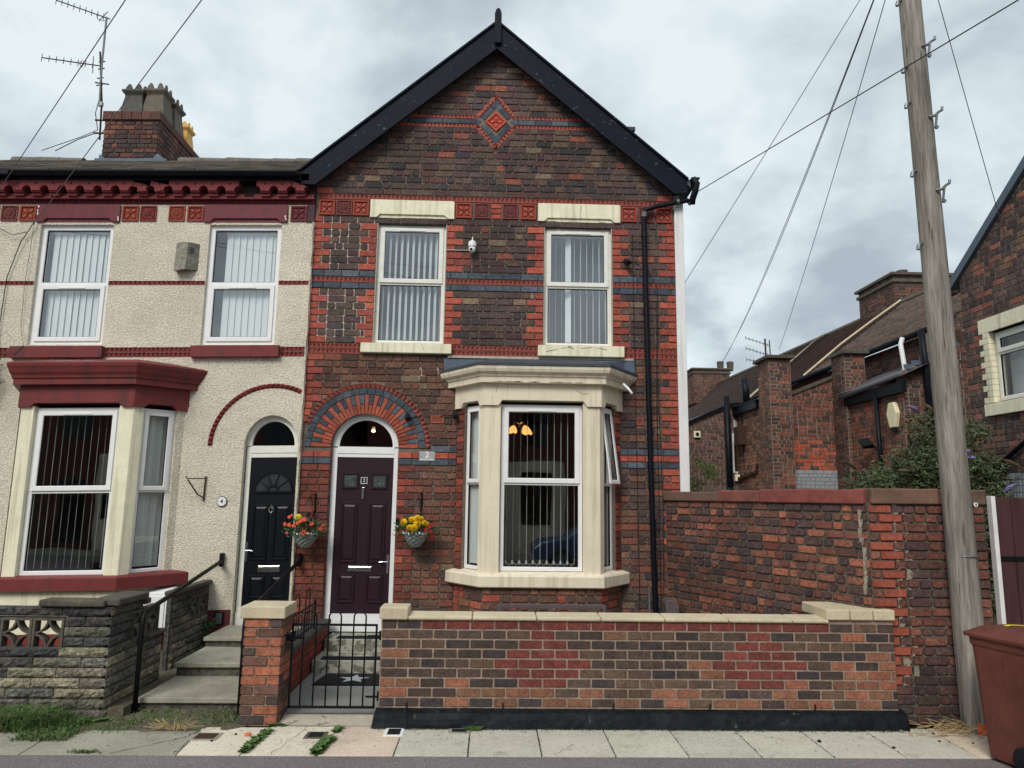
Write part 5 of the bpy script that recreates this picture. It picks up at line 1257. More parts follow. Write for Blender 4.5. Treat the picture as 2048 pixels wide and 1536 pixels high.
def basket(label, x, z, yb, flowers, rad_=0.152, trail=None, seed=1):
    r = random.Random(seed)
    t = thing('hanging_basket', label, 'hanging basket', (x, yb, z), 'flower baskets either side of the plum door')
    n, m = 36, 16; vs = []; fs = []; cols = []
    for i in range(m+1):
        f = i/m; rr = rad_*math.sin(PI/2*min(1, 0.22+0.78*f)) ; zz = z-0.19*(1-f)
        for k in range(n):
            bump = 0.006 if (k//2+i//2) % 2 == 0 else -0.004
            vs.append((x+(rr+bump)*math.cos(2*PI*k/n), yb+(rr+bump)*math.sin(2*PI*k/n), zz))
    mb = MB(); mb.v = vs
    for i in range(m):
        for k in range(n): mb.f.append((i*n+k, i*n+(k+1) % n, (i+1)*n+(k+1) % n, (i+1)*n+k)); mb.c.append((0.5,)*3)
    mb.f.append(tuple(reversed(range(n)))); mb.c.append((0.5,)*3)
    mb.build('basket', M['wicker'], t)
    mb = MB()
    for k in range(22):
        a = 2*PI*k/22; c_, s_ = math.cos(a), math.sin(a); rr = rad_+0.004; zz = z-0.015
        f_ = Fr((x+rr*c_, yb+rr*s_, zz), (-s_, c_, 0), (c_, s_, 0)); f_.box(mb, -0.013, 0.010, -0.016 if k % 2 else -0.008, 0.012 if k % 2 else 0.018, 0, 0.007)
    mb.build('rim_band', M['white_plastic'], t)
    mb = MB(); apex = (x+0.02, yb, z+0.40)
    for a in (0.4, 2.5, 4.6):
        p0 = Vector((x+rad_*0.95*math.cos(a), yb+rad_*0.95*math.sin(a), z)); p1 = Vector(apex)
        for q in range(22): f = q/22; c0 = p0.lerp(p1, f); c1 = p0.lerp(p1, f+0.036); mb.tube([tuple(c0), tuple(c1)], 0.0032 if q % 2 else 0.0022, 4, caps=False)
    mb.build('chain', M['steel'], t)
    mb = MB(); bx = x+0.045; yw = 9.585
    mb.tube([(bx, yw, z+0.50), (bx, yw, z+0.06)], 0.010, 4); mb.tube([(bx, yw, z+0.47), (bx-0.01, yw-0.12, z+0.475), (apex[0], yb, z+0.43), (apex[0]-0.008, yb-0.02, z+0.405), (apex[0], yb, z+0.395)], 0.006, 6)
    mb.tube([(bx, yw-0.005, z+0.22), (bx-0.02, yw-0.07, z+0.30), (bx-0.005, yw-0.13, z+0.38), (apex[0], yb+0.03, z+0.46)], 0.005, 6)
    mb.build('bracket', M['iron'], t)
    mb = MB()
    def leafq(p, L, w, d, tilt, c):
        d = Vector(d).normalized(); s = d.cross(Vector((0, 0, 1)));
        s = (s if s.length > 0.1 else Vector((1, 0, 0))).normalized(); s = (s*math.cos(tilt)+d.cross(s)*math.sin(tilt))
        p = Vector(p); nrm = d.cross(s)*0.12*L
        a, b, c2, e_ = p, p+d*L*0.5+s*w/2+nrm, p+d*L, p+d*L*0.5-s*w/2+nrm
        mb.add([tuple(a), tuple(b), tuple(c2), tuple(e_)], [(0, 1, 2), (0, 2, 3)], c)
    for q in range(700):
        a = r.uniform(0, 2*PI); el = r.uniform(-0.5, 1.45); R_ = rad_*r.triangular(0.5, 1.75, 1.15)
        px_, py_, pz = x+R_*math.cos(a)*math.cos(el)*1.1, yb+R_*math.sin(a)*math.cos(el), z+0.02+R_*math.sin(el)*0.72
        leafq((px_, py_, pz), r.uniform(0.03, 0.062), r.uniform(0.014, 0.028), (math.cos(a)+r.uniform(-.6, .6), math.sin(a)+r.uniform(-.6, .6), r.uniform(-0.6, 0.7)), r.uniform(-1, 1), jit(r.choice([(0.05, 0.11, 0.045), (0.035, 0.085, 0.04), (0.075, 0.14, 0.05)]), 0.2, r))
    mb.build('foliage', M['leaf'], t, kind='stuff')
    for (fx, fz, s, col, typ) in flowers:
        mb = MB(); cx_, cz_ = x+fx, z+fz; cy_ = yb-math.sqrt(max(0.0, (rad_*1.35)**2-fx**2))*0.85-0.01
        f_ = Fr((cx_, cy_, cz_), (1, 0.35*(fx/rad_), 0), (fx/rad_*0.5, -1, 0.25))
        if typ == 'pom':
            for k in range(46):
                a = k*2.4; q = math.sqrt(k/46)*s; w_ = math.sqrt(max(0, s*s*1.05-q*q))*0.75
                u, v = q*math.cos(a), q*math.sin(a); e_ = s*0.26; c = jit(col, 0.12, r)
                mb.add([f_.p(u-e_*math.cos(a+1.57), v-e_*math.sin(a+1.57), w_), f_.p(u+e_*math.cos(a+1.57), v+e_*math.sin(a+1.57), w_), f_.p(u+e_*1.1*math.cos(a), v+e_*1.1*math.sin(a), w_-s*0.22), f_.p(u, v, w_+s*0.14)], [(0, 3, 2), (3, 1, 2), (0, 1, 3)], c)
        else:
            for lay_ in range(2):
                for k in range(5):
                    a = 2*PI*(k+0.5*lay_)/5+r.uniform(-.2, .2); s2 = s*(1-0.35*lay_); c = jit(col, 0.14, r); da = 0.55
                    z0 = 0.3*s*lay_
                    mb.add([f_.p(0, 0, z0), f_.p(s2*0.7*math.cos(a-da), s2*0.7*math.sin(a-da), z0+s*0.25), f_.p(s2*math.cos(a), s2*math.sin(a), z0+s*r.uniform(0.05, 0.3)), f_.p(s2*0.7*math.cos(a+da), s2*0.7*math.sin(a+da), z0+s*0.25)], [(0, 1, 2), (0, 2, 3)], c)
        mb.build('flower', M['petal'], t, centre=True)
    return t
COR, YEL, REDF, DKF = (0.86, 0.16, 0.08), (0.86, 0.55, 0.01), (0.72, 0.02, 0.03), (0.05, 0.008, 0.02)
basket('hanging basket of coral flowers with one yellow bloom on the left of the plum door', -2.35, 1.575, 9.36,
       [(-0.20, 0.19, .030, COR, 'p'), (-0.15, 0.215, .02, COR, 'p'), (-0.26, 0.10, .034, COR, 'p'), (-0.18, 0.095, .034, COR, 'p'), (-0.11, 0.085, .028, COR, 'p'), (-0.23, -0.01, .026, COR, 'p'), (-0.02, 0.15, .034, COR, 'p'), (0.02, 0.165, .036, COR, 'p'), (-0.06, 0.12, .03, COR, 'p'), (0.11, 0.115, .034, COR, 'p'), (0.19, 0.05, .038, COR, 'p'), (0.02, 0.0, .046, COR, 'p'), (0.22, 0.09, .024, COR, 'p'), (-0.055, 0.195, .034, (0.85, 0.78, 0.02), 'pom'), (0.07, 0.22, .04, DKF, 'p'), (0.13, 0.21, .038, DKF, 'p'), (0.10, 0.225, .018, REDF, 'p')], seed=3)
basket('hanging basket of yellow pompom flowers and red blooms right of the plum door', -0.955, 1.60, 9.36,
       [(-0.13, 0.12, .042, YEL, 'pom'), (-0.03, 0.155, .036, YEL, 'pom'), (0.035, 0.165, .045, YEL, 'pom'), (0.085, 0.165, .03, YEL, 'pom'), (0.04, 0.10, .044, YEL, 'pom'), (-0.055, 0.055, .036, YEL, 'pom'), (0.0, 0.05, .046, YEL, 'pom'), (0.12, 0.12, .03, YEL, 'pom'), (0.155, 0.10, .026, YEL, 'pom'), (0.175, 0.07, .04, REDF, 'p'), (0.22, 0.085, .032, REDF, 'p'), (0.19, -0.0, .036, REDF, 'p'), (0.14, 0.03, .03, REDF, 'p'), (0.21, -0.06, .04, REDF, 'p'), (-0.10, 0.015, .02, (0.6, 0.03, 0.12), 'p')], seed=5)

# fixtures of number 4
WARP = warp4
ab = thing('alarm_box', 'tarnished metal alarm box with side louvres between the upstairs windows of the cream house', 'alarm box', (-4.23, 9.56, warp4((-4.23, 0, 5.28))[2]))
mb = MB(); z0, z1 = 5.09, 5.485
vs = [fr4.p(-4.37, z0, 0.0), fr4.p(-4.08, z0+0.02, 0.0), fr4.p(-4.08, z1, 0.0), fr4.p(-4.36, z1, 0.0), fr4.p(-4.36, z0-0.02, 0.11), fr4.p(-4.20, z0+0.0, 0.13), fr4.p(-4.19, z1-0.01, 0.13), fr4.p(-4.35, z1-0.01, 0.11)]
mb.add(vs, [(0, 4, 7, 3), (4, 5, 6, 7), (5, 1, 2, 6), (3, 7, 6, 2), (0, 1, 5, 4)]); mb.build('case', M['alarm'], ab, bevel=0.004)
for k in range(4):
    mb = MB(); z = 5.32+k*0.022; mb.add([fr4.p(-4.165, z+0.012, 0.122), fr4.p(-4.12, z, 0.065), fr4.p(-4.12, z+0.009, 0.067), fr4.p(-4.165, z+0.021, 0.124)], [(0, 1, 2, 3)]); mb.build('louvre', M['rust'], ab)
mb = MB(); fr4.box(mb, -4.31, -4.24, 5.485, 5.50, 0.02, 0.06); mb.build('conduit', M['iron'], ab)
np_ = thing('house_number_plate', 'round white enamel plate with figure 4 left of the black door', 'number plate', (-3.51, 9.56, warp4((-3.51, 0, 1.97))[2]))
mb = MB(); fr4.prism(mb, circ(-3.51, 1.97, 0.066, 28, 0, 2*PI)[:-1], 0.012, 0.020); mb.build('rim', M['black_plastic'], np_)
mb = MB(); fr4.prism(mb, circ(-3.51, 1.97, 0.058, 28, 0, 2*PI)[:-1], 0.020, 0.023); mb.build('plate', M['num_white'], np_)
text_obj('4', fr4, -3.51, 1.97, 0.025, 0.07, M['black_plastic'], np_, bold=0.001)
mb = MB()
for x in (-3.553, -3.467): fr4.prism(mb, circ(x, 1.97, 0.005, 6, 0, 2*PI)[:-1], 0.023, 0.026)
mb.build('screw', M['black_plastic'], np_)
bk = thing('basket_bracket', 'empty rusty wall bracket on the pebbledash between bay and black door', 'bracket', (-3.74, 9.56, warp4((-3.74, 0, 2.1))[2]))
mb = MB(); mb.tube([fr4.p(-3.74, 2.30, 0.02), fr4.p(-3.75, 1.98, 0.02)], 0.010, 6); mb.build('back_bar', M['rust'], bk)
mb = MB(); mb.tube([fr4.p(-3.74, 2.27, 0.02), fr4.p(-3.90, 2.265, 0.22), fr4.p(-3.905, 2.285, 0.235), fr4.p(-3.90, 2.30, 0.23)], 0.007, 6); mb.build('arm', M['rust'], bk)
mb = MB(); mb.tube([fr4.p(-3.745, 2.02, 0.02), fr4.p(-3.80, 2.06, 0.09), fr4.p(-3.89, 2.25, 0.21)], 0.009, 6); mb.build('strut', M['rust'], bk)
mt = thing('meter_box', 'white plastic meter box low on the wall right of the maroon bay', 'meter box', (-4.1, 9.45, 0.4))
mb = MB(); mb.add([(-4.42, 9.56, 0.40), (-3.98, 9.56, 0.40), (-3.98, 9.28, 0.40), (-4.38, 9.28, 0.40), (-4.42, 9.56, 0.92), (-3.98, 9.56, 0.92), (-3.98, 9.28, 0.86), (-4.38, 9.28, 0.86)], [(0, 3, 7, 4), (3, 2, 6, 7), (2, 1, 5, 6), (4, 7, 6, 5), (0, 1, 2, 3)]); mb.build('case', M['white_plastic'], mt, bevel=0.01)
mb = MB(); mb.box(-4.35, -4.01, 9.268, 9.278, 0.43, 0.82); mb.build('lid', M['white_plastic'], mt, bevel=0.006)
WARP = None
# weeds growing out of the wall at the far left above the bay
cbl = thing('wall_cable', 'thin black cables straggling down the pebbledash at the far left', 'cable', (-6.6, 9.5, 4.5))
mb = MB()
mb.tube([(-6.33, 9.53, 5.70), (-6.49, 9.54, 5.40), (-6.62, 9.55, 4.9), (-6.64, 9.55, 4.1), (-6.60, 9.55, 3.9), (-6.62, 9.55, 3.0), (-6.55, 9.55, 1.2)], 0.006, 5)
mb.tube([(-6.33, 9.53, 5.70), (-6.40, 9.52, 5.55), (-6.60, 9.52, 5.50), (-6.85, 9.52, 5.62)], 0.005, 4)
mb.tube([(-6.33, 9.53, 5.70), (-6.37, 9.55, 4.8), (-6.35, 9.55, 4.2), (-6.25, 9.50, 3.95), (-6.37, 9.5, 3.83)], 0.003, 4)
mb.tube([(-6.75, 9.5, 3.9), (-6.5, 9.5, 4.15), (-6.42, 9.5, 4.05)], 0.003, 4)
mb.build('cable', M['cable'], cbl)

# ================================================================== FRONT WALLS
LW = thing('garden_wall', 'low brick garden wall with red diamonds, pale coping and tarred foot', 'wall', (1.4, 6.95, 0))
frw = Fr((0, 6.9, 0))
mb = MB(); mb.box(-0.985, 3.20, 6.9015, 7.10, 0.10, 0.925); mb.box(3.20, 3.815, 6.9015, 7.16, 0.10, 0.955); mb.build('mortar_core', M['mortar_low'], LW)
LBR, LDK, LOR = [C(106, 58, 52), C(98, 54, 49), C(112, 61, 54)], [C(78, 66, 59), C(68, 58, 54), C(90, 74, 62), C(74, 62, 57), C(62, 56, 56)], [C(134, 92, 72), C(122, 84, 66), C(116, 84, 66), C(138, 88, 70)]
def collow(u, v, k):
    row = 8-int((v-0.155)/0.085)
    if row == 0: return jit(rng.choice(LBR), 0.10) if -0.72 < u < 3.25 else jit(rng.choice(LDK), 0.12)
    nn = {1: 1, 2: 2, 3: 3, 4: 4, 5: 3, 6: 2, 7: 0}.get(row, 0)
    for c in (0.395, 2.475):
        if abs(u-c) < nn*0.5*0.225: return jit(rng.choice(LBR), 0.09)
    p = {1: 0.03, 2: 0.02, 3: 0.05, 4: 0.14, 5: 0.10, 6: 0.22, 7: 0.45, 8: 0.5}.get(row, 0)
    if u > 3.3: p = 0.2+0.08*row
    if u < -0.75 and row > 2: p = 0.5
    return jit(rng.choice(LOR if rng.random() < p else LDK), 0.12)
gl = lay(rp(-0.985, 3.825, 0.155, 0.92), [], 0.155, 0.92, 0.085, L=0.225, joint=0.0155, colour=collow, bond='stretcher', phase=0.057)
frp = Fr((-0.985, 7.10, 0), (0, -1, 0), (-1, 0, 0))
ge = lay(rp(0, 0.2, 0.155, 0.92), [], 0.155, 0.92, 0.085, L=0.11, joint=0.012, colour=lambda u, v, k: jit(rng.choice(LDK+LOR), 0.12), bond='stretcher')
emit_bricks(LW, [(frw, gl, M['brick_new'], dict(rough=0.22, w1=0.004, joint=0.0145)), (frp, ge, M['brick_new'], dict(rough=0.18, w1=0.004))], 300)
mb = MB(); nu = 200; prof_ = [(6.795, -0.005), (6.803, 0.04), (6.815, 0.085), (6.828, 0.125), (6.858, 0.138), (6.903, 0.150)]
vs = []
for j, (yy, zz) in enumerate(prof_):
    for i in range(nu+1):
        x = -1.03+(3.86+1.03)*i/nu; n1_ = mnoise.noise(Vector((x*2.2, j*0.3, 1.0))); n2_ = mnoise.noise(Vector((x*11, j*1.7, 4.0)))
        vs.append((x+(0.03 if i == 0 else 0)*j/5, yy+0.016*n1_+0.006*n2_, zz+(0.010*n1_+0.006*n2_ if 0 < j < 5 else 0)))
mb.add(vs, [(j*(nu+1)+i, j*(nu+1)+i+1, (j+1)*(nu+1)+i+1, (j+1)*(nu+1)+i) for j in range(5) for i in range(nu)])
mb.add([(-1.03, 6.80, 0), (-0.99, 6.9, 0.150), (-0.99, 7.1, 0.15), (-1.03, 7.1, 0), (3.86, 6.80, 0), (3.86, 6.9, 0.15), (3.86, 7.1, 0.15), (3.86, 7.1, 0)], [(0, 1, 2, 3), (7, 6, 5, 4)])
pl = mb.build('plinth', M['plinth'], LW)
mb = MB(); mb.tube([(-0.735, 6.845, 0.15), (-0.735, 6.84, 0.12), (-0.725, 6.80, 0.0)], 0.022, 8); mb.build('drain_pipe', M['black_plastic'], LW)
xs_ = [-0.745, -0.15, 0.45, 1.05, 1.65, 2.25, 2.85, 3.20]
for a, b in zip(xs_[:-1], xs_[1:]):
    mb = MB(); mb.add([(a+0.003, 6.872, 0.924), (b-0.003, 6.872, 0.924), (b-0.003, 7.13, 0.924), (a+0.003, 7.13, 0.924), (a+0.003, 6.872, 0.956), (b-0.003, 6.872, 0.956), (b-0.003, 7.13, 0.968), (a+0.003, 7.13, 0.968)], [(0, 3, 2, 1), (4, 5, 6, 7), (0, 1, 5, 4), (1, 2, 6, 5), (2, 3, 7, 6), (3, 0, 4, 7)]); mb.build('coping_stone', M['stone_cap'], LW, bevel=0.012)
mb = MB(); mb.box(-1.005, -0.742, 6.865, 7.125, 0.925, 1.035); mb.build('pier_cap', M['stone_cap'], LW, bevel=0.012)
for a, b in ((3.175, 3.40), (3.405, 3.62), (3.625, 3.83)):
    mb = MB(); mb.box(a, b-0.003, 6.87, 7.42, 0.955, 1.05); mb.build('pier_cap', M['stone_cap'], LW, bevel=0.01)
for x in (-0.955+0.225*1, 0.145+0.0, 1.16, 2.05, 3.03):
    mb = MB(); mb.box(x-0.006, x+0.006, 6.885, 6.9, 0.14, 0.20); mb.build('weep_hole', M['black_plastic'], LW)

GP = thing('gate_pier', 'square brick gate pier with flat concrete cap beside the steps', 'gate pier', (-2.06, 7.05, 0))
mb = MB(); mb.box(-2.222, -1.898, 6.888, 7.205, -0.01, 0.925); mb.build('mortar_core', M['mortar_low'], GP)
cpier = lambda u, v, k: jit(rng.choice([C(144, 92, 72), C(112, 80, 68), C(74, 64, 62), C(98, 74, 64), C(152, 96, 74)]), 0.12)
f1 = Fr((0, 6.88, 0)); f2_ = Fr((-1.89, 6.88, 0), (0, 1, 0), (1, 0, 0)); f3_ = Fr((-2.23, 7.215, 0), (0, -1, 0), (-1, 0, 0))
def pierrows(u0, u1, sw):
    o = []
    for i in range(11):
        a = 0.0+i*0.0838; b = a+0.0838; s = (i % 2 == sw)
        c = u0+(0.113 if s else 0.225); j = 0.006
        o += [(u0, c-j, a, b, cpier(0, 0, 0), 'f'), (c+j, u1, a, b, cpier(0, 0, 0), 'f')]
    return o
emit_bricks(GP, [(f1, pierrows(-2.23, -1.89, 1), M['brick_new'], dict(rough=0.3, w1=0.004, w0=-0.02, joint=0.013)), (f2_, pierrows(0, 0.335, 0), M['brick_new'], dict(rough=0.3, w1=0.004, w0=-0.02, joint=0.013)), (f3_, pierrows(0, 0.335, 0), M['brick_new'], dict(rough=0.3, w1=0.004, w0=-0.02, joint=0.013))], 300)
mb = MB(); mb.box(-2.275, -1.865, 6.855, 7.25, 0.925, 1.03); mb.build('pier_cap', M['stone_cap'], GP, bevel=0.008)

# wall between the path and number 4's steps
DW = thing('dividing_wall', 'low red brick wall with dark coping between the garden path and the steps', 'wall', (-2.1, 8.2, 0))
mb = MB(); mb.box(-2.21, -2.047, 7.22, 9.57, 0.0, 0.43); mb.build('mortar_core', M['mortar'], DW)
fdw = Fr((-2.04, 7.22, 0), (0, 1, 0), (1, 0, 0))
emit_bricks(DW, [(fdw, lay(rp(0, 2.35, 0.03, 0.43), [], 0.03, 0.43, 0.08, L=0.225, colour=lambda u, v, k: jit(rng.choice([C(130, 66, 56), C(122, 62, 54), C(112, 60, 52)]), 0.1), bond='stretcher'), M['brick_new'], dict(rough=0.3))], 300)
for k in range(5):
    mb = MB(); mb.box(-2.235, -2.01, 7.23+k*0.468, 7.23+(k+1)*0.468-0.006, 0.43, 0.485); mb.build('coping_stone', M['slate'], DW, bevel=0.006)
for o in list(bpy.data.objects):
    if o.name.startswith('coping_stone') and o.parent == DW:
        at = o.data.color_attributes['bc']; at.data.foreach_set('color', [0.07, 0.07, 0.068, 1.0]*len(at.data))

# bow-topped railing on it
RLb = thing('bow_top_railing', 'short black bow-top railing standing on the dark coping beside the path', 'railing', (-2.06, 8.2, 0.485))
X_ = -2.06
mb = MB(); mb.tube([(X_, 7.30, 0.78), (X_, 8.85, 0.78)], 0.009, 6); mb.tube([(X_, 7.30, 0.53), (X_, 8.85, 0.53)], 0.009, 6); mb.build('rail', M['iron'], RLb)
mb = MB(); mb.tube([(X_, 8.85, 0.48), (X_, 8.85, 0.82)], 0.013, 6); mb.build('post', M['iron'], RLb); mb = MB(); mb.tube([(X_, 7.30, 0.48), (X_, 7.30, 0.82)], 0.013, 6); mb.build('post', M['iron'], RLb)
for k in range(3):
    y0 = 7.48+k*0.46; mb = MB(); mb.tube([(X_, y0, 0.50), (X_, y0, 0.90)]+[(X_, y0+0.09-0.09*math.cos(PI*j/8), 0.90+0.09*math.sin(PI*j/8)) for j in range(1, 8)]+[(X_, y0+0.18, 0.90), (X_, y0+0.18, 0.50)], 0.0065, 6); mb.build('bow_bar', M['iron'], RLb)
    for dy_ in (0.09, 0.32):
        if y0+dy_ < 8.8: mb = MB(); mb.tube([(X_, y0+dy_, 0.50), (X_, y0+dy_, 0.78)], 0.006, 6); mb.build('bar', M['iron'], RLb)

# garden gate
GT = thing('garden_gate', 'black iron gate with three bow tops between the two brick piers', 'gate', (-1.43, 7.05, 0.1))
y = 7.05
mb = MB()
for x in (-1.835, -1.052): mb.box(x-0.009, x+0.009, y-0.009, y+0.009, 0.105, 0.85)
mb.box(-1.844, -1.043, y-0.011, y+0.011, 0.835, 0.853); mb.box(-1.844, -1.043, y-0.009, y+0.009, 0.100, 0.120); mb.build('gate_frame', M['iron'], GT)
bx = [(-1.735, -1.618), (-1.502, -1.388), (-1.268, -1.155)]
for a, b in bx:
    r_ = (b-a)/2; mb = MB(); mb.tube([(a, y, 0.115), (a, y, 0.915)]+[(a+r_-r_*math.cos(PI*j/10), y, 0.915+r_*math.sin(PI*j/10)*0.9) for j in range(1, 10)]+[(b, y, 0.915), (b, y, 0.115)], 0.0075, 8); mb.build('bow_bar', M['iron'], GT, smooth=True)
for z in (0.745, 0.205):
    mb = MB(); mb.box(-1.13, -1.0, y-0.014, y+0.002, z-0.008, z+0.008); mb.tube([(-1.012, y, z-0.035), (-1.012, y, z+0.045)], 0.015, 8); mb.box(-1.02, -0.985, y-0.02, y+0.02, z-0.018, z+0.018); mb.build('hinge', M['iron'], GT)
mb = MB(); mb.box(-1.90, -1.72, y-0.02, y+0.0, 0.715, 0.74); mb.box(-1.875, -1.80, y-0.035, y-0.015, 0.70, 0.755); mb.tube([(-1.815, y-0.03, 0.74), (-1.815, y-0.03, 0.79)], 0.010, 6); mb.box(-1.905, -1.885, y-0.03, y+0.03, 0.62, 0.78); mb.build('latch', M['iron'], GT)

# steps of number 4
S4 = thing('front_steps', 'three weathered concrete steps rising to the black front door', 'steps', (-2.85, 8.4, 0))
for (ya, yb_, zt_, x0) in ((7.30, 8.14, 0.115, -3.34), (8.08, 8.92, 0.262, -3.34), (8.84, 9.58, 0.385, -3.34)):
    mb = MB(); mb.box(x0+0.02, -2.40, ya+0.035, yb_+0.3 if yb_ < 9 else 9.57, -0.02, zt_-0.045); mb.build('riser', M['concrete_riser'], S4)
    mb = MB(); mb.box(x0, -2.36, ya, yb_ if yb_ < 9 else 9.57, zt_-0.048, zt_)
    for i, v in enumerate(mb.v): mb.v[i] = (v[0]+(0.02 if v[1] > ya+0.1 else 0), v[1], v[2]+(0.008 if v[1] > ya+0.1 else 0)+rng.uniform(-0.003, 0.003))
    mb.build('tread', M['concrete'], S4, bevel=0.008)
def handrail(label, foot, bend, end):
    t = thing('handrail', label, 'handrail', foot, 'black tube handrails beside the concrete steps')
    f, b, e_ = Vector(foot), Vector(bend), Vector(end); d = (e_-b).normalized(); k = 0.11
    pts = [f, b-Vector((0, 0, k)), b-Vector((0, 0, k*0.45))+d*k*0.12, b+d*k*0.45, b+d*k*1.1, e_-d*0.05, e_]
    mb = MB(); mb.tube([tuple(p) for p in pts], 0.0235, 12); mb.build('tube', M['iron'], t, smooth=True)
    mb = MB(); mb.tube([tuple(b-Vector((0, 0, 0.30))), tuple(b-Vector((0, 0, 0.22)))], 0.0265, 12); mb.build('collar', M['iron'], t)
    mb = MB(); mb.box(e_.x-0.022, e_.x+0.022, 9.50, 9.575, e_.z-0.07, e_.z+0.10); mb.build('wall_plate', M['iron'], t, bevel=0.006)
    mb = MB(); mb.lathe(f.x, f.y, [(0.05, 0.0), (0.05, 0.012), (0.03, 0.02)], 12); mb.build('foot_plate', M['iron'], t)
handrail('black tube handrail on the left of the concrete steps with chipped paint', (-3.315, 7.22, 0), (-3.325, 7.24, 0.90), (-3.445, 9.53, 1.19))
handrail('black tube handrail rising behind the brick gate pier to the party line', (-2.325, 7.18, 0), (-2.335, 7.2, 0.90), (-2.455, 9.53, 1.20))

# stone-faced block wall of number 4
SB = [C(118, 112, 96), C(108, 104, 90), C(128, 122, 104), C(98, 94, 84), C(88, 86, 80)]
SBT = [C(78, 76, 72), C(70, 70, 68), C(88, 85, 77), C(64, 64, 64)]
BW = thing('stone_block_wall', 'dark mossy stone-faced block wall with pierced screen blocks in front of the cream house', 'wall', (-4.5, 7.1, 0))
frn = Fr((0, 7.0, 0)); frt = Fr((-3.50, 7.0, 0), (0, 1, 0), (1, 0, 0))
def blocks(fr, poly, holes, v0, v1, h, L, parent, cnt, mat=M['block'], ph=0):
    out_ = []
    for b in lay(poly, holes, v0, v1, h, L=L, joint=0.008, colour=lambda u, v, k: jit(rng.choice(SBT if v > 0.50+0.1*math.sin(u*3) else SB), 0.18), bond='stretcher', phase=ph):
        u0, u1, a, c, col = b[:5]
        mb = MB(); nu, nvv = max(3, int((u1-u0)/0.035)), 4
        vs = []; 
        for j in range(nvv+1):
            for i in range(nu+1):
                u = u0+(u1-u0)*i/nu; v = a+0.004+(c-a-0.008)*j/nvv
                edge = min(i, nu-i, j, nvv-j)
                w = -0.004 if edge == 0 else 0.010+0.016*mnoise.noise(Vector((u*14+cnt, v*22, cnt*3.1)))+0.006*rng.uniform(-1, 1)
                vs.append(fr.p(u+(0.004*rng.uniform(-1, 1) if 0 < edge else 0), v, w))
        fs = [(j*(nu+1)+i, j*(nu+1)+i+1, (j+1)*(nu+1)+i+1, (j+1)*(nu+1)+i) for j in range(nvv) for i in range(nu)]
        mb.add(vs, fs, col)
        o = len(mb.v)
        fr.box(mb, u0, u1, a+0.004, c-0.004, -0.04, -0.0045, col)
        mb.build('block', mat, parent, centre=True); cnt += 1
    return cnt
def screen(fr, u0, v0, s, parent, depth=0.09, w1=0.0):
    """pierced block: square rim and four quarter arcs meeting to leave a pointed star"""
    mb = MB(); t = s*0.085
    fr.box(mb, u0, u0+s, v0, v0+t, w1-depth, w1); fr.box(mb, u0, u0+s, v0+s-t, v0+s, w1-depth, w1)
    fr.box(mb, u0, u0+t, v0+t, v0+s-t, w1-depth, w1); fr.box(mb, u0+s-t, u0+s, v0+t, v0+s-t, w1-depth, w1)
    for cx_, cz_, a0 in ((u0+t*0.4, v0+t*0.4, 0), (u0+s-t*0.4, v0+t*0.4, PI/2), (u0+s-t*0.4, v0+s-t*0.4, PI), (u0+t*0.4, v0+s-t*0.4, 1.5*PI)):
        ri, ro = s*0.415, s*0.475; n = 10
        for k in range(n):
            a, b = a0+PI/2*k/n, a0+PI/2*(k+1)/n
            q = [(cx_+ri*math.cos(a), cz_+ri*math.sin(a)), (cx_+ro*math.cos(a), cz_+ro*math.sin(a)), (cx_+ro*math.cos(b), cz_+ro*math.sin(b)), (cx_+ri*math.cos(b), cz_+ri*math.sin(b))]
            fr.prism(mb, q, w1-depth, w1-0.004)
    mb.build('screen_block', M['screen'], parent)
Z0w, hw = 0.0, 0.0905
scr = [(-4.215-0.292*k, -4.215-0.292*k+0.288, 0.605, 0.893) for k in (0, 1, 2, 3, 4, 5)]
hol = [rp(scr[-1][0]-0.002, scr[0][1]+0.002, 0.60, 0.90)]
cnt = blocks(frn, rp(-6.0, -3.505, 0.0, 0.995), hol, 0.0, 0.995, hw, 0.44, BW, 1)
for a, b, c, d in scr: screen(frn, a, c, 0.286, BW)
sh = rp(0.42, 1.00, 0.60, 0.89)
cnt = blocks(frt, [(0, 0), (1.12, 0.1), (1.12, 0.56), (0.98, 0.60), (0.98, 0.90), (0.62, 0.90), (0.62, 0.995), (0, 0.995)], [sh], 0.0, 0.995, hw, 0.44, BW, cnt, ph=0.1)
screen(frt, 0.425, 0.605, 0.282, BW); screen(frt, 0.712, 0.605, 0.282, BW)
mb = MB()
mb.box(-6.0, -3.53, 7.045, 7.10, 0.0, 0.60); mb.box(-4.10+0.18, -3.53, 7.045, 7.10, 0.6, 0.99); mb.box(-6.0, -3.53, 7.045, 7.10, 0.90, 0.985); mb.box(-3.60, -3.545, 7.1, 8.1, 0, 0.595); mb.box(-3.60, -3.545, 7.1, 7.41, 0.595, 0.985); mb.box(-3.60, -3.545, 7.41, 7.6, 0.895, 0.985); mb.c = [C(70, 68, 64)]*len(mb.c); mb.build('core', M['block'], BW)
def cop(x0, x1, y0, y1, z0, z1, par):
    mb = MB(); mb.box(x0, x1, y0, y1, z0, z1)
    for i, v in enumerate(mb.v): mb.v[i] = (v[0], v[1], v[2]+rng.uniform(-0.004, 0.004))
    mb.build('coping_stone', M['concrete'] if False else M['screen'], par, bevel=0.016)
cop(-4.16, -3.56, 6.955, 7.15, 0.995, 1.055, BW); cop(-3.70, -3.44, 7.00, 7.60, 1.0, 1.062, BW); cop(-3.68, -3.46, 7.60, 7.70, 0.93, 0.99, BW); cop(-3.66, -3.46, 7.74, 8.13, 0.575, 0.615, BW)
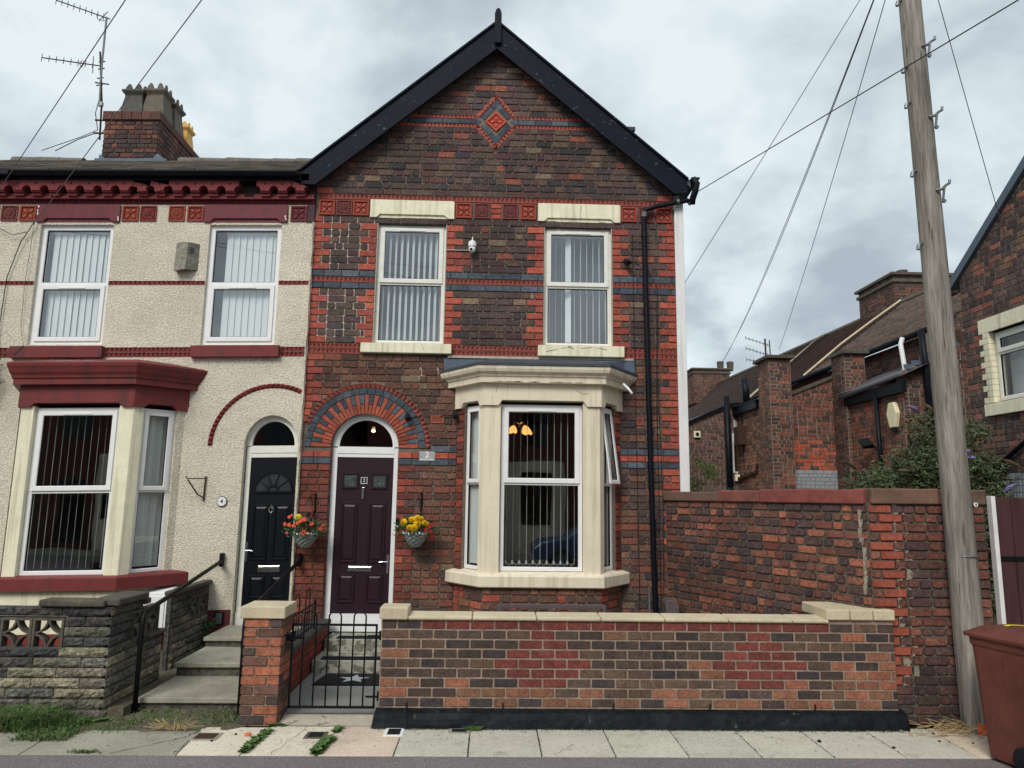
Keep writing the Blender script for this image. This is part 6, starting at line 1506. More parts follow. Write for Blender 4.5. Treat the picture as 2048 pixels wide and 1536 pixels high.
BW2 = thing('stone_block_wall', 'short stone-faced block wall with two pierced blocks against the pebbledash left of the steps', 'wall', (-3.6, 9.0, 0.1))
frq = Fr((-3.58, 8.50, 0), (0, 1, 0), (1, 0, 0))
cnt = blocks(frq, rp(0, 1.06, 0.08, 0.90), [rp(0.50, 1.06, 0.60-0.06, 0.82)], 0.08, 0.90, 0.0905, 0.40, BW2, 200, ph=0.05)
screen(frq, 0.505, 0.545, 0.272, BW2); screen(frq, 0.782, 0.545, 0.272, BW2)
mb = MB(); mb.box(-3.64, -3.62, 8.50, 9.0, 0.05, 0.90); mb.box(-3.64, -3.62, 9.0, 9.56, 0.05, 0.53); mb.box(-3.64, -3.59, 8.47, 8.50, 0.05, 0.90)
mb.c = [C(70, 68, 64)]*len(mb.c); mb.build('core', M['block'], BW2)
cop(-3.665, -3.55, 8.44, 9.57, 0.90, 0.955, BW2)
mb = MB(); mb.box(-9.0, -3.34, 7.05, 9.58, -0.02, 0.09); struct(mb.build('garden_soil', M['dirt']))

# ================================================================== BOUNDARY WALL
B1 = Vector((3.68, 6.97, 0)); B0 = Vector((2.33, 9.58, 0))
dd_ = (B1-B0); Lb = dd_.length; ub = dd_.normalized(); nb = Vector((ub.y, -ub.x, 0)); nb = nb if nb.x < 0 or nb.y < 0 else -nb
frs1 = Fr(B0, ub, nb); frs2 = Fr((3.68, 6.97, 0))
BWL = thing('boundary_wall', 'old red brick yard wall with sandstone coping behind the low garden wall', 'wall', (3.2, 8.0, 0))
mb = MB()
mb.add([frs1.p(-0.02, 0, -0.008), frs1.p(Lb, 0, -0.008), frs1.p(Lb, 2.05, -0.008), frs1.p(-0.02, 2.05, -0.008)], [(0, 1, 2, 3)])
mb.add([frs2.p(0, 0, -0.008), frs2.p(1.16, 0, -0.008), frs2.p(1.16, 2.05, -0.008), frs2.p(0, 2.05, -0.008)], [(0, 1, 2, 3)])
mb.add([(4.842, 6.978, 0), (4.842, 7.25, 0), (4.842, 7.25, 2.05), (4.842, 6.978, 2.05)], [(0, 1, 2, 3)])
mb.add([(2.6, 9.6, 0), (2.6, 9.6, 2.05), (3.95, 7.2, 2.05), (3.95, 7.2, 0)], [(0, 1, 2, 3)]); mb.add([(3.95, 7.2, 0), (3.95, 7.2, 2.05), (4.84, 7.2, 2.05), (4.84, 7.2, 0)], [(0, 1, 2, 3)])
mb.build('mortar_core', M['mortar_wall'], BWL)
WB = [C(108, 70, 60), C(90, 64, 57), C(100, 68, 58), C(84, 62, 58), C(118, 78, 66), C(78, 62, 60), C(104, 66, 57)]
def colw(u, v, k):
    if rng.random() < 0.13: return jit(C(140, 88, 70), 0.12)
    if rng.random() < 0.10 or v > 1.95 and rng.random() < 0.5: return jit(C(68, 56, 56), 0.12)
    return jit(rng.choice(WB), 0.14)
def colw2(u, v, k):
    q = 0.06+0.28
    lim = 0.20+0.06*math.sin(v*9)
    if u < (0.35 if int(v/0.0885) % 2 else 0.24) and u > (0.10 if int(v/0.0885) % 2 else 0.0) and v > 0.30: return ('new', jit(C(148, 80, 65), 0.10))
    if v < 0.55 or (u > 0.75 and rng.random() < 0.5 and v < 1.6): return jit(rng.choice([C(70, 58, 56), C(62, 54, 54), C(84, 62, 58)]), 0.15)
    return jit(rng.choice(WB), 0.14)
ga = lay(rp(0.0, Lb-0.005, 0.1, 2.035), [], 0.1, 2.035, 0.0885, L=0.232, joint=0.020, colour=colw)
gb_ = []
nrow = 23
for i in range(nrow):
    a = 0.0+i*2.035/nrow; b = a+2.035/nrow
    u = 0.0; first = True; x = 0.0
    ws = [0.10, 0.232] if i % 2 else [0.232, 0.115]
    us_ = [0.0]
    for w_ in ws: us_.append(us_[-1]+w_)
    while us_[-1] < 1.155: us_.append(us_[-1]+(0.232 if rng.random() < 0.55 else 0.116))
    us_[-1] = 1.16
    if us_[-1]-us_[-2] < 0.05: us_.pop(-2)
    for k in range(len(us_)-1):
        u0, u1 = us_[k], us_[k+1]
        new = (k == (1 if i % 2 else 0)) and a > 0.28
        if new: c = ('new', jit(C(148, 80, 65), 0.10))
        elif a < 0.5: c = jit(rng.choice([C(72, 58, 56), C(62, 54, 54), C(86, 62, 58)]), 0.15)
        else: c = jit(rng.choice(WB), 0.15)
        cc = c[1] if isinstance(c[0], str) else c
        gb_.append((u0+0.006, u1-0.006, a, b, cc, 'new' if new else 'f'))
frs3 = Fr((4.842, 6.97, 0), (0, 1, 0), (1, 0, 0))
gc_ = lay(rp(0, 0.28, 0.0, 2.035), [], 0, 2.035, 0.0885, L=0.232, joint=0.016, colour=lambda u, v, k: jit(rng.choice(WB+[C(160, 84, 66)]), 0.15), bond='stretcher')
emit_bricks(BWL, [(frs1, ga, M['brick_old'], dict(rough=0.9, w1=0.007, joint=0.016)), (frs2, [b for b in gb_ if b[5] == 'new'], M['brick_red'], dict(rough=0.35, w1=0.010, joint=0.016)),
                  (frs2, [b for b in gb_ if b[5] != 'new'], M['brick_old'], dict(rough=0.9, w1=0.007, joint=0.016)), (frs3, gc_, M['brick_old'], dict(rough=1.0))], 300)
# repair mortar smeared beside the new bricks
mb = MB()
for i in range(23):
    a = i*2.035/23
    if a < 0.3: continue
    x0 = 0.345 if i % 2 else 0.245
    P = [(x0+rng.uniform(-.01, .01), a-0.005), (x0+rng.uniform(0.01, 0.08), a-0.005+rng.uniform(0, .01)), (x0+rng.uniform(0.01, 0.09), a+0.05), (x0+rng.uniform(0.0, 0.06), a+0.095), (x0+rng.uniform(-.01, .01), a+0.09)]
    frs2.prism(mb, P, 0.0, 0.0045)
for k in range(9):
    z = 1.98-k*0.09; x0 = -0.06+rng.uniform(-.02, .02)
    frs1.prism(mb, [(Lb+x0-0.03, z-0.09), (Lb+x0-0.005, z-0.085), (Lb+x0+0.015, z), (Lb+x0-0.035, z)], 0.002, 0.009)
mb.build('repair_mortar', M['repair'], BWL)
SS = [C(118, 72, 66), C(126, 70, 64), C(104, 82, 72), C(110, 84, 70)]
def stone(fr, a, b, z0, z1, dz, c):
    mb = MB(); n = 8; P0 = []; 
    top = [(a+(b-a)*i/n, z1+dz+rng.uniform(-0.006, 0.006)) for i in range(n, -1, -1)]
    fr.prism(mb, [(a, z0), (b, z0+rng.uniform(-.004, .004))]+top, -0.33, 0.035, c)
    mb.build('coping_stone', M['sandstone'], BWL, bevel=0.014)
e1 = [-0.03, 0.98, 1.62, Lb-0.02]
for k in range(3): stone(frs1, e1[k]+0.003, e1[k+1]-0.003, 2.035, 2.155+0.012*k, 0, SS[(2, 0, 1)[k]])
stone(frs2, 0.03, 0.70, 2.04, 2.19, 0, SS[3]); stone(frs2, 0.705, 1.17, 2.04, 2.185, 0, SS[2])

# wooden yard gate right of the wall
YG = thing('yard_gate', 'brown boarded yard gate with white post at the right edge', 'gate', (5.4, 7.1, 0))
mb = MB(); mb.box(4.962, 5.005, 7.03, 7.10, 0.0, 2.13); mb.build('gate_post', M['white_wood'], YG, bevel=0.003)
for k in range(12):
    x = 5.01+k*0.178; mb = MB(); mb.box(x+0.002, x+0.174, 7.07, 7.092, 0.06, 2.12+rng.uniform(-0.008, 0.004)); mb.build('board', M['fence_wood'], YG, bevel=0.003)
mb = MB(); mb.box(5.02, 7.1, 7.095, 7.14, 1.35, 1.45); mb.box(5.02, 7.1, 7.095, 7.14, 0.4, 0.5); mb.build('ledge', M['fence_wood'], YG)
mb = MB(); mb.box(5.02, 5.5, 7.060, 7.068, 1.50, 1.545); mb.build('strap_hinge', M['iron'], YG)

# ================================================================== POLE
TP = thing('telegraph_pole', 'tall weathered grey wooden pole with metal step irons in front of the yard wall', 'telegraph pole', (4.50, 6.82, 0))
mb = MB(); n = 28; vs = []; lv = 60
for i in range(lv+1):
    z = -0.1+8.7*i/lv; r_ = 0.133-0.0027*z*1.3
    for k in range(n):
        a = 2*PI*k/n; rr = r_*(1+0.025*mnoise.noise(Vector((math.cos(a)*1.3, math.sin(a)*1.3, z*0.35)))+0.012*mnoise.noise(Vector((math.cos(a)*6, math.sin(a)*6, z*0.9))))
        xx = 4.50-0.012*z
        vs.append((xx+rr*math.cos(a), 6.82+rr*math.sin(a), z))
mb.add(vs, [(i*n+k, i*n+(k+1) % n, (i+1)*n+(k+1) % n, (i+1)*n+k) for i in range(lv) for k in range(n)]+[tuple(range(lv*n, lv*n+n))]); mb.build('shaft', M['wood_pole'], TP, smooth=True)
def stepiron(z, s):
    x = 4.50-0.012*z; r_ = 0.136-0.0035*z; mb = MB()
    if s > 0: mb.tube([(x+0.01, 6.82-r_-0.0, z-0.04), (x+0.06, 6.82-r_-0.02, z-0.035), (x+r_+0.015, 6.82-0.10, z+0.03), (x+r_+0.05, 6.82-0.10, z+0.05), (x+r_+0.055, 6.82-0.10, z+0.085)], 0.014, 8); mb.tube([(x+0.075, 6.82-r_+0.0, z-0.14), (x+0.085, 6.82-r_-0.02, z-0.02)], 0.012, 8); mb.tube([(x+0.072, 6.82-r_-0.008, z-0.16), (x+0.072, 6.82-r_-0.03, z-0.16)], 0.02, 6)
    else: mb.tube([(x-r_+0.02, 6.82-0.02, z+0.02), (x-r_-0.045, 6.82-0.03, z-0.01), (x-r_-0.055, 6.82-0.03, z-0.04)], 0.014, 8); mb.tube([(x-r_-0.04, 6.79, z-0.005), (x-r_-0.052, 6.79, z-0.06)], 0.018, 6)
    mb.build('step_iron', M['steel'], TP)
for z, s in ((7.36, -1), (6.82, 1), (6.58, -1), (6.18, -1), (6.02, 1), (5.42, -1), (5.22, 1), (4.64, -1)): stepiron(z, s)
mb = MB(); fp = Fr((4.52, 6.685, 0)); fp.prism(mb, circ(0.045, 2.045, 0.020, 14, 0, 2*PI)[:-1], 0.0, 0.006); mb.build('pole_tag', M['white_plastic'], TP)
text_obj('8', fp, 0.045, 2.045, 0.008, 0.03, M['black_plastic'], TP)
mb = MB(); mb.tube([(4.49+0.133*math.cos(a), 6.82+0.133*math.sin(a), 1.565) for a in [PI*1.25+PI*0.5*k/8 for k in range(9)]], 0.006, 6); mb.build('metal_band', M['steel'], TP)

# ================================================================== WHEELIE BIN
WBn = thing('wheelie_bin', 'brown plastic wheelie bin with a yellow mark on its lid at the kerb', 'wheelie bin', (4.38, 5.95, 0))
# local axes: w to the camera-left face, d depth ; body corner at (4.09, 6.14)
ca_, sa_ = math.cos(rad(-76)), math.sin(rad(-76))
bo = Vector((4.05, 6.16, 0)); bu = Vector((ca_, sa_, 0)); bv = Vector((-sa_, ca_, 0))   # bu towards the camera, bv to the right/back
def bp_(u, v, z): q = bo+bu*u+bv*v; return (q.x, q.y, z-0.0)
def rrect(u0, u1, v0, v1, r_, z, n=4):
    P = []
    for cx_, cy_, a0 in ((u1-r_, v0+r_, -PI/2), (u1-r_, v1-r_, 0), (u0+r_, v1-r_, PI/2), (u0+r_, v0+r_, PI)):
        for k in range(n+1): a = a0+PI/2*k/n; P.append(bp_(cx_+r_*math.cos(a), cy_+r_*math.sin(a), z))
    return P
Wd_, Dp_ = 0.55, 0.58
mb = MB(); secs = []
for z, i0, i1, j0, j1 in ((0.02, 0.05, 0.10, 0.04, 0.04), (0.10, 0.045, 0.09, 0.035, 0.035), (0.5, 0.02, 0.04, 0.015, 0.015), (0.88, 0.0, 0.0, 0.0, 0.0), (0.90, -0.012, -0.012, -0.012, -0.012), (0.955, -0.014, -0.014, -0.014, -0.014)):
    secs.append(rrect(i0, Wd_-i1, j0, Dp_-j1, 0.05, z))
n = len(secs[0])
for s_ in secs: mb.v.extend(s_)
for i in range(len(secs)-1):
    for k in range(n): mb.f.append((i*n+k, i*n+(k+1) % n, (i+1)*n+(k+1) % n, (i+1)*n+k)); mb.c.append((0.5,)*3)
mb.f.append(tuple(reversed(range(n)))); mb.c.append((0.5,)*3)
mb.build('body', M['bin'], WBn, smooth=False, bevel=0.006)
mb = MB(); L_ = [rrect(-0.045, Wd_+0.03, -0.035, Dp_+0.035, 0.05, 0.958), rrect(-0.048, Wd_+0.03, -0.038, Dp_+0.038, 0.05, 0.985), rrect(-0.02, Wd_+0.01, -0.01, Dp_+0.01, 0.05, 1.00), rrect(0.05, Wd_-0.05, 0.06, Dp_-0.06, 0.05, 1.045), rrect(0.09, Wd_-0.09, 0.1, Dp_-0.1, 0.05, 1.05)]
for s_ in L_: mb.v.extend(s_)
for i in range(len(L_)-1):
    for k in range(n): mb.f.append((i*n+k, i*n+(k+1) % n, (i+1)*n+(k+1) % n, (i+1)*n+k)); mb.c.append((0.5,)*3)
mb.f.append(tuple(range((len(L_)-1)*n, len(L_)*n))); mb.c.append((0.5,)*3); mb.f.append(tuple(reversed(range(n)))); mb.c.append((0.5,)*3)
lid = mb.build('lid', M['bin'], WBn, bevel=0.005)
for (a_, b_) in ((0.07, 0.085), (0.30, 0.312), (0.46, 0.475)):
    mb = MB(); fsd = Fr(bo, bu, -bv); P = [(a_, 0.12), (b_, 0.12), (b_, 0.84), (a_, 0.84)]
    lean = lambda z: 0.015+0.0*z
    mb.add([fsd.p(a_, 0.13, -0.030), fsd.p(b_, 0.13, -0.030), fsd.p(b_, 0.84, 0.004), fsd.p(a_, 0.84, 0.004), fsd.p(a_-0.006, 0.13, -0.045), fsd.p(b_+0.006, 0.13, -0.045), fsd.p(b_+0.006, 0.84, -0.006), fsd.p(a_-0.006, 0.84, -0.006)], [(0, 1, 2, 3), (4, 5, 1, 0), (1, 5, 6, 2), (2, 6, 7, 3), (3, 7, 4, 0)]); mb.build('rib', M['bin'], WBn)
mb = MB(); L2 = [[bp_(0.08+0.42*k/6, 0.02, 0.99), bp_(0.08+0.42*k/6, 0.10, 1.035)] for k in range(7)]
for k in range(0, 6, 2): mb.quad(L2[k][0], L2[k+1][0], tuple(Vector(L2[k+1][1])+Vector((0, 0, 0.012))), tuple(Vector(L2[k][1])+Vector((0, 0, 0.012))))
mb.build('lid_ridge', M['bin'], lid)
mb = MB(); n_ = 12
for k in range(n_):
    a, b = 0.5+3.6*k/n_, 0.5+3.6*(k+1)/n_
    mb.quad(bp_(0.2+0.05*math.cos(a), 0.3+0.07*math.sin(a), 1.053), bp_(0.2+0.085*math.cos(a), 0.3+0.105*math.sin(a), 1.053), bp_(0.2+0.085*math.cos(b), 0.3+0.105*math.sin(b), 1.053), bp_(0.2+0.05*math.cos(b), 0.3+0.07*math.sin(b), 1.053))
mb.build('painted_mark', M['yellow'], lid)
for v in (0.03, Dp_-0.03):
    s = -1 if v < 0.1 else 1
    cxy = (Wd_-0.13, v+s*0.02)
    mb = MB(); a0 = Vector(bp_(cxy[0], cxy[1]-s*0.03, 0.10)); a1 = Vector(bp_(cxy[0], cxy[1]+s*0.03, 0.10)); 
    e = (a1-a0); mb.tube([tuple(a0), tuple(a0+e*0.15), tuple(a0+e*0.85), tuple(a1)], [0.085, 0.10, 0.10, 0.085], 28); wh = mb.build('wheel', M['rubber'], WBn)
    mb = MB(); mb.tube([tuple(a1), tuple(a1+e*0.06)], [0.06, 0.05], 20); mb.tube([tuple(a1), tuple(a1+e*0.3)], [0.022, 0.02], 12); mb.build('wheel_hub', M['black_plastic'], wh)
mb = MB(); mb.tube([bp_(Wd_-0.02, 0.0, 0.10), bp_(Wd_-0.02, Dp_, 0.10)], 0.012, 8); mb.build('axle', M['steel'], WBn)
mb = MB(); mb.tube([bp_(Wd_+0.05, 0.06, 0.93), bp_(Wd_+0.05, Dp_-0.06, 0.93)], 0.016, 8); mb.build('handle', M['bin'], WBn)

# bench behind the low wall
BN = thing('garden_bench', 'dark brown bench with a leaf-pattern back showing above the low wall', 'bench', (0.74, 8.7, 0))
yB = 8.72
mb = MB(); mb.box(0.12, 1.37, yB-0.02, yB+0.02, 0.765, 0.81); mb.box(0.12, 1.37, yB-0.015, yB+0.015, 0.52, 0.55); mb.build('backrest_frame', M['bench'], BN, bevel=0.004)
for x in (0.10, 1.34):
    mb = MB(); mb.box(x, x+0.045, yB-0.03, yB+0.02, 0.03, 0.80); mb.box(x, x+0.045, yB-0.45, yB-0.40, 0.03, 0.62); mb.box(x, x+0.045, yB-0.45, yB, 0.60, 0.64); mb.build('side_frame', M['bench'], BN, bevel=0.004)
mb = MB()
for k in range(5):
    cx_ = 0.27+k*0.235
    fB = Fr((cx_, yB-0.01, 0.66))
    for a in (0.5, 1.57, 2.64, 3.6, 4.71, 5.8):
        c_, s_ = math.cos(a), math.sin(a); P = [(0.02*c_, 0.02*s_), (0.055*c_-0.03*s_, 0.055*s_+0.03*c_), (0.105*c_, 0.105*s_), (0.055*c_+0.03*s_, 0.055*s_-0.03*c_)]; fB.prism(mb, P, -0.006, 0.006)
    mb.tube([fB.p(0.06*math.cos(q*0.5), 0.10+0.0*q-0.02*math.sin(q*0.5), 0) for q in range(7)], 0.006, 5)
mb.build('leaf_lattice', M['bench'], BN)
for k in range(5): mb = MB(); mb.box(0.12, 1.37, yB-0.42+k*0.085, yB-0.35+k*0.085, 0.44, 0.465); mb.build('seat_slat', M['bench'], BN)
bg_ = thing('spare_bag', 'dark rounded box standing behind the low wall by the downpipe', 'box', (2.31, 9.3, 0.03))
mb = MB(); P = [(2.23, 0.03), (2.40, 0.03), (2.40, 0.74), (2.385, 0.78), (2.35, 0.80), (2.28, 0.80), (2.245, 0.78), (2.23, 0.74)]; Fr((0, 9.25, 0)).prism(mb, P, -0.25, 0.0); mb.build('body', M['bench'], bg_, bevel=0.01)
# ================================================================== AERIALS AND WIRES
def yagi(mb, a, b, n, ln=0.075, vert=True):
    a, b = Vector(a), Vector(b); mb.tube([tuple(a), tuple(b)], 0.012, 5)
    for k in range(n):
        p = a.lerp(b, k/(n-1)*0.88); l = ln*(1 if k else 1.2)
        mb.tube([tuple(p-Vector((0, 0, l))), tuple(p+Vector((0, 0, l)))], 0.0075, 4)
A1 = thing('tv_aerial', 'taller television aerial mast on the left chimney with its boom pointing up left', 'aerial', (-7.87, 13.2, 9.3))
mb = MB(); mb.tube([(-7.80, 13.2, 9.55), (-7.84, 13.2, 10.4), (-7.85, 13.2, 11.42)], 0.020, 8); mb.build('mast', M['steel'], A1)
mb = MB(); yagi(mb, (-8.88, 13.2, 11.76), (-7.78, 13.2, 11.38), 9); mb.tube([(-7.93, 13.1, 11.26), (-7.87, 13.25, 11.58)], 0.008, 4); mb.tube([(-8.05, 13.2, 11.46), (-8.02, 13.2, 11.38), (-7.92, 13.2, 11.33), (-7.86, 13.2, 11.36)], 0.006, 4); mb.build('yagi', M['rust'], A1)
A2 = thing('tv_aerial', 'shorter television aerial mast on the left chimney with a level boom', 'aerial', (-7.75, 13.2, 8.9))
mb = MB(); mb.tube([(-7.72, 13.2, 8.80), (-7.76, 13.2, 9.6), (-7.90, 13.2, 10.66)], 0.018, 8)
for z in (8.93, 9.2): mb.box(-7.84, -7.60, 13.17, 13.2, z-0.012, z+0.012)
for z in (9.95, 10.1, 10.3, 10.45): mb.tube([(-7.90, 13.2, z-0.01), (-7.78, 13.2, z+0.01)], 0.012, 5)
mb.tube([(-7.93, 13.2, 10.0), (-7.66, 13.2, 9.97)], 0.014, 5); mb.build('mast', M['rust'], A2)
mb = MB(); yagi(mb, (-9.02, 13.2, 10.50), (-7.88, 13.2, 10.36), 8, 0.07); mb.tube([(-8.0, 13.2, 10.2), (-8.02, 13.2, 10.56)], 0.008, 4); mb.tube([(-8.2, 13.15, 10.44), (-8.24, 13.15, 10.36), (-8.2, 13.15, 10.28), (-8.16, 13.15, 10.36), (-8.17, 13.15, 10.42)], 0.008, 4); mb.build('yagi', M['rust'], A2)
mb = MB(); mb.box(-7.81, -7.73, 13.16, 13.22, 9.50, 9.58); mb.build('amplifier_box', M['grey_plastic'], A2)
mb = MB(); mb.tube([(-7.76, 13.1, 9.55), (-7.80, 13.1, 9.3), (-7.72, 13.1, 8.95), (-7.95, 13.0, 8.75), (-8.6, 12.9, 8.40)], 0.009, 4); mb.tube([(-7.72, 13.1, 8.9), (-8.0, 13.0, 8.70), (-8.35, 12.9, 8.40)], 0.009, 4); mb.build('cable', M['cable'], A2)
def wire(label, a, b, sag=0.1, r_=0.008, m='cable_grey'):
    a, b = Vector(a), Vector(b); pts = []
    for k in range(25):
        f = k/24; p = a.lerp(b, f); p.z -= sag*4*f*(1-f); pts.append(tuple(p))
    mb = MB(); mb.tube(pts, r_, 5); o = mb.build('overhead_wire', M[m]); tagp(o, label, 'wire', 'overhead telephone wires')
    return o
def ext(a, b, t): a, b = Vector(a), Vector(b); return tuple(a+(b-a)*t)
wire('overhead wire crossing the top left corner down to the left end of the gutter', (-6.69, 9.30, 6.06), ext((-6.69, 9.30, 6.06), (-3.42, 6.0, 6.49), 2.0), 0.0, 0.005)
wire('overhead wire crossing the chimney pots down to the cream house wall', (-6.32, 9.52, 5.68), ext((-6.32, 9.52, 5.68), (-2.73, 6.0, 6.52), 1.8), 0.0, 0.005)
PT = (4.39, 6.75, 8.25)
wire('overhead wire from the pole down to the right edge of the brick house', (2.75, 9.96, 5.14), PT, 0.02, 0.0045)
wire('upper of the two close wires running from the pole to the distant chimney stack', (9.80, 30.0, 7.74), (4.35, 6.77, 8.23), 0.35, 0.0065)
wire('lower of the two close wires running from the pole to the distant chimney stack', (9.70, 30.0, 7.70), (4.40, 6.85, 8.30), 0.50, 0.0065)
wire('overhead wire from the pole to the nearer yard stack', (7.43, 18.0, 5.92), (4.41, 6.8, 8.22), 0.12, 0.0055)
wire('overhead wire slanting from the pole to the right-hand brick gable', (7.44, 9.52, 4.89), (4.52, 6.75, 8.25), 0.05, 0.0048)
wire('thick dark wire slanting from the brick house eaves across the pole to the top right', (2.82, 9.48, 6.34), ext((2.82, 9.48, 6.34), (4.27, 5.20, 6.16), 1.6), 0.0, 0.006, 'cable')

# ================================================================== BUILDINGS BEHIND
BG = [C(92, 68, 60), C(76, 60, 57), C(106, 74, 64), C(68, 56, 55), C(86, 68, 61), C(98, 68, 59)]
BGR = [C(126, 76, 62), C(110, 70, 59), C(94, 70, 62), C(80, 64, 59), C(116, 74, 62)]
def cbg(pal, hot=None):
    def f(u, v, k):
        if hot and hot(u, v) and rng.random() < 0.55: return jit(C(160, 80, 58), 0.12)
        return jit(rng.choice(pal), 0.16)
    return f
def bgwall(parent, fr, poly, holes, pal=BG, h=0.09, limit=0, joint=0.018, paint=None, L=0.235, hot=None):
    mb = MB(); v0, v1 = min(p[1] for p in poly), max(p[1] for p in poly)
    if not holes: fr.prism(mb, poly, -0.2, -0.006)
    else:
        u0_, u1_ = min(p[0] for p in poly), max(p[0] for p in poly); vt = max(h_[3] for h_ in holes)+0.02
        us = cross(poly, vt)[0]
        wall_face(mb, fr, [(u0_, v0), (u1_, v0), (u1_, vt), (u0_, vt)], holes, 0.15, w=-0.006)
        top = [(us[0], vt), (us[1], vt)]+[p for p in poly if p[1] > vt]
        fr.prism(mb, top, -0.2, -0.006)
    mb.build('wall', M['mortar_bg'], parent)
    hp = [rp(a, b, c, d) for a, b, c, d in holes]
    def colf(u, v, k):
        if paint and paint(u, v): return ('paint', (0.3,)*3)
        return ('f', cbg(pal, hot)(u, v, k))
    bs = lay(poly, hp, v0, v1, h, L=L, joint=joint, colour=colf, bond='mix')
    g = [(fr, [b for b in bs if b[5] == 'f'], M['brick_old'], dict(rough=0.6, w1=0.004, w0=-0.008, hi=False))]
    pb = [b for b in bs if b[5] == 'paint']
    if pb: g.append((fr, pb, M['bg_paint'], dict(rough=0.5, w1=0.004, hi=False, joint=0.006)))
    emit_bricks(parent, g, limit)
def front(x, y): return Fr((x, y, 0))
def left(x, y): return Fr((x, y, 0), (0, -1, 0), (-1, 0, 0))

# --- gable house right
GH = thing('brick_gable_house', 'dark brick gable house with cream-framed window at the right edge', 'house', (7.5, 9, 0))
gf = left(7.5, 10.92)                                  # u runs towards the camera
u_ = lambda y: 10.92-y
win = (u_(10.36), u_(9.2), 3.55, 4.62)
gp = [(0, 0), (7.0, 0), (7.0, 4.9), (5.9, 5.6), (3.45, 7.95), (0.0, 5.60)]
bgwall(GH, gf, gp, [win], pal=[C(90, 74, 68), C(72, 62, 60), C(104, 80, 70), C(80, 66, 63), C(128, 84, 72), C(68, 59, 58)], h=0.092, limit=300, joint=0.02, paint=lambda u, v: v < 2.52)
for k in range(12):
    z = win[2]+k*0.09; mb = MB()
    if z < win[3]: gf.box(mb, win[0]-(0.12 if k % 2 else 0.2), win[0]+0.005, z, z+0.086, -0.14, 0.012); mb.build('jamb_brick', M['cream'], GH, bevel=0.004); mb = MB(); gf.box(mb, win[1]-0.005, win[1]+(0.12 if k % 2 else 0.2), z, z+0.086, -0.14, 0.012); mb.build('jamb_brick', M['cream'], GH, bevel=0.004)
for k in range(14):
    a = win[0]-0.2+k*(win[1]-win[0]+0.4)/14; b = a+(win[1]-win[0]+0.4)/14-0.006; mb = MB(); gf.box(mb, a, b, win[3], win[3]+0.22, -0.14, 0.014); mb.build('lintel_brick', M['cream'], GH, bevel=0.004)
mb = MB(); gf.box(mb, win[0]-0.15, win[1]+0.15, win[2]-0.20, win[2]-0.02, -0.1, 0.06); mb.build('sill', M['cream'], GH, bevel=0.006)
window(GH, gf, win[0]+0.03, win[1]-0.03, win[2]+0.02, win[3]-0.02, 4.28, M['upvc_grime'], M['glass'], sash='upper', w=-0.08, vent=False, bar=0.06)
mb = MB(); gf.box(mb, win[0], win[1], win[2], win[3], -0.32, -0.30); mb.build('net_curtain', M['blind'], GH)
mb = MB(); A = [(0.0-0.18, 5.48), (3.45, 7.98)]; d = Vector((A[1][0]-A[0][0], A[1][1]-A[0][1])).normalized(); nn = Vector((-d.y, d.x))
P = [A[0], A[1], (A[1][0]+nn.x*0.13, A[1][1]+nn.y*0.13), (A[0][0]+nn.x*0.13, A[0][1]+nn.y*0.13)]
gf.prism(mb, P, -0.25, 0.06); gf.prism(mb, [(3.45, 7.98), (7.0, 5.55), (7.0, 5.7), (3.45, 8.14)], -0.25, 0.06); mb.build('verge_trim', pm('grey_verge_trim', C(78, 90, 102), 0.5), GH)
mb = MB(); mb.add([(7.46, 11.1, 5.60), (7.46, 7.47, 8.12), (14, 7.47, 8.12), (14, 11.1, 5.60)], [(0, 1, 2, 3)], C(84, 82, 84)); mb.add([(7.46, 7.47, 8.12), (7.46, 3.9, 5.6), (14, 3.9, 5.6), (14, 7.47, 8.12)], [(0, 1, 2, 3)], C(84, 82, 84)); mb.build('roof', M['slate'], GH)
mb = MB(); mb.box(7.52, 14, 10.72, 10.90, 0, 5.6, C(92, 70, 64)); mb.box(7.52, 14, 3.95, 4.1, 0, 5.5, C(92, 70, 64)); mb.build('side_wall', M['brick_old'], GH)
mb = MB(); mb.tube([gf.p(-0.05, 5.44, 0.0), gf.p(-0.5, 5.44, 0.0)], 0.04, 8); mb.build('gutter', M['rust'], GH)
mb = MB(); mb.tube([gf.p(1.6, 3.15, 0.06), gf.p(0.62, 2.62, 0.06)], 0.035, 8); mb.tube([gf.p(0.50, 2.62, 0.06), gf.p(0.50, 2.48, 0.06)], [0.11, 0.06], 10); mb.box(7.38, 7.47, 10.18, 10.62, 2.52, 2.62); mb.build('waste_pipe', M['black'], GH)
mb = MB(); mb.tube([gf.p(0.50, 2.48, 0.07), gf.p(0.50, 0, 0.07)], 0.045, 10); mb.build('soil_pipe', M['steel'], GH)

# --- right wing (nearest of the rear extensions)
W1 = thing('rear_extension', 'brick rear extension with lean-to gutter behind the buddleia left of the pole', 'building', (8.7, 15, 0))
fw = front(0, 14.4)
bgwall(W1, fw, [(8.50, 0.0), (11.2, 0.0), (11.2, 5.65), (9.2, 5.62), (9.2, 5.05), (8.50, 4.75)], [], pal=[C(76, 62, 58), C(70, 58, 56), C(92, 68, 62), C(110, 72, 62)], joint=0.022)
fl_ = left(8.50, 16.6)
bgwall(W1, fl_, [(0, 0), (2.2, 0), (2.2, 4.45), (0, 4.35)], [], pal=BGR, joint=0.022)
mb = MB(); fl_.box(mb, -0.1, 2.35, 4.30, 4.52, 0.0, 0.10); mb.build('fascia', M['black'], W1)
mb = MB(); mb.tube([(8.36, 16.7, 4.52), (8.36, 14.2, 4.66)], 0.06, 8); mb.build('gutter', M['cable_grey'], W1, smooth=True)
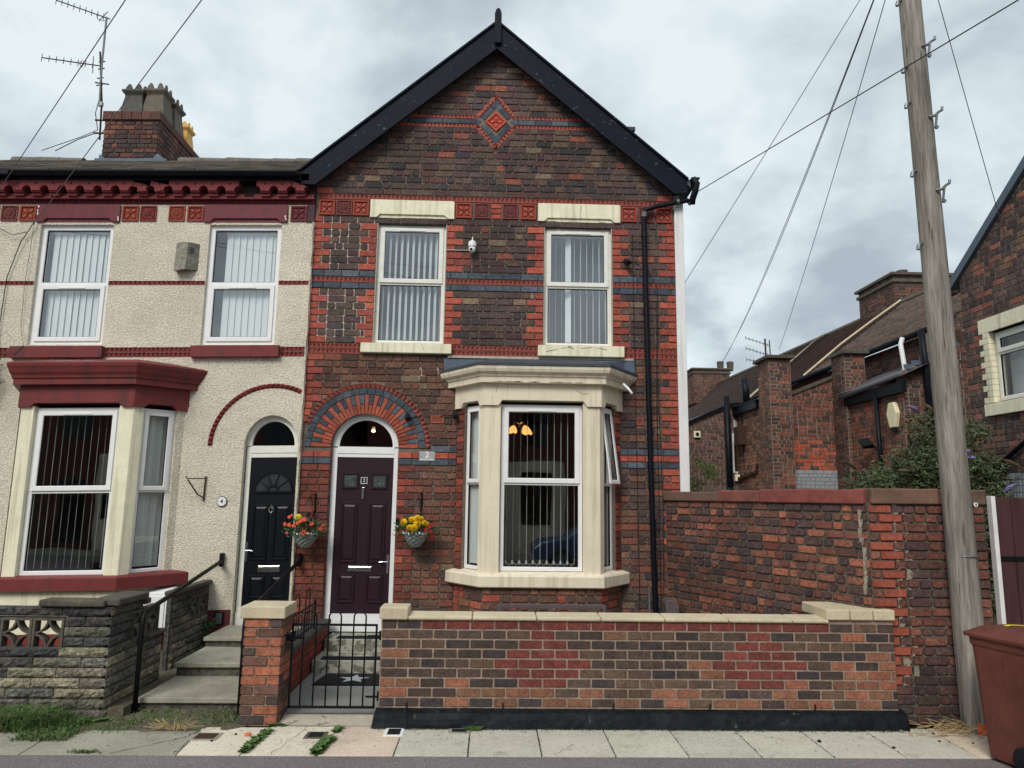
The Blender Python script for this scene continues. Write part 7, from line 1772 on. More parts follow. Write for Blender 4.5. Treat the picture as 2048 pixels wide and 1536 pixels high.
mb = MB(); mb.add([(8.32, 14.15, 4.60), (9.6, 14.15, 5.20), (9.6, 16.9, 5.20), (8.32, 16.9, 4.60)], [(0, 1, 2, 3)], C(80, 80, 84)); mb.build('roof', M['slate'], W1)
mb = MB(); mb.tube([(8.92, 14.3, 5.60), (8.95, 14.28, 4.9), (9.0, 14.28, 2.0)], 0.065, 10); mb.build('soil_pipe', M['black'], W1, smooth=True)
mb = MB(); mb.tube([(8.42, 15.3, 4.42), (8.42, 15.25, 1.8)], 0.05, 8); mb.build('downpipe', M['black'], W1, smooth=True)
for k in range(7):
    x = 8.55+k*0.17; z = 4.80+k*0.085; mb = MB(); mb.box(x, x+0.17, 14.385, 14.393, z, z+0.10); mb.build('lead_flashing', M['lead'], W1)
al = thing('alarm_bell_box', 'cream hexagonal alarm bell box on the rear extension', 'alarm box', (8.42, 14.8, 3.8))
mb = MB(); fa = left(8.50, 16.6); P = [(1.72, 3.70), (1.88, 3.55), (2.04, 3.70), (2.00, 4.05), (1.76, 4.05)]; fa.prism(mb, [(1.78, 3.60), (1.98, 3.60), (2.07, 3.90), (1.98, 4.13), (1.78, 4.13), (1.69, 3.90)], 0.0, 0.10); mb.build('case', M['cream_plastic'], al, bevel=0.02)
mb = MB(); fa.box(mb, 1.80, 1.96, 3.53, 3.60, 0.0, 0.07); mb.build('bell_base', M['black_plastic'], al)
fl2 = thing('floodlight', 'black floodlight on an arm above the buddleia', 'floodlight', (8.3, 15.5, 3.35))
mb = MB(); mb.add([(8.12, 15.6, 3.42), (8.36, 15.6, 3.46), (8.36, 15.4, 3.30), (8.12, 15.4, 3.26), (8.16, 15.66, 3.36), (8.40, 15.66, 3.38), (8.40, 15.48, 3.22), (8.16, 15.48, 3.20)], [(0, 1, 2, 3), (4, 7, 6, 5), (0, 4, 5, 1), (1, 5, 6, 2), (2, 6, 7, 3), (3, 7, 4, 0)]); mb.build('lamp_head', M['black_plastic'], fl2, bevel=0.005)
mb = MB(); mb.tube([(8.38, 15.5, 3.30), (8.48, 15.5, 3.18)], 0.015, 6); mb.build('arm', M['black_plastic'], fl2)

# --- right stack
S1 = thing('brick_stack', 'square brick stack with flat stone cap between the two rear extensions', 'brick stack', (8.6, 16.7, 0))
bgwall(S1, front(0, 16.6), [(8.42, 0), (8.92, 0), (8.92, 5.55), (8.42, 5.55)], [], pal=BGR[:4]+BG)
bgwall(S1, left(8.42, 17.25), [(0, 0), (0.65, 0), (0.65, 5.55), (0, 5.55)], [], pal=BG)
mb = MB(); mb.box(8.36, 9.0, 16.5, 17.3, 5.56, 5.64); mb.build('cap', M['screen'], S1, bevel=0.01)
# --- centre wing
W2 = thing('rear_extension', 'tall brick rear extension with grey painted foot behind the yard wall', 'building', (7.8, 18, 0))
bgwall(W2, front(0, 17.3), [(6.95, 0), (8.92, 0), (8.92, 5.15), (8.55, 5.12), (7.35, 4.62), (6.95, 4.62)], [], pal=BGR, joint=0.018, paint=lambda u, v: v < 2.84, hot=lambda u, v: v < 3.55)
bgwall(W2, left(6.95, 20.4), [(0, 0), (3.1, 0), (3.1, 4.60), (0, 4.60)], [], pal=[C(118, 84, 68), C(96, 72, 62), C(130, 92, 74), C(84, 66, 60)], joint=0.024)
mb = MB(); mb.add([(7.30, 17.25, 4.60), (8.6, 17.25, 5.13), (8.6, 17.25, 5.22), (7.30, 17.25, 4.69)], [(0, 1, 2, 3)]); mb.build('coping', M['screen'], W2)
mb = MB(); fl3 = left(6.95, 20.4); fl3.box(mb, -0.1, 2.2, 4.42, 4.66, 0.0, 0.12); mb.build('fascia', M['black'], W2)
mb = MB(); mb.add([(6.80, 20.4, 4.62), (6.80, 18.1, 4.62), (8.0, 18.1, 5.1), (8.0, 20.4, 5.1)], [(0, 1, 2, 3)], C(82, 82, 84)); mb.add([(7.35, 17.3, 4.66), (8.9, 17.3, 5.25), (8.9, 20.4, 5.25), (7.35, 20.4, 4.66)], [(0, 1, 2, 3)], C(82, 82, 84)); mb.build('roof', M['slate'], W2)
mb = MB(); fl3.box(mb, 0.75, 1.12, 3.55, 4.05, 0.0, 0.22); mb.build('vent_box', M['rust'], W2)
mb = MB(); fl3.prism(mb, [(0.1, 2.55), (1.9, 2.75), (2.0, 3.0), (1.95, 3.0), (1.85, 2.82), (0.1, 2.63)], 0.02, 0.07); mb.build('waste_pipe', M['rust'], W2)
S0 = thing('brick_stack', 'tall brick stack with flat stone cap at the corner of the grey-footed extension', 'brick stack', (7.0, 17.2, 0))
bgwall(S0, front(0, 17.0), [(6.75, 0.0), (7.28, 0.0), (7.28, 5.48), (6.75, 5.48)], [], pal=BG+BGR[:2])
bgwall(S0, left(6.75, 17.75), [(0, 0.0), (0.75, 0.0), (0.75, 5.48), (0, 5.48)], [], pal=[C(118, 84, 68), C(96, 72, 62), C(84, 66, 60)], joint=0.022)
mb = MB(); mb.box(6.66, 7.36, 16.9, 17.85, 5.49, 5.57); mb.build('cap', M['screen'], S0, bevel=0.01)
# --- left wing
W3 = thing('rear_extension', 'dark brick rear extension with soil pipe and narrow white window beside the brick house', 'building', (6, 20, 0))
bgwall(W3, front(0, 20.0), [(3.5, 0), (7.0, 0), (7.0, 4.72), (6.75, 4.68), (3.5, 3.25)], [(6.80, 7.04, 2.78, 3.95)], pal=[C(92, 72, 66), C(76, 62, 60), C(104, 74, 66), C(84, 66, 62)], joint=0.02)
mb = MB(); mb.add([(3.5, 19.92, 3.25), (6.75, 19.92, 4.68), (7.0, 19.92, 4.72), (7.0, 19.92, 4.80), (6.72, 19.92, 4.76), (3.5, 19.92, 3.33)], [(0, 1, 2, 3, 4, 5)]); mb.build('verge', M['black'], W3)
mb = MB(); mb.add([(3.5, 19.9, 3.33), (6.9, 19.9, 4.80), (6.9, 24, 4.80), (3.5, 24, 3.33)], [(0, 1, 2, 3)], C(82, 82, 84)); mb.build('roof', M['slate'], W3)
window(W3, front(0, 20.0), 6.80, 7.16, 2.78, 3.97, 3.62, M['upvc'], M['glass_low'], w=-0.03, vent=False, bar=0.06)
mb = MB(); mb.box(6.82, 7.14, 19.9, 20.0, 2.58, 2.76); mb.build('sill', M['cream'], W3)
mb = MB(); mb.box(6.85, 7.16, 19.985, 19.995, 4.0, 4.30); mb.build('lintel', M['brick_old'], W3)
mb = MB(); mb.tube([(6.62, 19.85, 4.95), (6.66, 19.85, 1.5)], 0.085, 10); mb.build('soil_pipe', M['black'], W3, smooth=True)
mb = MB(); mb.tube([(7.06, 19.6, 5.40), (7.12, 19.6, 4.7)], 0.10, 10); mb.tube([(6.98, 19.55, 4.45), (7.02, 19.55, 1.5)], 0.06, 8); mb.build('soil_pipe', M['black'], W3, smooth=True)
mb = MB(); Fr((0, 19.98, 0)).box(mb, 5.70, 5.88, 3.78, 3.96, 0.0, 0.05); xv = mb.build('extractor_vent', M['cream_plastic'], W3); mb = MB(); Fr((0, 19.93, 0)).prism(mb, circ(5.79, 3.87, 0.05, 12, 0, 2*PI)[:-1], 0.0, 0.02); mb.build('vent_flap', M['black_plastic'], xv)

# --- long terrace behind with tiled roof
TR = thing('rear_terrace', 'long brick terrace with brown tiled roof receding behind the yards', 'terrace', (11, 25, 0))
# upper rear wall
bgwall(TR, left(9.5, 45), [(0, 0), (30.2, 0), (30.2, 5.7), (0, 5.5)], [], pal=BG, h=0.1, L=0.3)
eav = [(9.3, 46, 5.45), (9.3, 13.9, 5.75)]; rdg = [(12.4, 46, 8.45), (12.4, 13.9, 7.9)]
TLC = [C(110, 88, 78), C(98, 78, 72), C(120, 96, 84), C(104, 84, 76)]
mb = MB(); nr = 22
for (ya, yb2, rows_, pal, gap) in ((46, 25.5, 22, [C(94, 80, 74), C(84, 72, 68)], 0.33), (25.5, 20.6, 22, [C(104, 80, 72), C(94, 72, 66)], 0.33), (20.6, 13.9, 24, [C(150, 132, 122), C(138, 122, 114), C(160, 144, 132)], 0.33)):
    n_ = int((ya-yb2)/0.34)
    for i in range(rows_):
        f0, f1 = i/rows_, (i+1.12)/rows_
        for k in range(n_):
            y0 = ya-k*(ya-yb2)/n_; y1 = ya-(k+1)*(ya-yb2)/n_
            def P(y_, f, up=0): t_ = (46-y_)/32.1; e_ = Vector(eav[0]).lerp(Vector(eav[1]), t_); r_ = Vector(rdg[0]).lerp(Vector(rdg[1]), t_); p = e_.lerp(r_, f); return (p.x-0.3*up, p.y, p.z+up)
            c = jit(rng.choice(pal), 0.05)
            mb.add([P(y0, f0, 0.05), P(y1, f0, 0.05), P(y1, f1, 0.0), P(y0, f1, 0.0), P(y1, f0, -0.01), P(y0, f0, -0.01)], [(0, 1, 2, 3)], c); o_ = len(mb.v)-6; mb.f.append((o_+5, o_+4, o_+1, o_)); mb.c.append(tuple(q*0.62 for q in c))
mb.build('roof_tiles', M['tile'], TR, kind='stuff')
mb = MB()
for k in range(70):
    y0 = 46-k*0.458; t_ = (46-y0)/32.1; zz = 8.45+(7.9-8.45)*t_; mb.tube([(12.4, y0, zz+0.02), (12.4, y0-0.44, zz+0.01)], 0.11, 6)
mb.build('ridge_tiles', M['screen'], TR, kind='stuff')
mb = MB(); mb.add([(9.25, 25.6, 5.62), (9.3, 25.6, 5.75), (12.3, 25.6, 8.25), (12.3, 25.4, 8.30), (9.3, 25.3, 5.78), (9.25, 25.3, 5.66)], [(0, 1, 2, 3, 4, 5)]); mb.build('verge_mortar', M['stone_cap'], TR); mb = MB(); mb.tube([(9.2, 20.6, 5.72), (10.4, 20.6, 6.72), (11.4, 20.6, 7.46), (12.3, 20.6, 8.10)], 0.03, 6); mb.build('verge_mortar', M['stone_cap'], TR)
mb = MB(); mb.tube([(9.22, 46, 5.42), (9.22, 13.9, 5.70)], 0.07, 8); mb.build('gutter', M['black'], TR, smooth=True)
mb = MB(); mb.tube([(9.05, 15.2, 5.65), (9.0, 15.2, 5.5), (9.0, 15.1, 4.9)], 0.05, 8); mb.build('downpipe', M['white_plastic'], TR)
mb = MB(); mb.box(12.4, 15.5, 13.9, 46, 0, 5.0); mb.build('front_block', M['brick_old'], TR)
def stack(x0, x1, y0, y1, z0, z1, lab=None):
    f_ = front(0, y0); l_ = left(x0, y1)
    mb = MB(); mb.box(x0+0.01, x1, y0+0.01, y1, z0, z1); c_ = mb.build('chimney', M['mortar_bg'], TR)
    emit_bricks(c_, [(f_, lay(rp(x0, x1, z0, z1), [], z0, z1, 0.095, L=0.24, joint=0.018, colour=cbg(BG)), M['brick_old'], dict(hi=False)), (l_, lay(rp(0, y1-y0, z0, z1), [], z0, z1, 0.095, L=0.24, joint=0.018, colour=cbg(BG)), M['brick_old'], dict(hi=False))], 0)
    mb = MB(); mb.box(x0-0.06, x1+0.06, y0-0.06, y1+0.06, z1-0.22, z1-0.12); mb.box(x0-0.10, x1+0.1, y0-0.1, y1+0.1, z1, z1+0.08); mb.build('chimney_cap', M['screen'], c_)
    return c_
c1 = stack(12.3, 14.4, 20.9, 23.0, 7.3, 8.98)
for x, y in ((13.0, 21.6), (13.9, 21.5), (14.2, 22.0)):
    mb = MB(); mb.lathe(x, y, [(0.15, 9.05), (0.17, 9.35), (0.14, 9.36)], 12, C(150, 150, 140)); mb.build('chimney_pot', M['screen'], c1)
c2 = stack(10.9, 12.9, 38, 40.5, 7.2, 9.05)
for x in (12.2, 12.75):
    mb = MB(); mb.lathe(x+0.4, 38.6, [(0.16, 9.1), (0.2, 9.6), (0.15, 9.62)], 12, C(160, 158, 140)); mb.build('chimney_pot', M['screen'], c2)
mb = MB(); mb.box(12.7, 15.4, 42, 43.5, 8.0, 9.4); mb.build('chimney', M['brick_old'], TR)
DA = thing('tv_aerial', 'small distant aerial mast with three booms above the rear roofs', 'aerial', (9.4, 24, 6))
mb = MB(); mb.tube([(9.45, 24, 6.0), (9.43, 24, 7.6)], 0.03, 6); mb.tube([(9.62, 24, 6.0), (9.58, 24, 7.55)], 0.02, 6); mb.build('mast', M['rust'], DA)
for z0, z1 in ((7.62, 7.35), (7.25, 7.0), (6.85, 6.75)):
    mb = MB(); yagi(mb, (8.75, 24, z0), (9.6, 24, z1), 7, 0.06); mb.build('yagi', M['rust'], DA)

# ================================================================== PLANTS
def leafclump(mb, c, rad3, n, size, pal, r, hang=0.2):
    for q in range(n):
        while True:
            p = Vector((r.uniform(-1, 1), r.uniform(-1, 1), r.uniform(-1, 1)))
            if p.length < 1: break
        p = Vector((c[0]+p.x*rad3[0], c[1]+p.y*rad3[1], c[2]+p.z*rad3[2]))
        d = Vector((r.uniform(-1, 1), r.uniform(-1, 1), r.uniform(-0.9, 0.5))).normalized(); s = d.cross(Vector((r.uniform(-1, 1), r.uniform(-1, 1), r.uniform(-1, 1)))).normalized()
        L = size*r.uniform(0.6, 1.3); w = L*0.32
        n_ = d.cross(s)*L*0.12
        mb.add([tuple(p), tuple(p+d*L*0.45+s*w/2+n_), tuple(p+d*L), tuple(p+d*L*0.45-s*w/2+n_)], [(0, 1, 2), (0, 2, 3)], jit(r.choice(pal), 0.25, r))
GR = [(0.08, 0.12, 0.055), (0.105, 0.15, 0.07), (0.055, 0.09, 0.04), (0.15, 0.17, 0.09), (0.13, 0.12, 0.075)]
def buddleia(label, base, arms, seed, nleaf, spread, flower=(0.30, 0.22, 0.52), pal=GR, size=0.14, spikes=6):
    r = random.Random(seed); t = thing('buddleia_bush', label, 'bush', base)
    st = MB(); lf = MB()
    tips = []
    for (x, y, z, h) in arms:
        n = 7; p0 = Vector(base)+Vector((r.uniform(-.15, .15), r.uniform(-.15, .15), 0)); p1 = Vector((x, y, z))
        pts = []
        for k in range(n+1): f = k/n; p = p0.lerp(p1, f); p.z += h*math.sin(PI*f)*0.5; pts.append(p)
        st.tube([tuple(p) for p in pts], [0.03*(1-k/n)+0.008 for k in range(n+1)], 5)
        for k in range(2, n+1): leafclump(lf, pts[k], (spread*1.1, spread*0.9, spread*0.85), nleaf, size, pal, r)
        for q in range(spikes):
            k = r.randint(4, n); b = pts[k]+Vector((r.uniform(-spread, spread), -abs(r.uniform(0, spread)), r.uniform(-spread*.4, spread)))
            d = Vector((r.uniform(-1.2, 0.5), r.uniform(-0.6, 0.2), r.uniform(-0.1, 0.8))).normalized(); tips.append((b, d))
    st.build('stem', M['stem'], t); lf.build('foliage', M['leaf'], t, kind='stuff')
    for i, (b, d) in enumerate(tips):
        mb = MB(); L = r.uniform(0.18, 0.34); fl = (i % 5 == 0)
        c = jit(flower, 0.2, r) if fl and r.random() < 0.6 else jit((0.11, 0.085, 0.055), 0.25, r)
        pts = [b+d*L*k/5+Vector((0, 0, -0.10*L*(k/5)**2*2)) for k in range(6)]
        mb.tube([tuple(p) for p in pts], [0.012, 0.026, 0.028, 0.022, 0.014, 0.004], 6, c); mb.build('flower_spike', M['petal'], t, centre=True)
    return t
buddleia('sprawling buddleia with brown seed heads overhanging the coping left of the pole', (6.4, 11.6, 0), [(5.75, 10.6, 2.30, 0.2), (6.0, 10.9, 2.40, 0.2), (6.35, 11.3, 2.55, 0.2), (5.4, 10.3, 2.30, 0.3), (6.4, 10.8, 2.75, 0.2), (6.7, 11.0, 2.50, 0.2)], 11, 330, 0.27, size=0.085)
buddleia('tall leafy buddleia with mauve flowers directly behind the wooden pole', (7.0, 11.2, 0), [(6.55, 10.6, 3.20, 0.1), (6.8, 10.8, 2.9, 0.1), (7.2, 10.9, 3.0, 0.1), (6.9, 10.6, 2.5, 0.2), (7.3, 10.7, 2.55, 0.2), (6.5, 10.4, 2.65, 0.2)], 12, 400, 0.30, size=0.085, spikes=7)
buddleia('buddleia with white and mauve blooms between the pole and the right-hand gable', (6.85, 10.0, 0), [(6.95, 10.1, 3.05, 0.1), (6.75, 9.9, 2.55, 0.1), (7.05, 10.0, 2.6, 0.1), (7.2, 10.1, 2.35, 0.1)], 13, 320, 0.22, size=0.08)
r8 = random.Random(8)
t = thing('yellow_green_shrub', 'bright yellow-green shrub beside the white corner board', 'shrub', (3.55, 12.2, 0))
mb = MB()
for k in range(8): leafclump(mb, (3.42+0.3*r8.random(), 12.0+0.3*r8.random(), 1.9+0.11*k), (0.17*(1.3-k*0.09), 0.2, 0.12), 150, 0.055, [(0.13, 0.20, 0.05), (0.09, 0.15, 0.045), (0.17, 0.24, 0.07)], r8)
mb.build('foliage', M['leaf'], t, kind='stuff'); mb = MB(); mb.tube([(3.5, 12.1, 0), (3.5, 12.1, 2.4)], 0.02, 6); mb.build('stem', M['stem'], t)
# anti-bird spikes on the far end of the coping
t = thing('bird_spikes', 'row of thin plastic spikes on the coping beside the white corner board', 'spikes', (2.9, 9.3, 2.16))
mb = MB()
for k in range(26):
    p = Vector((2.70+0.016*k, 9.30-0.02*k, 2.155)); mb.tube([tuple(p), (p.x+rng.uniform(-.02, .02), p.y, p.z+0.05+rng.uniform(0, .02))], 0.0018, 3)
mb.build('spike', M['cable_grey'], t)
# weeds on the wall at far left
r9 = random.Random(9)
t = thing('wall_weed', 'dry wiry weed growing from the wall left of the maroon cornice', 'weed', (-6.55, 9.5, 3.55))
mb = MB()
for k in range(60):
    a = r9.uniform(0, PI); L = r9.uniform(0.12, 0.45); p = (-6.62+r9.uniform(-.05, .05), 9.50, 3.45+r9.uniform(-.25, .25)); e_ = (p[0]+L*math.cos(a)*0.7, 9.42+r9.uniform(-.05, .05), p[2]+L*math.sin(a)*r9.choice((1, 1, -0.7)))
    mb.tube([p, ((p[0]+e_[0])/2, 9.45, (p[2]+e_[2])/2+0.04), e_], 0.003, 3, C(92, 88, 74))
mb.build('stems', M['leaf'], t, kind='stuff'); mb = MB(); leafclump(mb, (-6.62, 9.45, 3.5), (0.16, 0.08, 0.4), 170, 0.05, [(0.10, 0.10, 0.07), (0.07, 0.08, 0.05)], r9); mb.build('foliage', M['leaf'], t, kind='stuff')
# grass along the foot of number 4's wall
def blades(mb, n, fx, fy, h, r, pal, lean=0.5, z=0.0, w=0.004):
    for q in range(n):
        x, y = fx(r), fy(r); H_ = h(x, r); a = r.uniform(0, 2*PI); l = H_*r.uniform(0.1, lean); dx_, dy_ = math.cos(a)*l, math.sin(a)*l
        c = jit(r.choice(pal), 0.25, r); px_, py_ = -math.sin(a)*w, math.cos(a)*w
        mb.add([(x-px_, y-py_, z), (x+px_, y+py_, z), (x+dx_*0.4+px_*0.8, y+dy_*0.4+py_*0.8, z+H_*0.6), (x+dx_*0.4-px_*0.8, y+dy_*0.4-py_*0.8, z+H_*0.6), (x+dx_, y+dy_, z+H_*(1-lean*0.25))], [(0, 1, 2, 3), (3, 2, 4)], c)
GP_ = [(0.07, 0.15, 0.035), (0.09, 0.18, 0.045), (0.05, 0.11, 0.03), (0.12, 0.19, 0.06), (0.19, 0.19, 0.10)]
mb = MB(); rg_ = random.Random(21)
def dens(r):
    while True:
        x = r.uniform(-6.2, -3.1)
        if r.random() < (1.0 if x < -3.85 else (0.55 if x < -3.55 else 0.25)): return x
blades(mb, 9000, dens, lambda r: r.triangular(6.60, 6.99, 6.85), lambda x, r: r.uniform(0.4, 1.0)*(0.24 if x < -3.9 else max(0.04, 0.24-0.45*(x+3.9))), rg_, GP_, 1.3, z=-0.005)
blades(mb, 700, lambda r: r.uniform(-3.95, -3.5), lambda r: r.uniform(6.42, 6.7), lambda x, r: r.uniform(0.03, 0.08), rg_, GP_, 1.4)
o = mb.build('grass', M['grass']); tagp(o, 'long green grass along the foot of the stone block wall', 'grass'); o['kind'] = 'stuff'
mb = MB()
blades(mb, 900, lambda r: r.uniform(-3.4, -2.25), lambda r: r.uniform(6.85, 7.28), lambda x, r: r.uniform(0.02, 0.05), rg_, GP_, 1.2)
blades(mb, 120, lambda r: r.gauss(-3.2, 0.05), lambda r: r.gauss(6.17, 0.015), lambda x, r: r.uniform(0.02, 0.04), rg_, GP_, 1.2)
blades(mb, 200, lambda r: r.uniform(-0.2, -0.05), lambda r: r.uniform(6.74, 6.80), lambda x, r: r.uniform(0.02, 0.05), rg_, GP_, 1.2)
blades(mb, 300, lambda r: r.uniform(-0.9, 3.8), lambda r: r.uniform(6.77, 6.81), lambda x, r: r.uniform(0.005, 0.018), rg_, GP_, 1.2)
o = mb.build('sparse_weeds', M['grass']); tagp(o, 'sparse short weeds on the bare verge below the concrete steps', 'weeds'); o['kind'] = 'stuff'
def weedline(label, p0, p1, n, s):
    r = random.Random(n); t = thing('pavement_weed', label, 'weed', (p0[0], p0[1], 0), 'weeds in the pavement joints'); mb = MB()
    for q in range(n):
        f = r.random(); x = p0[0]+(p1[0]-p0[0])*f; y = p0[1]+(p1[1]-p0[1])*f; a = r.uniform(0, 2*PI); L = s*r.uniform(0.5, 1.3)
        d = Vector((math.cos(a), math.sin(a), r.uniform(0.15, 0.9))).normalized(); sd2 = d.cross(Vector((0, 0, 1))).normalized()*L*0.28; p = Vector((x+r.gauss(0, 0.012), y, 0.0))
        mb.add([tuple(p), tuple(p+d*L*0.5+sd2+Vector((0, 0, 0.006))), tuple(p+d*L+Vector((0, 0, -0.004))), tuple(p+d*L*0.5-sd2+Vector((0, 0, 0.006)))], [(0, 1, 2), (0, 2, 3)], jit(r.choice([(0.09, 0.16, 0.05), (0.07, 0.13, 0.04), (0.12, 0.2, 0.06)]), 0.2, r))
    mb.build('leaves', M['leaf'], t, kind='stuff')
weedline('ragged green weed in the joint below the gate pier', (-1.95, 6.18), (-1.91, 6.70), 420, 0.05)
weedline('feathery green weed in the joint right of the small black cover', (-1.365, 6.16), (-1.33, 6.52), 520, 0.055)
weedline('small green weed at the top of the joint before the gateway', (-1.315, 6.68), (-1.30, 6.82), 90, 0.045)
weedline('pale weed at the right foot of the gate pier', (-1.95, 6.85), (-1.80, 6.86), 70, 0.04)
weedline('small leafy weed at the foot of the block wall beside the left handrail', (-3.62, 6.85), (-3.42, 6.95), 220, 0.06)
# leafy plant by the boot vent
t = thing('wall_fern', 'small fern growing beside the boot vent left of the black door', 'plant', (-3.5, 9.45, 0.3))
mb = MB(); leafclump(mb, (-3.50, 9.40, 0.40), (0.07, 0.06, 0.13), 130, 0.05, [(0.06, 0.13, 0.04), (0.05, 0.1, 0.035)], r9); mb.build('leaves', M['leaf'], t, kind='stuff')
t = thing('boot_vent', 'small arched dark vent in the maroon foot of the wall', 'vent', (-3.42, 9.55, 0.4))
mb = MB(); fr4.box(mb, -3.50, -3.37, 0.40, 0.56, 0.012, 0.03); mb.build('surround', M['iron'], t, bevel=0.01); mb = MB(); fr4.box(mb, -3.475, -3.395, 0.41, 0.54, 0.03, 0.034); mb.build('grille', M['steel'], t)
# dead stems, litter
t = thing('dead_stems', 'dry straw-coloured stems lying on the verge below the steps', 'dead stems', (-2.75, 6.7, 0)); mb = MB(); rr_ = random.Random(4)
for k in range(40): a = rr_.uniform(0.1, 3.0); L = rr_.uniform(0.1, 0.3); mb.tube([(-2.72+rr_.uniform(-.06, .06), 6.70, 0.01), (-2.72+L*0.5*math.cos(a), 6.68, 0.05*rr_.random()+0.03), (-2.72+L*math.cos(a), 6.66+rr_.uniform(-.08, .08), 0.02+0.1*rr_.random())], 0.0028, 3)
mb.build('stems', M['twig'], t)
t = thing('dead_stems', 'heap of dry stems and leaf litter at the foot of the pole', 'dead stems', (4.5, 6.6, 0)); mb = MB()
for k in range(220):
    x, y = rr_.gauss(4.35, 0.2), rr_.uniform(6.62, 6.9); a = rr_.uniform(0, PI); L = rr_.uniform(0.04, 0.2); z = max(0.005, 0.08*rr_.random()*(1-abs(x-4.4)/0.6)); mb.tube([(x, y, z), (x+L*math.cos(a), y+rr_.uniform(-.04, .04), z+L*0.35*rr_.random())], 0.003, 3)
mb.build('stems', M['twig'], t)
t = thing('crumpled_litter', 'crumpled orange wrapper in the dry stems beside the bin', 'litter', (4.45, 6.52, 0.05)); mb = MB(); nn_ = 7
vs = [(4.30+0.045*i+rr_.uniform(-.01, .01), 6.52+0.03*rr_.random(), 0.03+0.03*j+0.045*rr_.random()+(0.04 if i > 3 else 0)) for j in range(4) for i in range(nn_)]
mb.add(vs, [(j*nn_+i, j*nn_+i+1, (j+1)*nn_+i+1, (j+1)*nn_+i) for j in range(3) for i in range(nn_-1)]); mb.build('wrapper', M['litter'], t)
DBL = ['at the back of the pink flag', 'at the front of the pink flag', 'on the grey flag just left of the pink one', 'on the paving nearest the bin', 'near the road edge left of the pink flag', 'alone on the middle grey flag', 'right beside the orange cap', 'below the rusty cover']
for k, (x, y, s) in enumerate(((4.02, 6.72, 0.012), (4.06, 6.66, 0.010), (3.95, 6.52, 0.012), (4.22, 6.48, 0.010), (3.45, 6.35, 0.014), (2.88, 6.50, 0.018), (-2.16, 6.62, 0.012), (-2.3, 6.45, 0.012))):
    mb = MB(); mb.lathe(x, y, [(s, 0.0), (s*1.1, s*0.5), (s*0.5, s)], 6); o = mb.build('pebble', M['rubber']); tagp(o, 'small dark bit of debris '+DBL[k], 'debris', 'dark debris on the flags')
t_ = MB(); t_.lathe(-2.05, 6.60, [(0.028, 0.003), (0.03, 0.014), (0.026, 0.018)], 14); o = t_.build('bottle_cap', M['litter']); tagp(o, 'small orange plastic cap lying on the pale flag', 'bottle cap')

# ================================================================== ACROSS THE STREET (seen reflected in the glass)
OT = thing('opposite_terrace', 'red brick terrace with cream bays across the street behind the viewer', 'terrace', (0, -8, 0))
mb = MB(); mb.box(-22, 22, -12, -7.6, 0, 5.6, C(88, 52, 46)); mb.build('wall', M['brick_red'], OT)
mb = MB(); mb.add([(-22, -7.3, 5.5), (22, -7.3, 5.5), (22, -11.5, 7.9), (-22, -11.5, 7.9)], [(0, 1, 2, 3)], C(90, 88, 90)); mb.build('roof', M['slate'], OT)
for k in range(-4, 5):
    x = k*4.8+1.6
    mb = MB(); mb.add([(x-1.1, -7.6, 0.0), (x-0.7, -7.0, 0.0), (x+0.7, -7.0, 0), (x+1.1, -7.6, 0), (x-1.1, -7.6, 3.3), (x-0.7, -7.0, 3.3), (x+0.7, -7.0, 3.3), (x+1.1, -7.6, 3.3)], [(1, 0, 4, 5), (2, 1, 5, 6), (3, 2, 6, 7), (4, 7, 6, 5)]); mb.build('bay', M['cream_bay'], OT)
    mb = MB(); mb.box(x-0.52, x+0.52, -6.99, -6.96, 1.1, 2.9); mb.box(x-2.4, x-1.5, -7.58, -7.56, 0.3, 2.5); mb.build('window', M['glass_dark'], OT); mb = MB(); mb.box(x-0.5, x+0.5, -7.59, -7.56, 3.9, 5.2); mb.box(x-2.5, x-1.5, -7.59, -7.56, 3.9, 5.2); mb.build('window', M['glass_dark'], OT)
    mb = MB(); mb.box(x-0.65, x+0.65, -7.6, -7.5, 5.2, 5.4); mb.box(x-2.65, x-1.35, -7.6, -7.5, 5.2, 5.4); mb.build('lintel', M['cream_bay'], OT)
def car(label, x0, y0, col, L=4.2):
    t = thing('parked_car', label, 'car', (x0+L/2, y0, 0), 'cars parked across the street')
    m = pm('car_paint', col, 0.25, spec=0.6)
    prof = [(0, 0.35), (0.02, 0.62), (0.25, 0.78), (1.0, 0.92), (1.55, 1.36), (2.2, 1.48), (3.1, 1.42), (3.75, 1.02), (4.12, 0.9), (4.2, 0.6), (4.2, 0.35)]
    def sec(f, w): return [(x0+p*L/4.2, y0+w*(0.86 if z < 0.95 else 0.86-0.28*(z-0.95)/0.5), z) for p, z in prof]
    a, b = sec(0, -1), sec(0, 1); n = len(prof)
    mb = MB(); mb.add(a+b, [tuple(range(n)), tuple(reversed(range(n, 2*n)))]+[(i, i+n, (i+1) % n+n, (i+1) % n) for i in range(n)]); mb.build('body', m, t, bevel=0.05)
    for s in (-1, 1):
        mb = MB(); w = 0.75*s; P = [(1.25, 0.97), (1.65, 1.33), (2.2, 1.40), (3.0, 1.35), (3.5, 1.0)]
        mb.add([(x0+p, y0+s*(0.862-0.28*(z-0.95)/0.5), z) for p, z in P], [(0, 1, 2, 3, 4)]); mb.build('side_window', M['glass_dark'], t)
        for q in (0.8, 3.35):
            mb = MB(); mb.tube([(x0+q, y0+s*0.70, 0.31), (x0+q, y0+s*0.88, 0.31)], 0.31, 20); wh = mb.build('wheel', M['rubber'], t); mb = MB(); mb.tube([(x0+q, y0+s*0.881, 0.31), (x0+q, y0+s*0.895, 0.31)], 0.19, 16); mb.build('hubcap', M['steel'], wh)
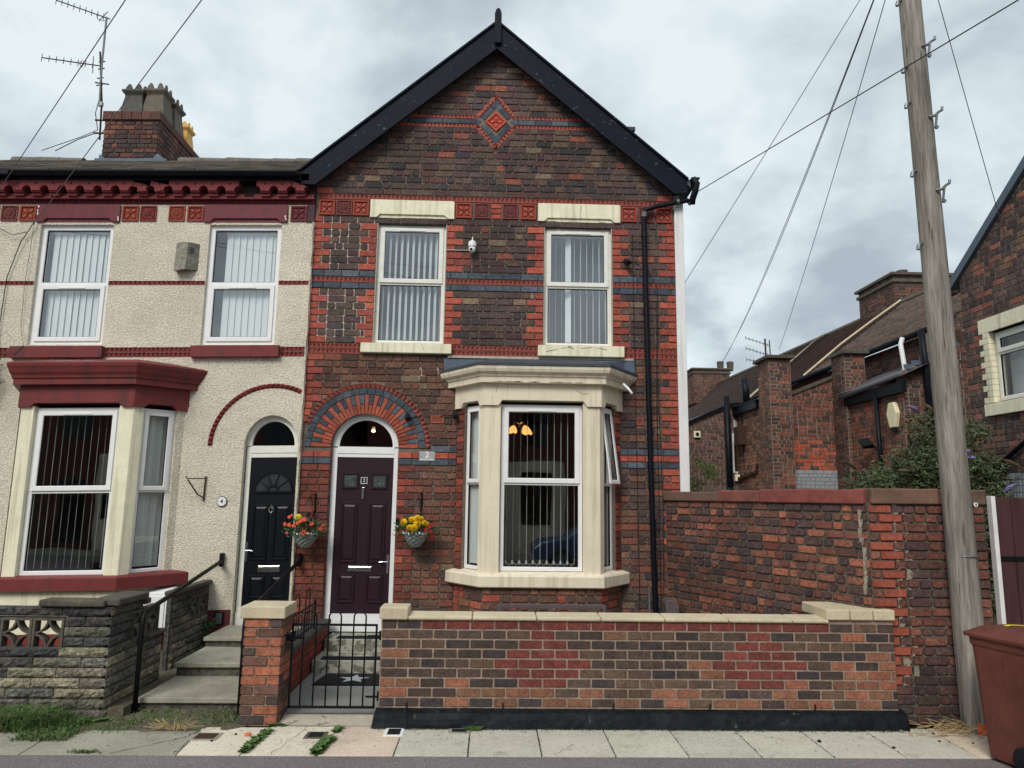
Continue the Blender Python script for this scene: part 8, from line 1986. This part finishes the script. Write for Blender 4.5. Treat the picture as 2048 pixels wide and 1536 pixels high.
car('blue hatchback parked across the street behind the viewer to the right', 1.2, -2.9, (0.03, 0.10, 0.25))
car('grey hatchback parked across the street behind the viewer to the left', -7.6, -2.9, (0.10, 0.12, 0.14))

# cracks in the old flags and scattered grit
def crack(pts, w, par_label):
    mb = MB()
    for (a, b) in zip(pts[:-1], pts[1:]):
        a, b = Vector((*a, 0.0042)), Vector((*b, 0.0042)); d = (b-a).normalized(); s_ = Vector((-d.y, d.x, 0))*w*rng.uniform(0.5, 1.2)
        mb.add([tuple(a-s_), tuple(b-s_), tuple(b+s_), tuple(a+s_)], [(0, 1, 2, 3)])
    o = mb.build('crack', M['joint'], pavement)
def jag(x0, y0, x1, y1, n=14, a=0.018):
    return [(x0+(x1-x0)*k/n+rng.uniform(-a, a), y0+(y1-y0)*k/n+rng.uniform(-a*.5, a*.5)) for k in range(n+1)]
crack(jag(-3.0, 6.14, -2.6, 6.50)+jag(-2.58, 6.52, -2.50, 6.70, 6), 0.004, '')
crack(jag(-1.72, 6.14, -1.60, 6.85), 0.0018, ''); crack(jag(2.15, 6.86, 2.62, 6.52), 0.0016, ''); crack(jag(0.55, 6.14, 0.72, 6.40, 8), 0.0015, '')
r5 = random.Random(55); mb = MB()
for k in range(900):
    x, y = r5.uniform(-6, 4.6), r5.triangular(6.14, 6.86, 6.84); s_ = r5.uniform(0.0015, 0.005); z = 0.003
    c = jit(r5.choice([(0.05, 0.045, 0.04), (0.10, 0.09, 0.07), (0.30, 0.28, 0.24), (0.14, 0.09, 0.05)]), 0.3, r5); a = r5.uniform(0, 3)
    u, v = Vector((math.cos(a), math.sin(a), 0))*s_*r5.uniform(1, 2.2), Vector((-math.sin(a), math.cos(a), 0))*s_; p = Vector((x, y, z)); t = Vector((0, 0, s_))
    mb.add([tuple(p-u), tuple(p-v), tuple(p+u), tuple(p+v), tuple(p+t)], [(0, 1, 4), (1, 2, 4), (2, 3, 4), (3, 0, 4)], c)
o = mb.build('grit', M['grass']); tagp(o, 'grit and leaf fragments scattered over the paving flags', 'grit'); o['kind'] = 'stuff'

# hairline cracks, chips and scrapes in the painted stone of number 2
def crackline(pts, par, r_=0.0016, m='joint'):
    mb = MB(); mb.tube(pts, [r_*rng.uniform(0.5, 1.3) for _ in pts], 4); mb.build('crack', M[m], par)
def wob(a, b, n=7, s=0.006):
    a, b = Vector(a), Vector(b); return [tuple(a.lerp(b, k/n)+Vector((rng.uniform(-s, s), 0, rng.uniform(-s, s)))) for k in range(n+1)]
crackline(wob((0.02, 9.035, 1.09), (0.30, 9.033, 1.02)), H2); crackline(wob((-0.02, 9.05, 1.10), (0.05, 9.035, 1.085), 4), H2)
crackline(wob((0.06, 9.062, 3.47), (0.04, 9.062, 3.38), 4), H2); crackline(wob((1.02, 9.062, 3.46), (1.14, 9.062, 3.38), 4)+wob((1.15, 9.062, 3.375), (1.24, 9.062, 3.385), 4), H2)
crackline(wob((-0.98, 9.522, 4.09), (-0.93, 9.522, 3.99), 5), H2)
crackline(wob((1.21, 9.568, 6.15), (1.20, 9.568, 5.93), 6, 0.004), H2)
for a, b in (((0.72, 4.02), (0.86, 4.05)), ((0.92, 4.07), (1.06, 4.085)), ((1.20, 4.07), (1.36, 4.09)), ((1.42, 4.085), (1.55, 4.06)), ((1.02, 4.10), (1.10, 4.06))):
    crackline(wob((a[0], 9.523, a[1]), (b[0], 9.523, b[1]), 4, 0.004), H2, 0.003)
for f_ in range(10):
    x = rng.uniform(-0.05, 1.3); crackline(wob((x, 8.975, 3.505), (x+rng.uniform(0.05, 0.16), 8.975, 3.512), 4, 0.003), H2, 0.003)
# flaked paint on the left house's lintels
for (x, z) in ((-6.32, 5.96), (-6.315, 5.92), (-6.33, 5.80), (-6.31, 6.02), (-5.22, 5.86), (-5.215, 5.83), (-2.93, 5.88), (-2.92, 5.84)):
    p = warp4((x, 9.548, z)); mb = MB(); Fr((p[0], 9.549, p[2])).prism(mb, [(rng.uniform(-.012, -.004), -0.014), (0.006, rng.uniform(-.02, -.01)), (0.010, 0.012), (-0.004, 0.018)], 0, 0.002); mb.build('flaked_paint', M['num_white'], H4)

# mossy grime in joints; along the plinth it doubles as painted contact shadow
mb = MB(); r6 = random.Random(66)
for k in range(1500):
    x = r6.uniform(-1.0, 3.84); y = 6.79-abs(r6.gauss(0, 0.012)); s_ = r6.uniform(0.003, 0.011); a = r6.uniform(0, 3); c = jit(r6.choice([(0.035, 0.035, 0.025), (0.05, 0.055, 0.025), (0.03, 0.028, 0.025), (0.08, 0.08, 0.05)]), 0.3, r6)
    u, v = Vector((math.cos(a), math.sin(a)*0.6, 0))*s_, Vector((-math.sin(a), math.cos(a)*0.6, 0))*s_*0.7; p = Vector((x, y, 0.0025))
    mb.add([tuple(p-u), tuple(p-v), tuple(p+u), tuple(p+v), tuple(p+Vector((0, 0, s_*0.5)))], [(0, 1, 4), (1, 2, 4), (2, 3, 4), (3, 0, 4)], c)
for k in range(500):
    j = r6.randint(0, 12); x = xs[j]+r6.gauss(0, 0.005) if j < 9 else r6.choice((-1.33, -1.94, -2.49))+r6.gauss(0, 0.008); y = r6.uniform(6.14, 6.86); s_ = r6.uniform(0.002, 0.007); c = jit((0.05, 0.06, 0.03), 0.4, r6); p = Vector((x, y, 0.002))
    mb.add([tuple(p+Vector((-s_, 0, 0))), tuple(p+Vector((0, -s_, 0))), tuple(p+Vector((s_, 0, 0))), tuple(p+Vector((0, s_, 0))), tuple(p+Vector((0, 0, s_*0.5)))], [(0, 1, 4), (1, 2, 4), (2, 3, 4), (3, 0, 4)], c)
o = mb.build('moss_contact_shade', M['grass']); tagp(o, 'dark mossy grime in the flag joints, doubling as painted contact shadow along the tarred plinth', 'moss_contact_shade'); o['kind'] = 'stuff'
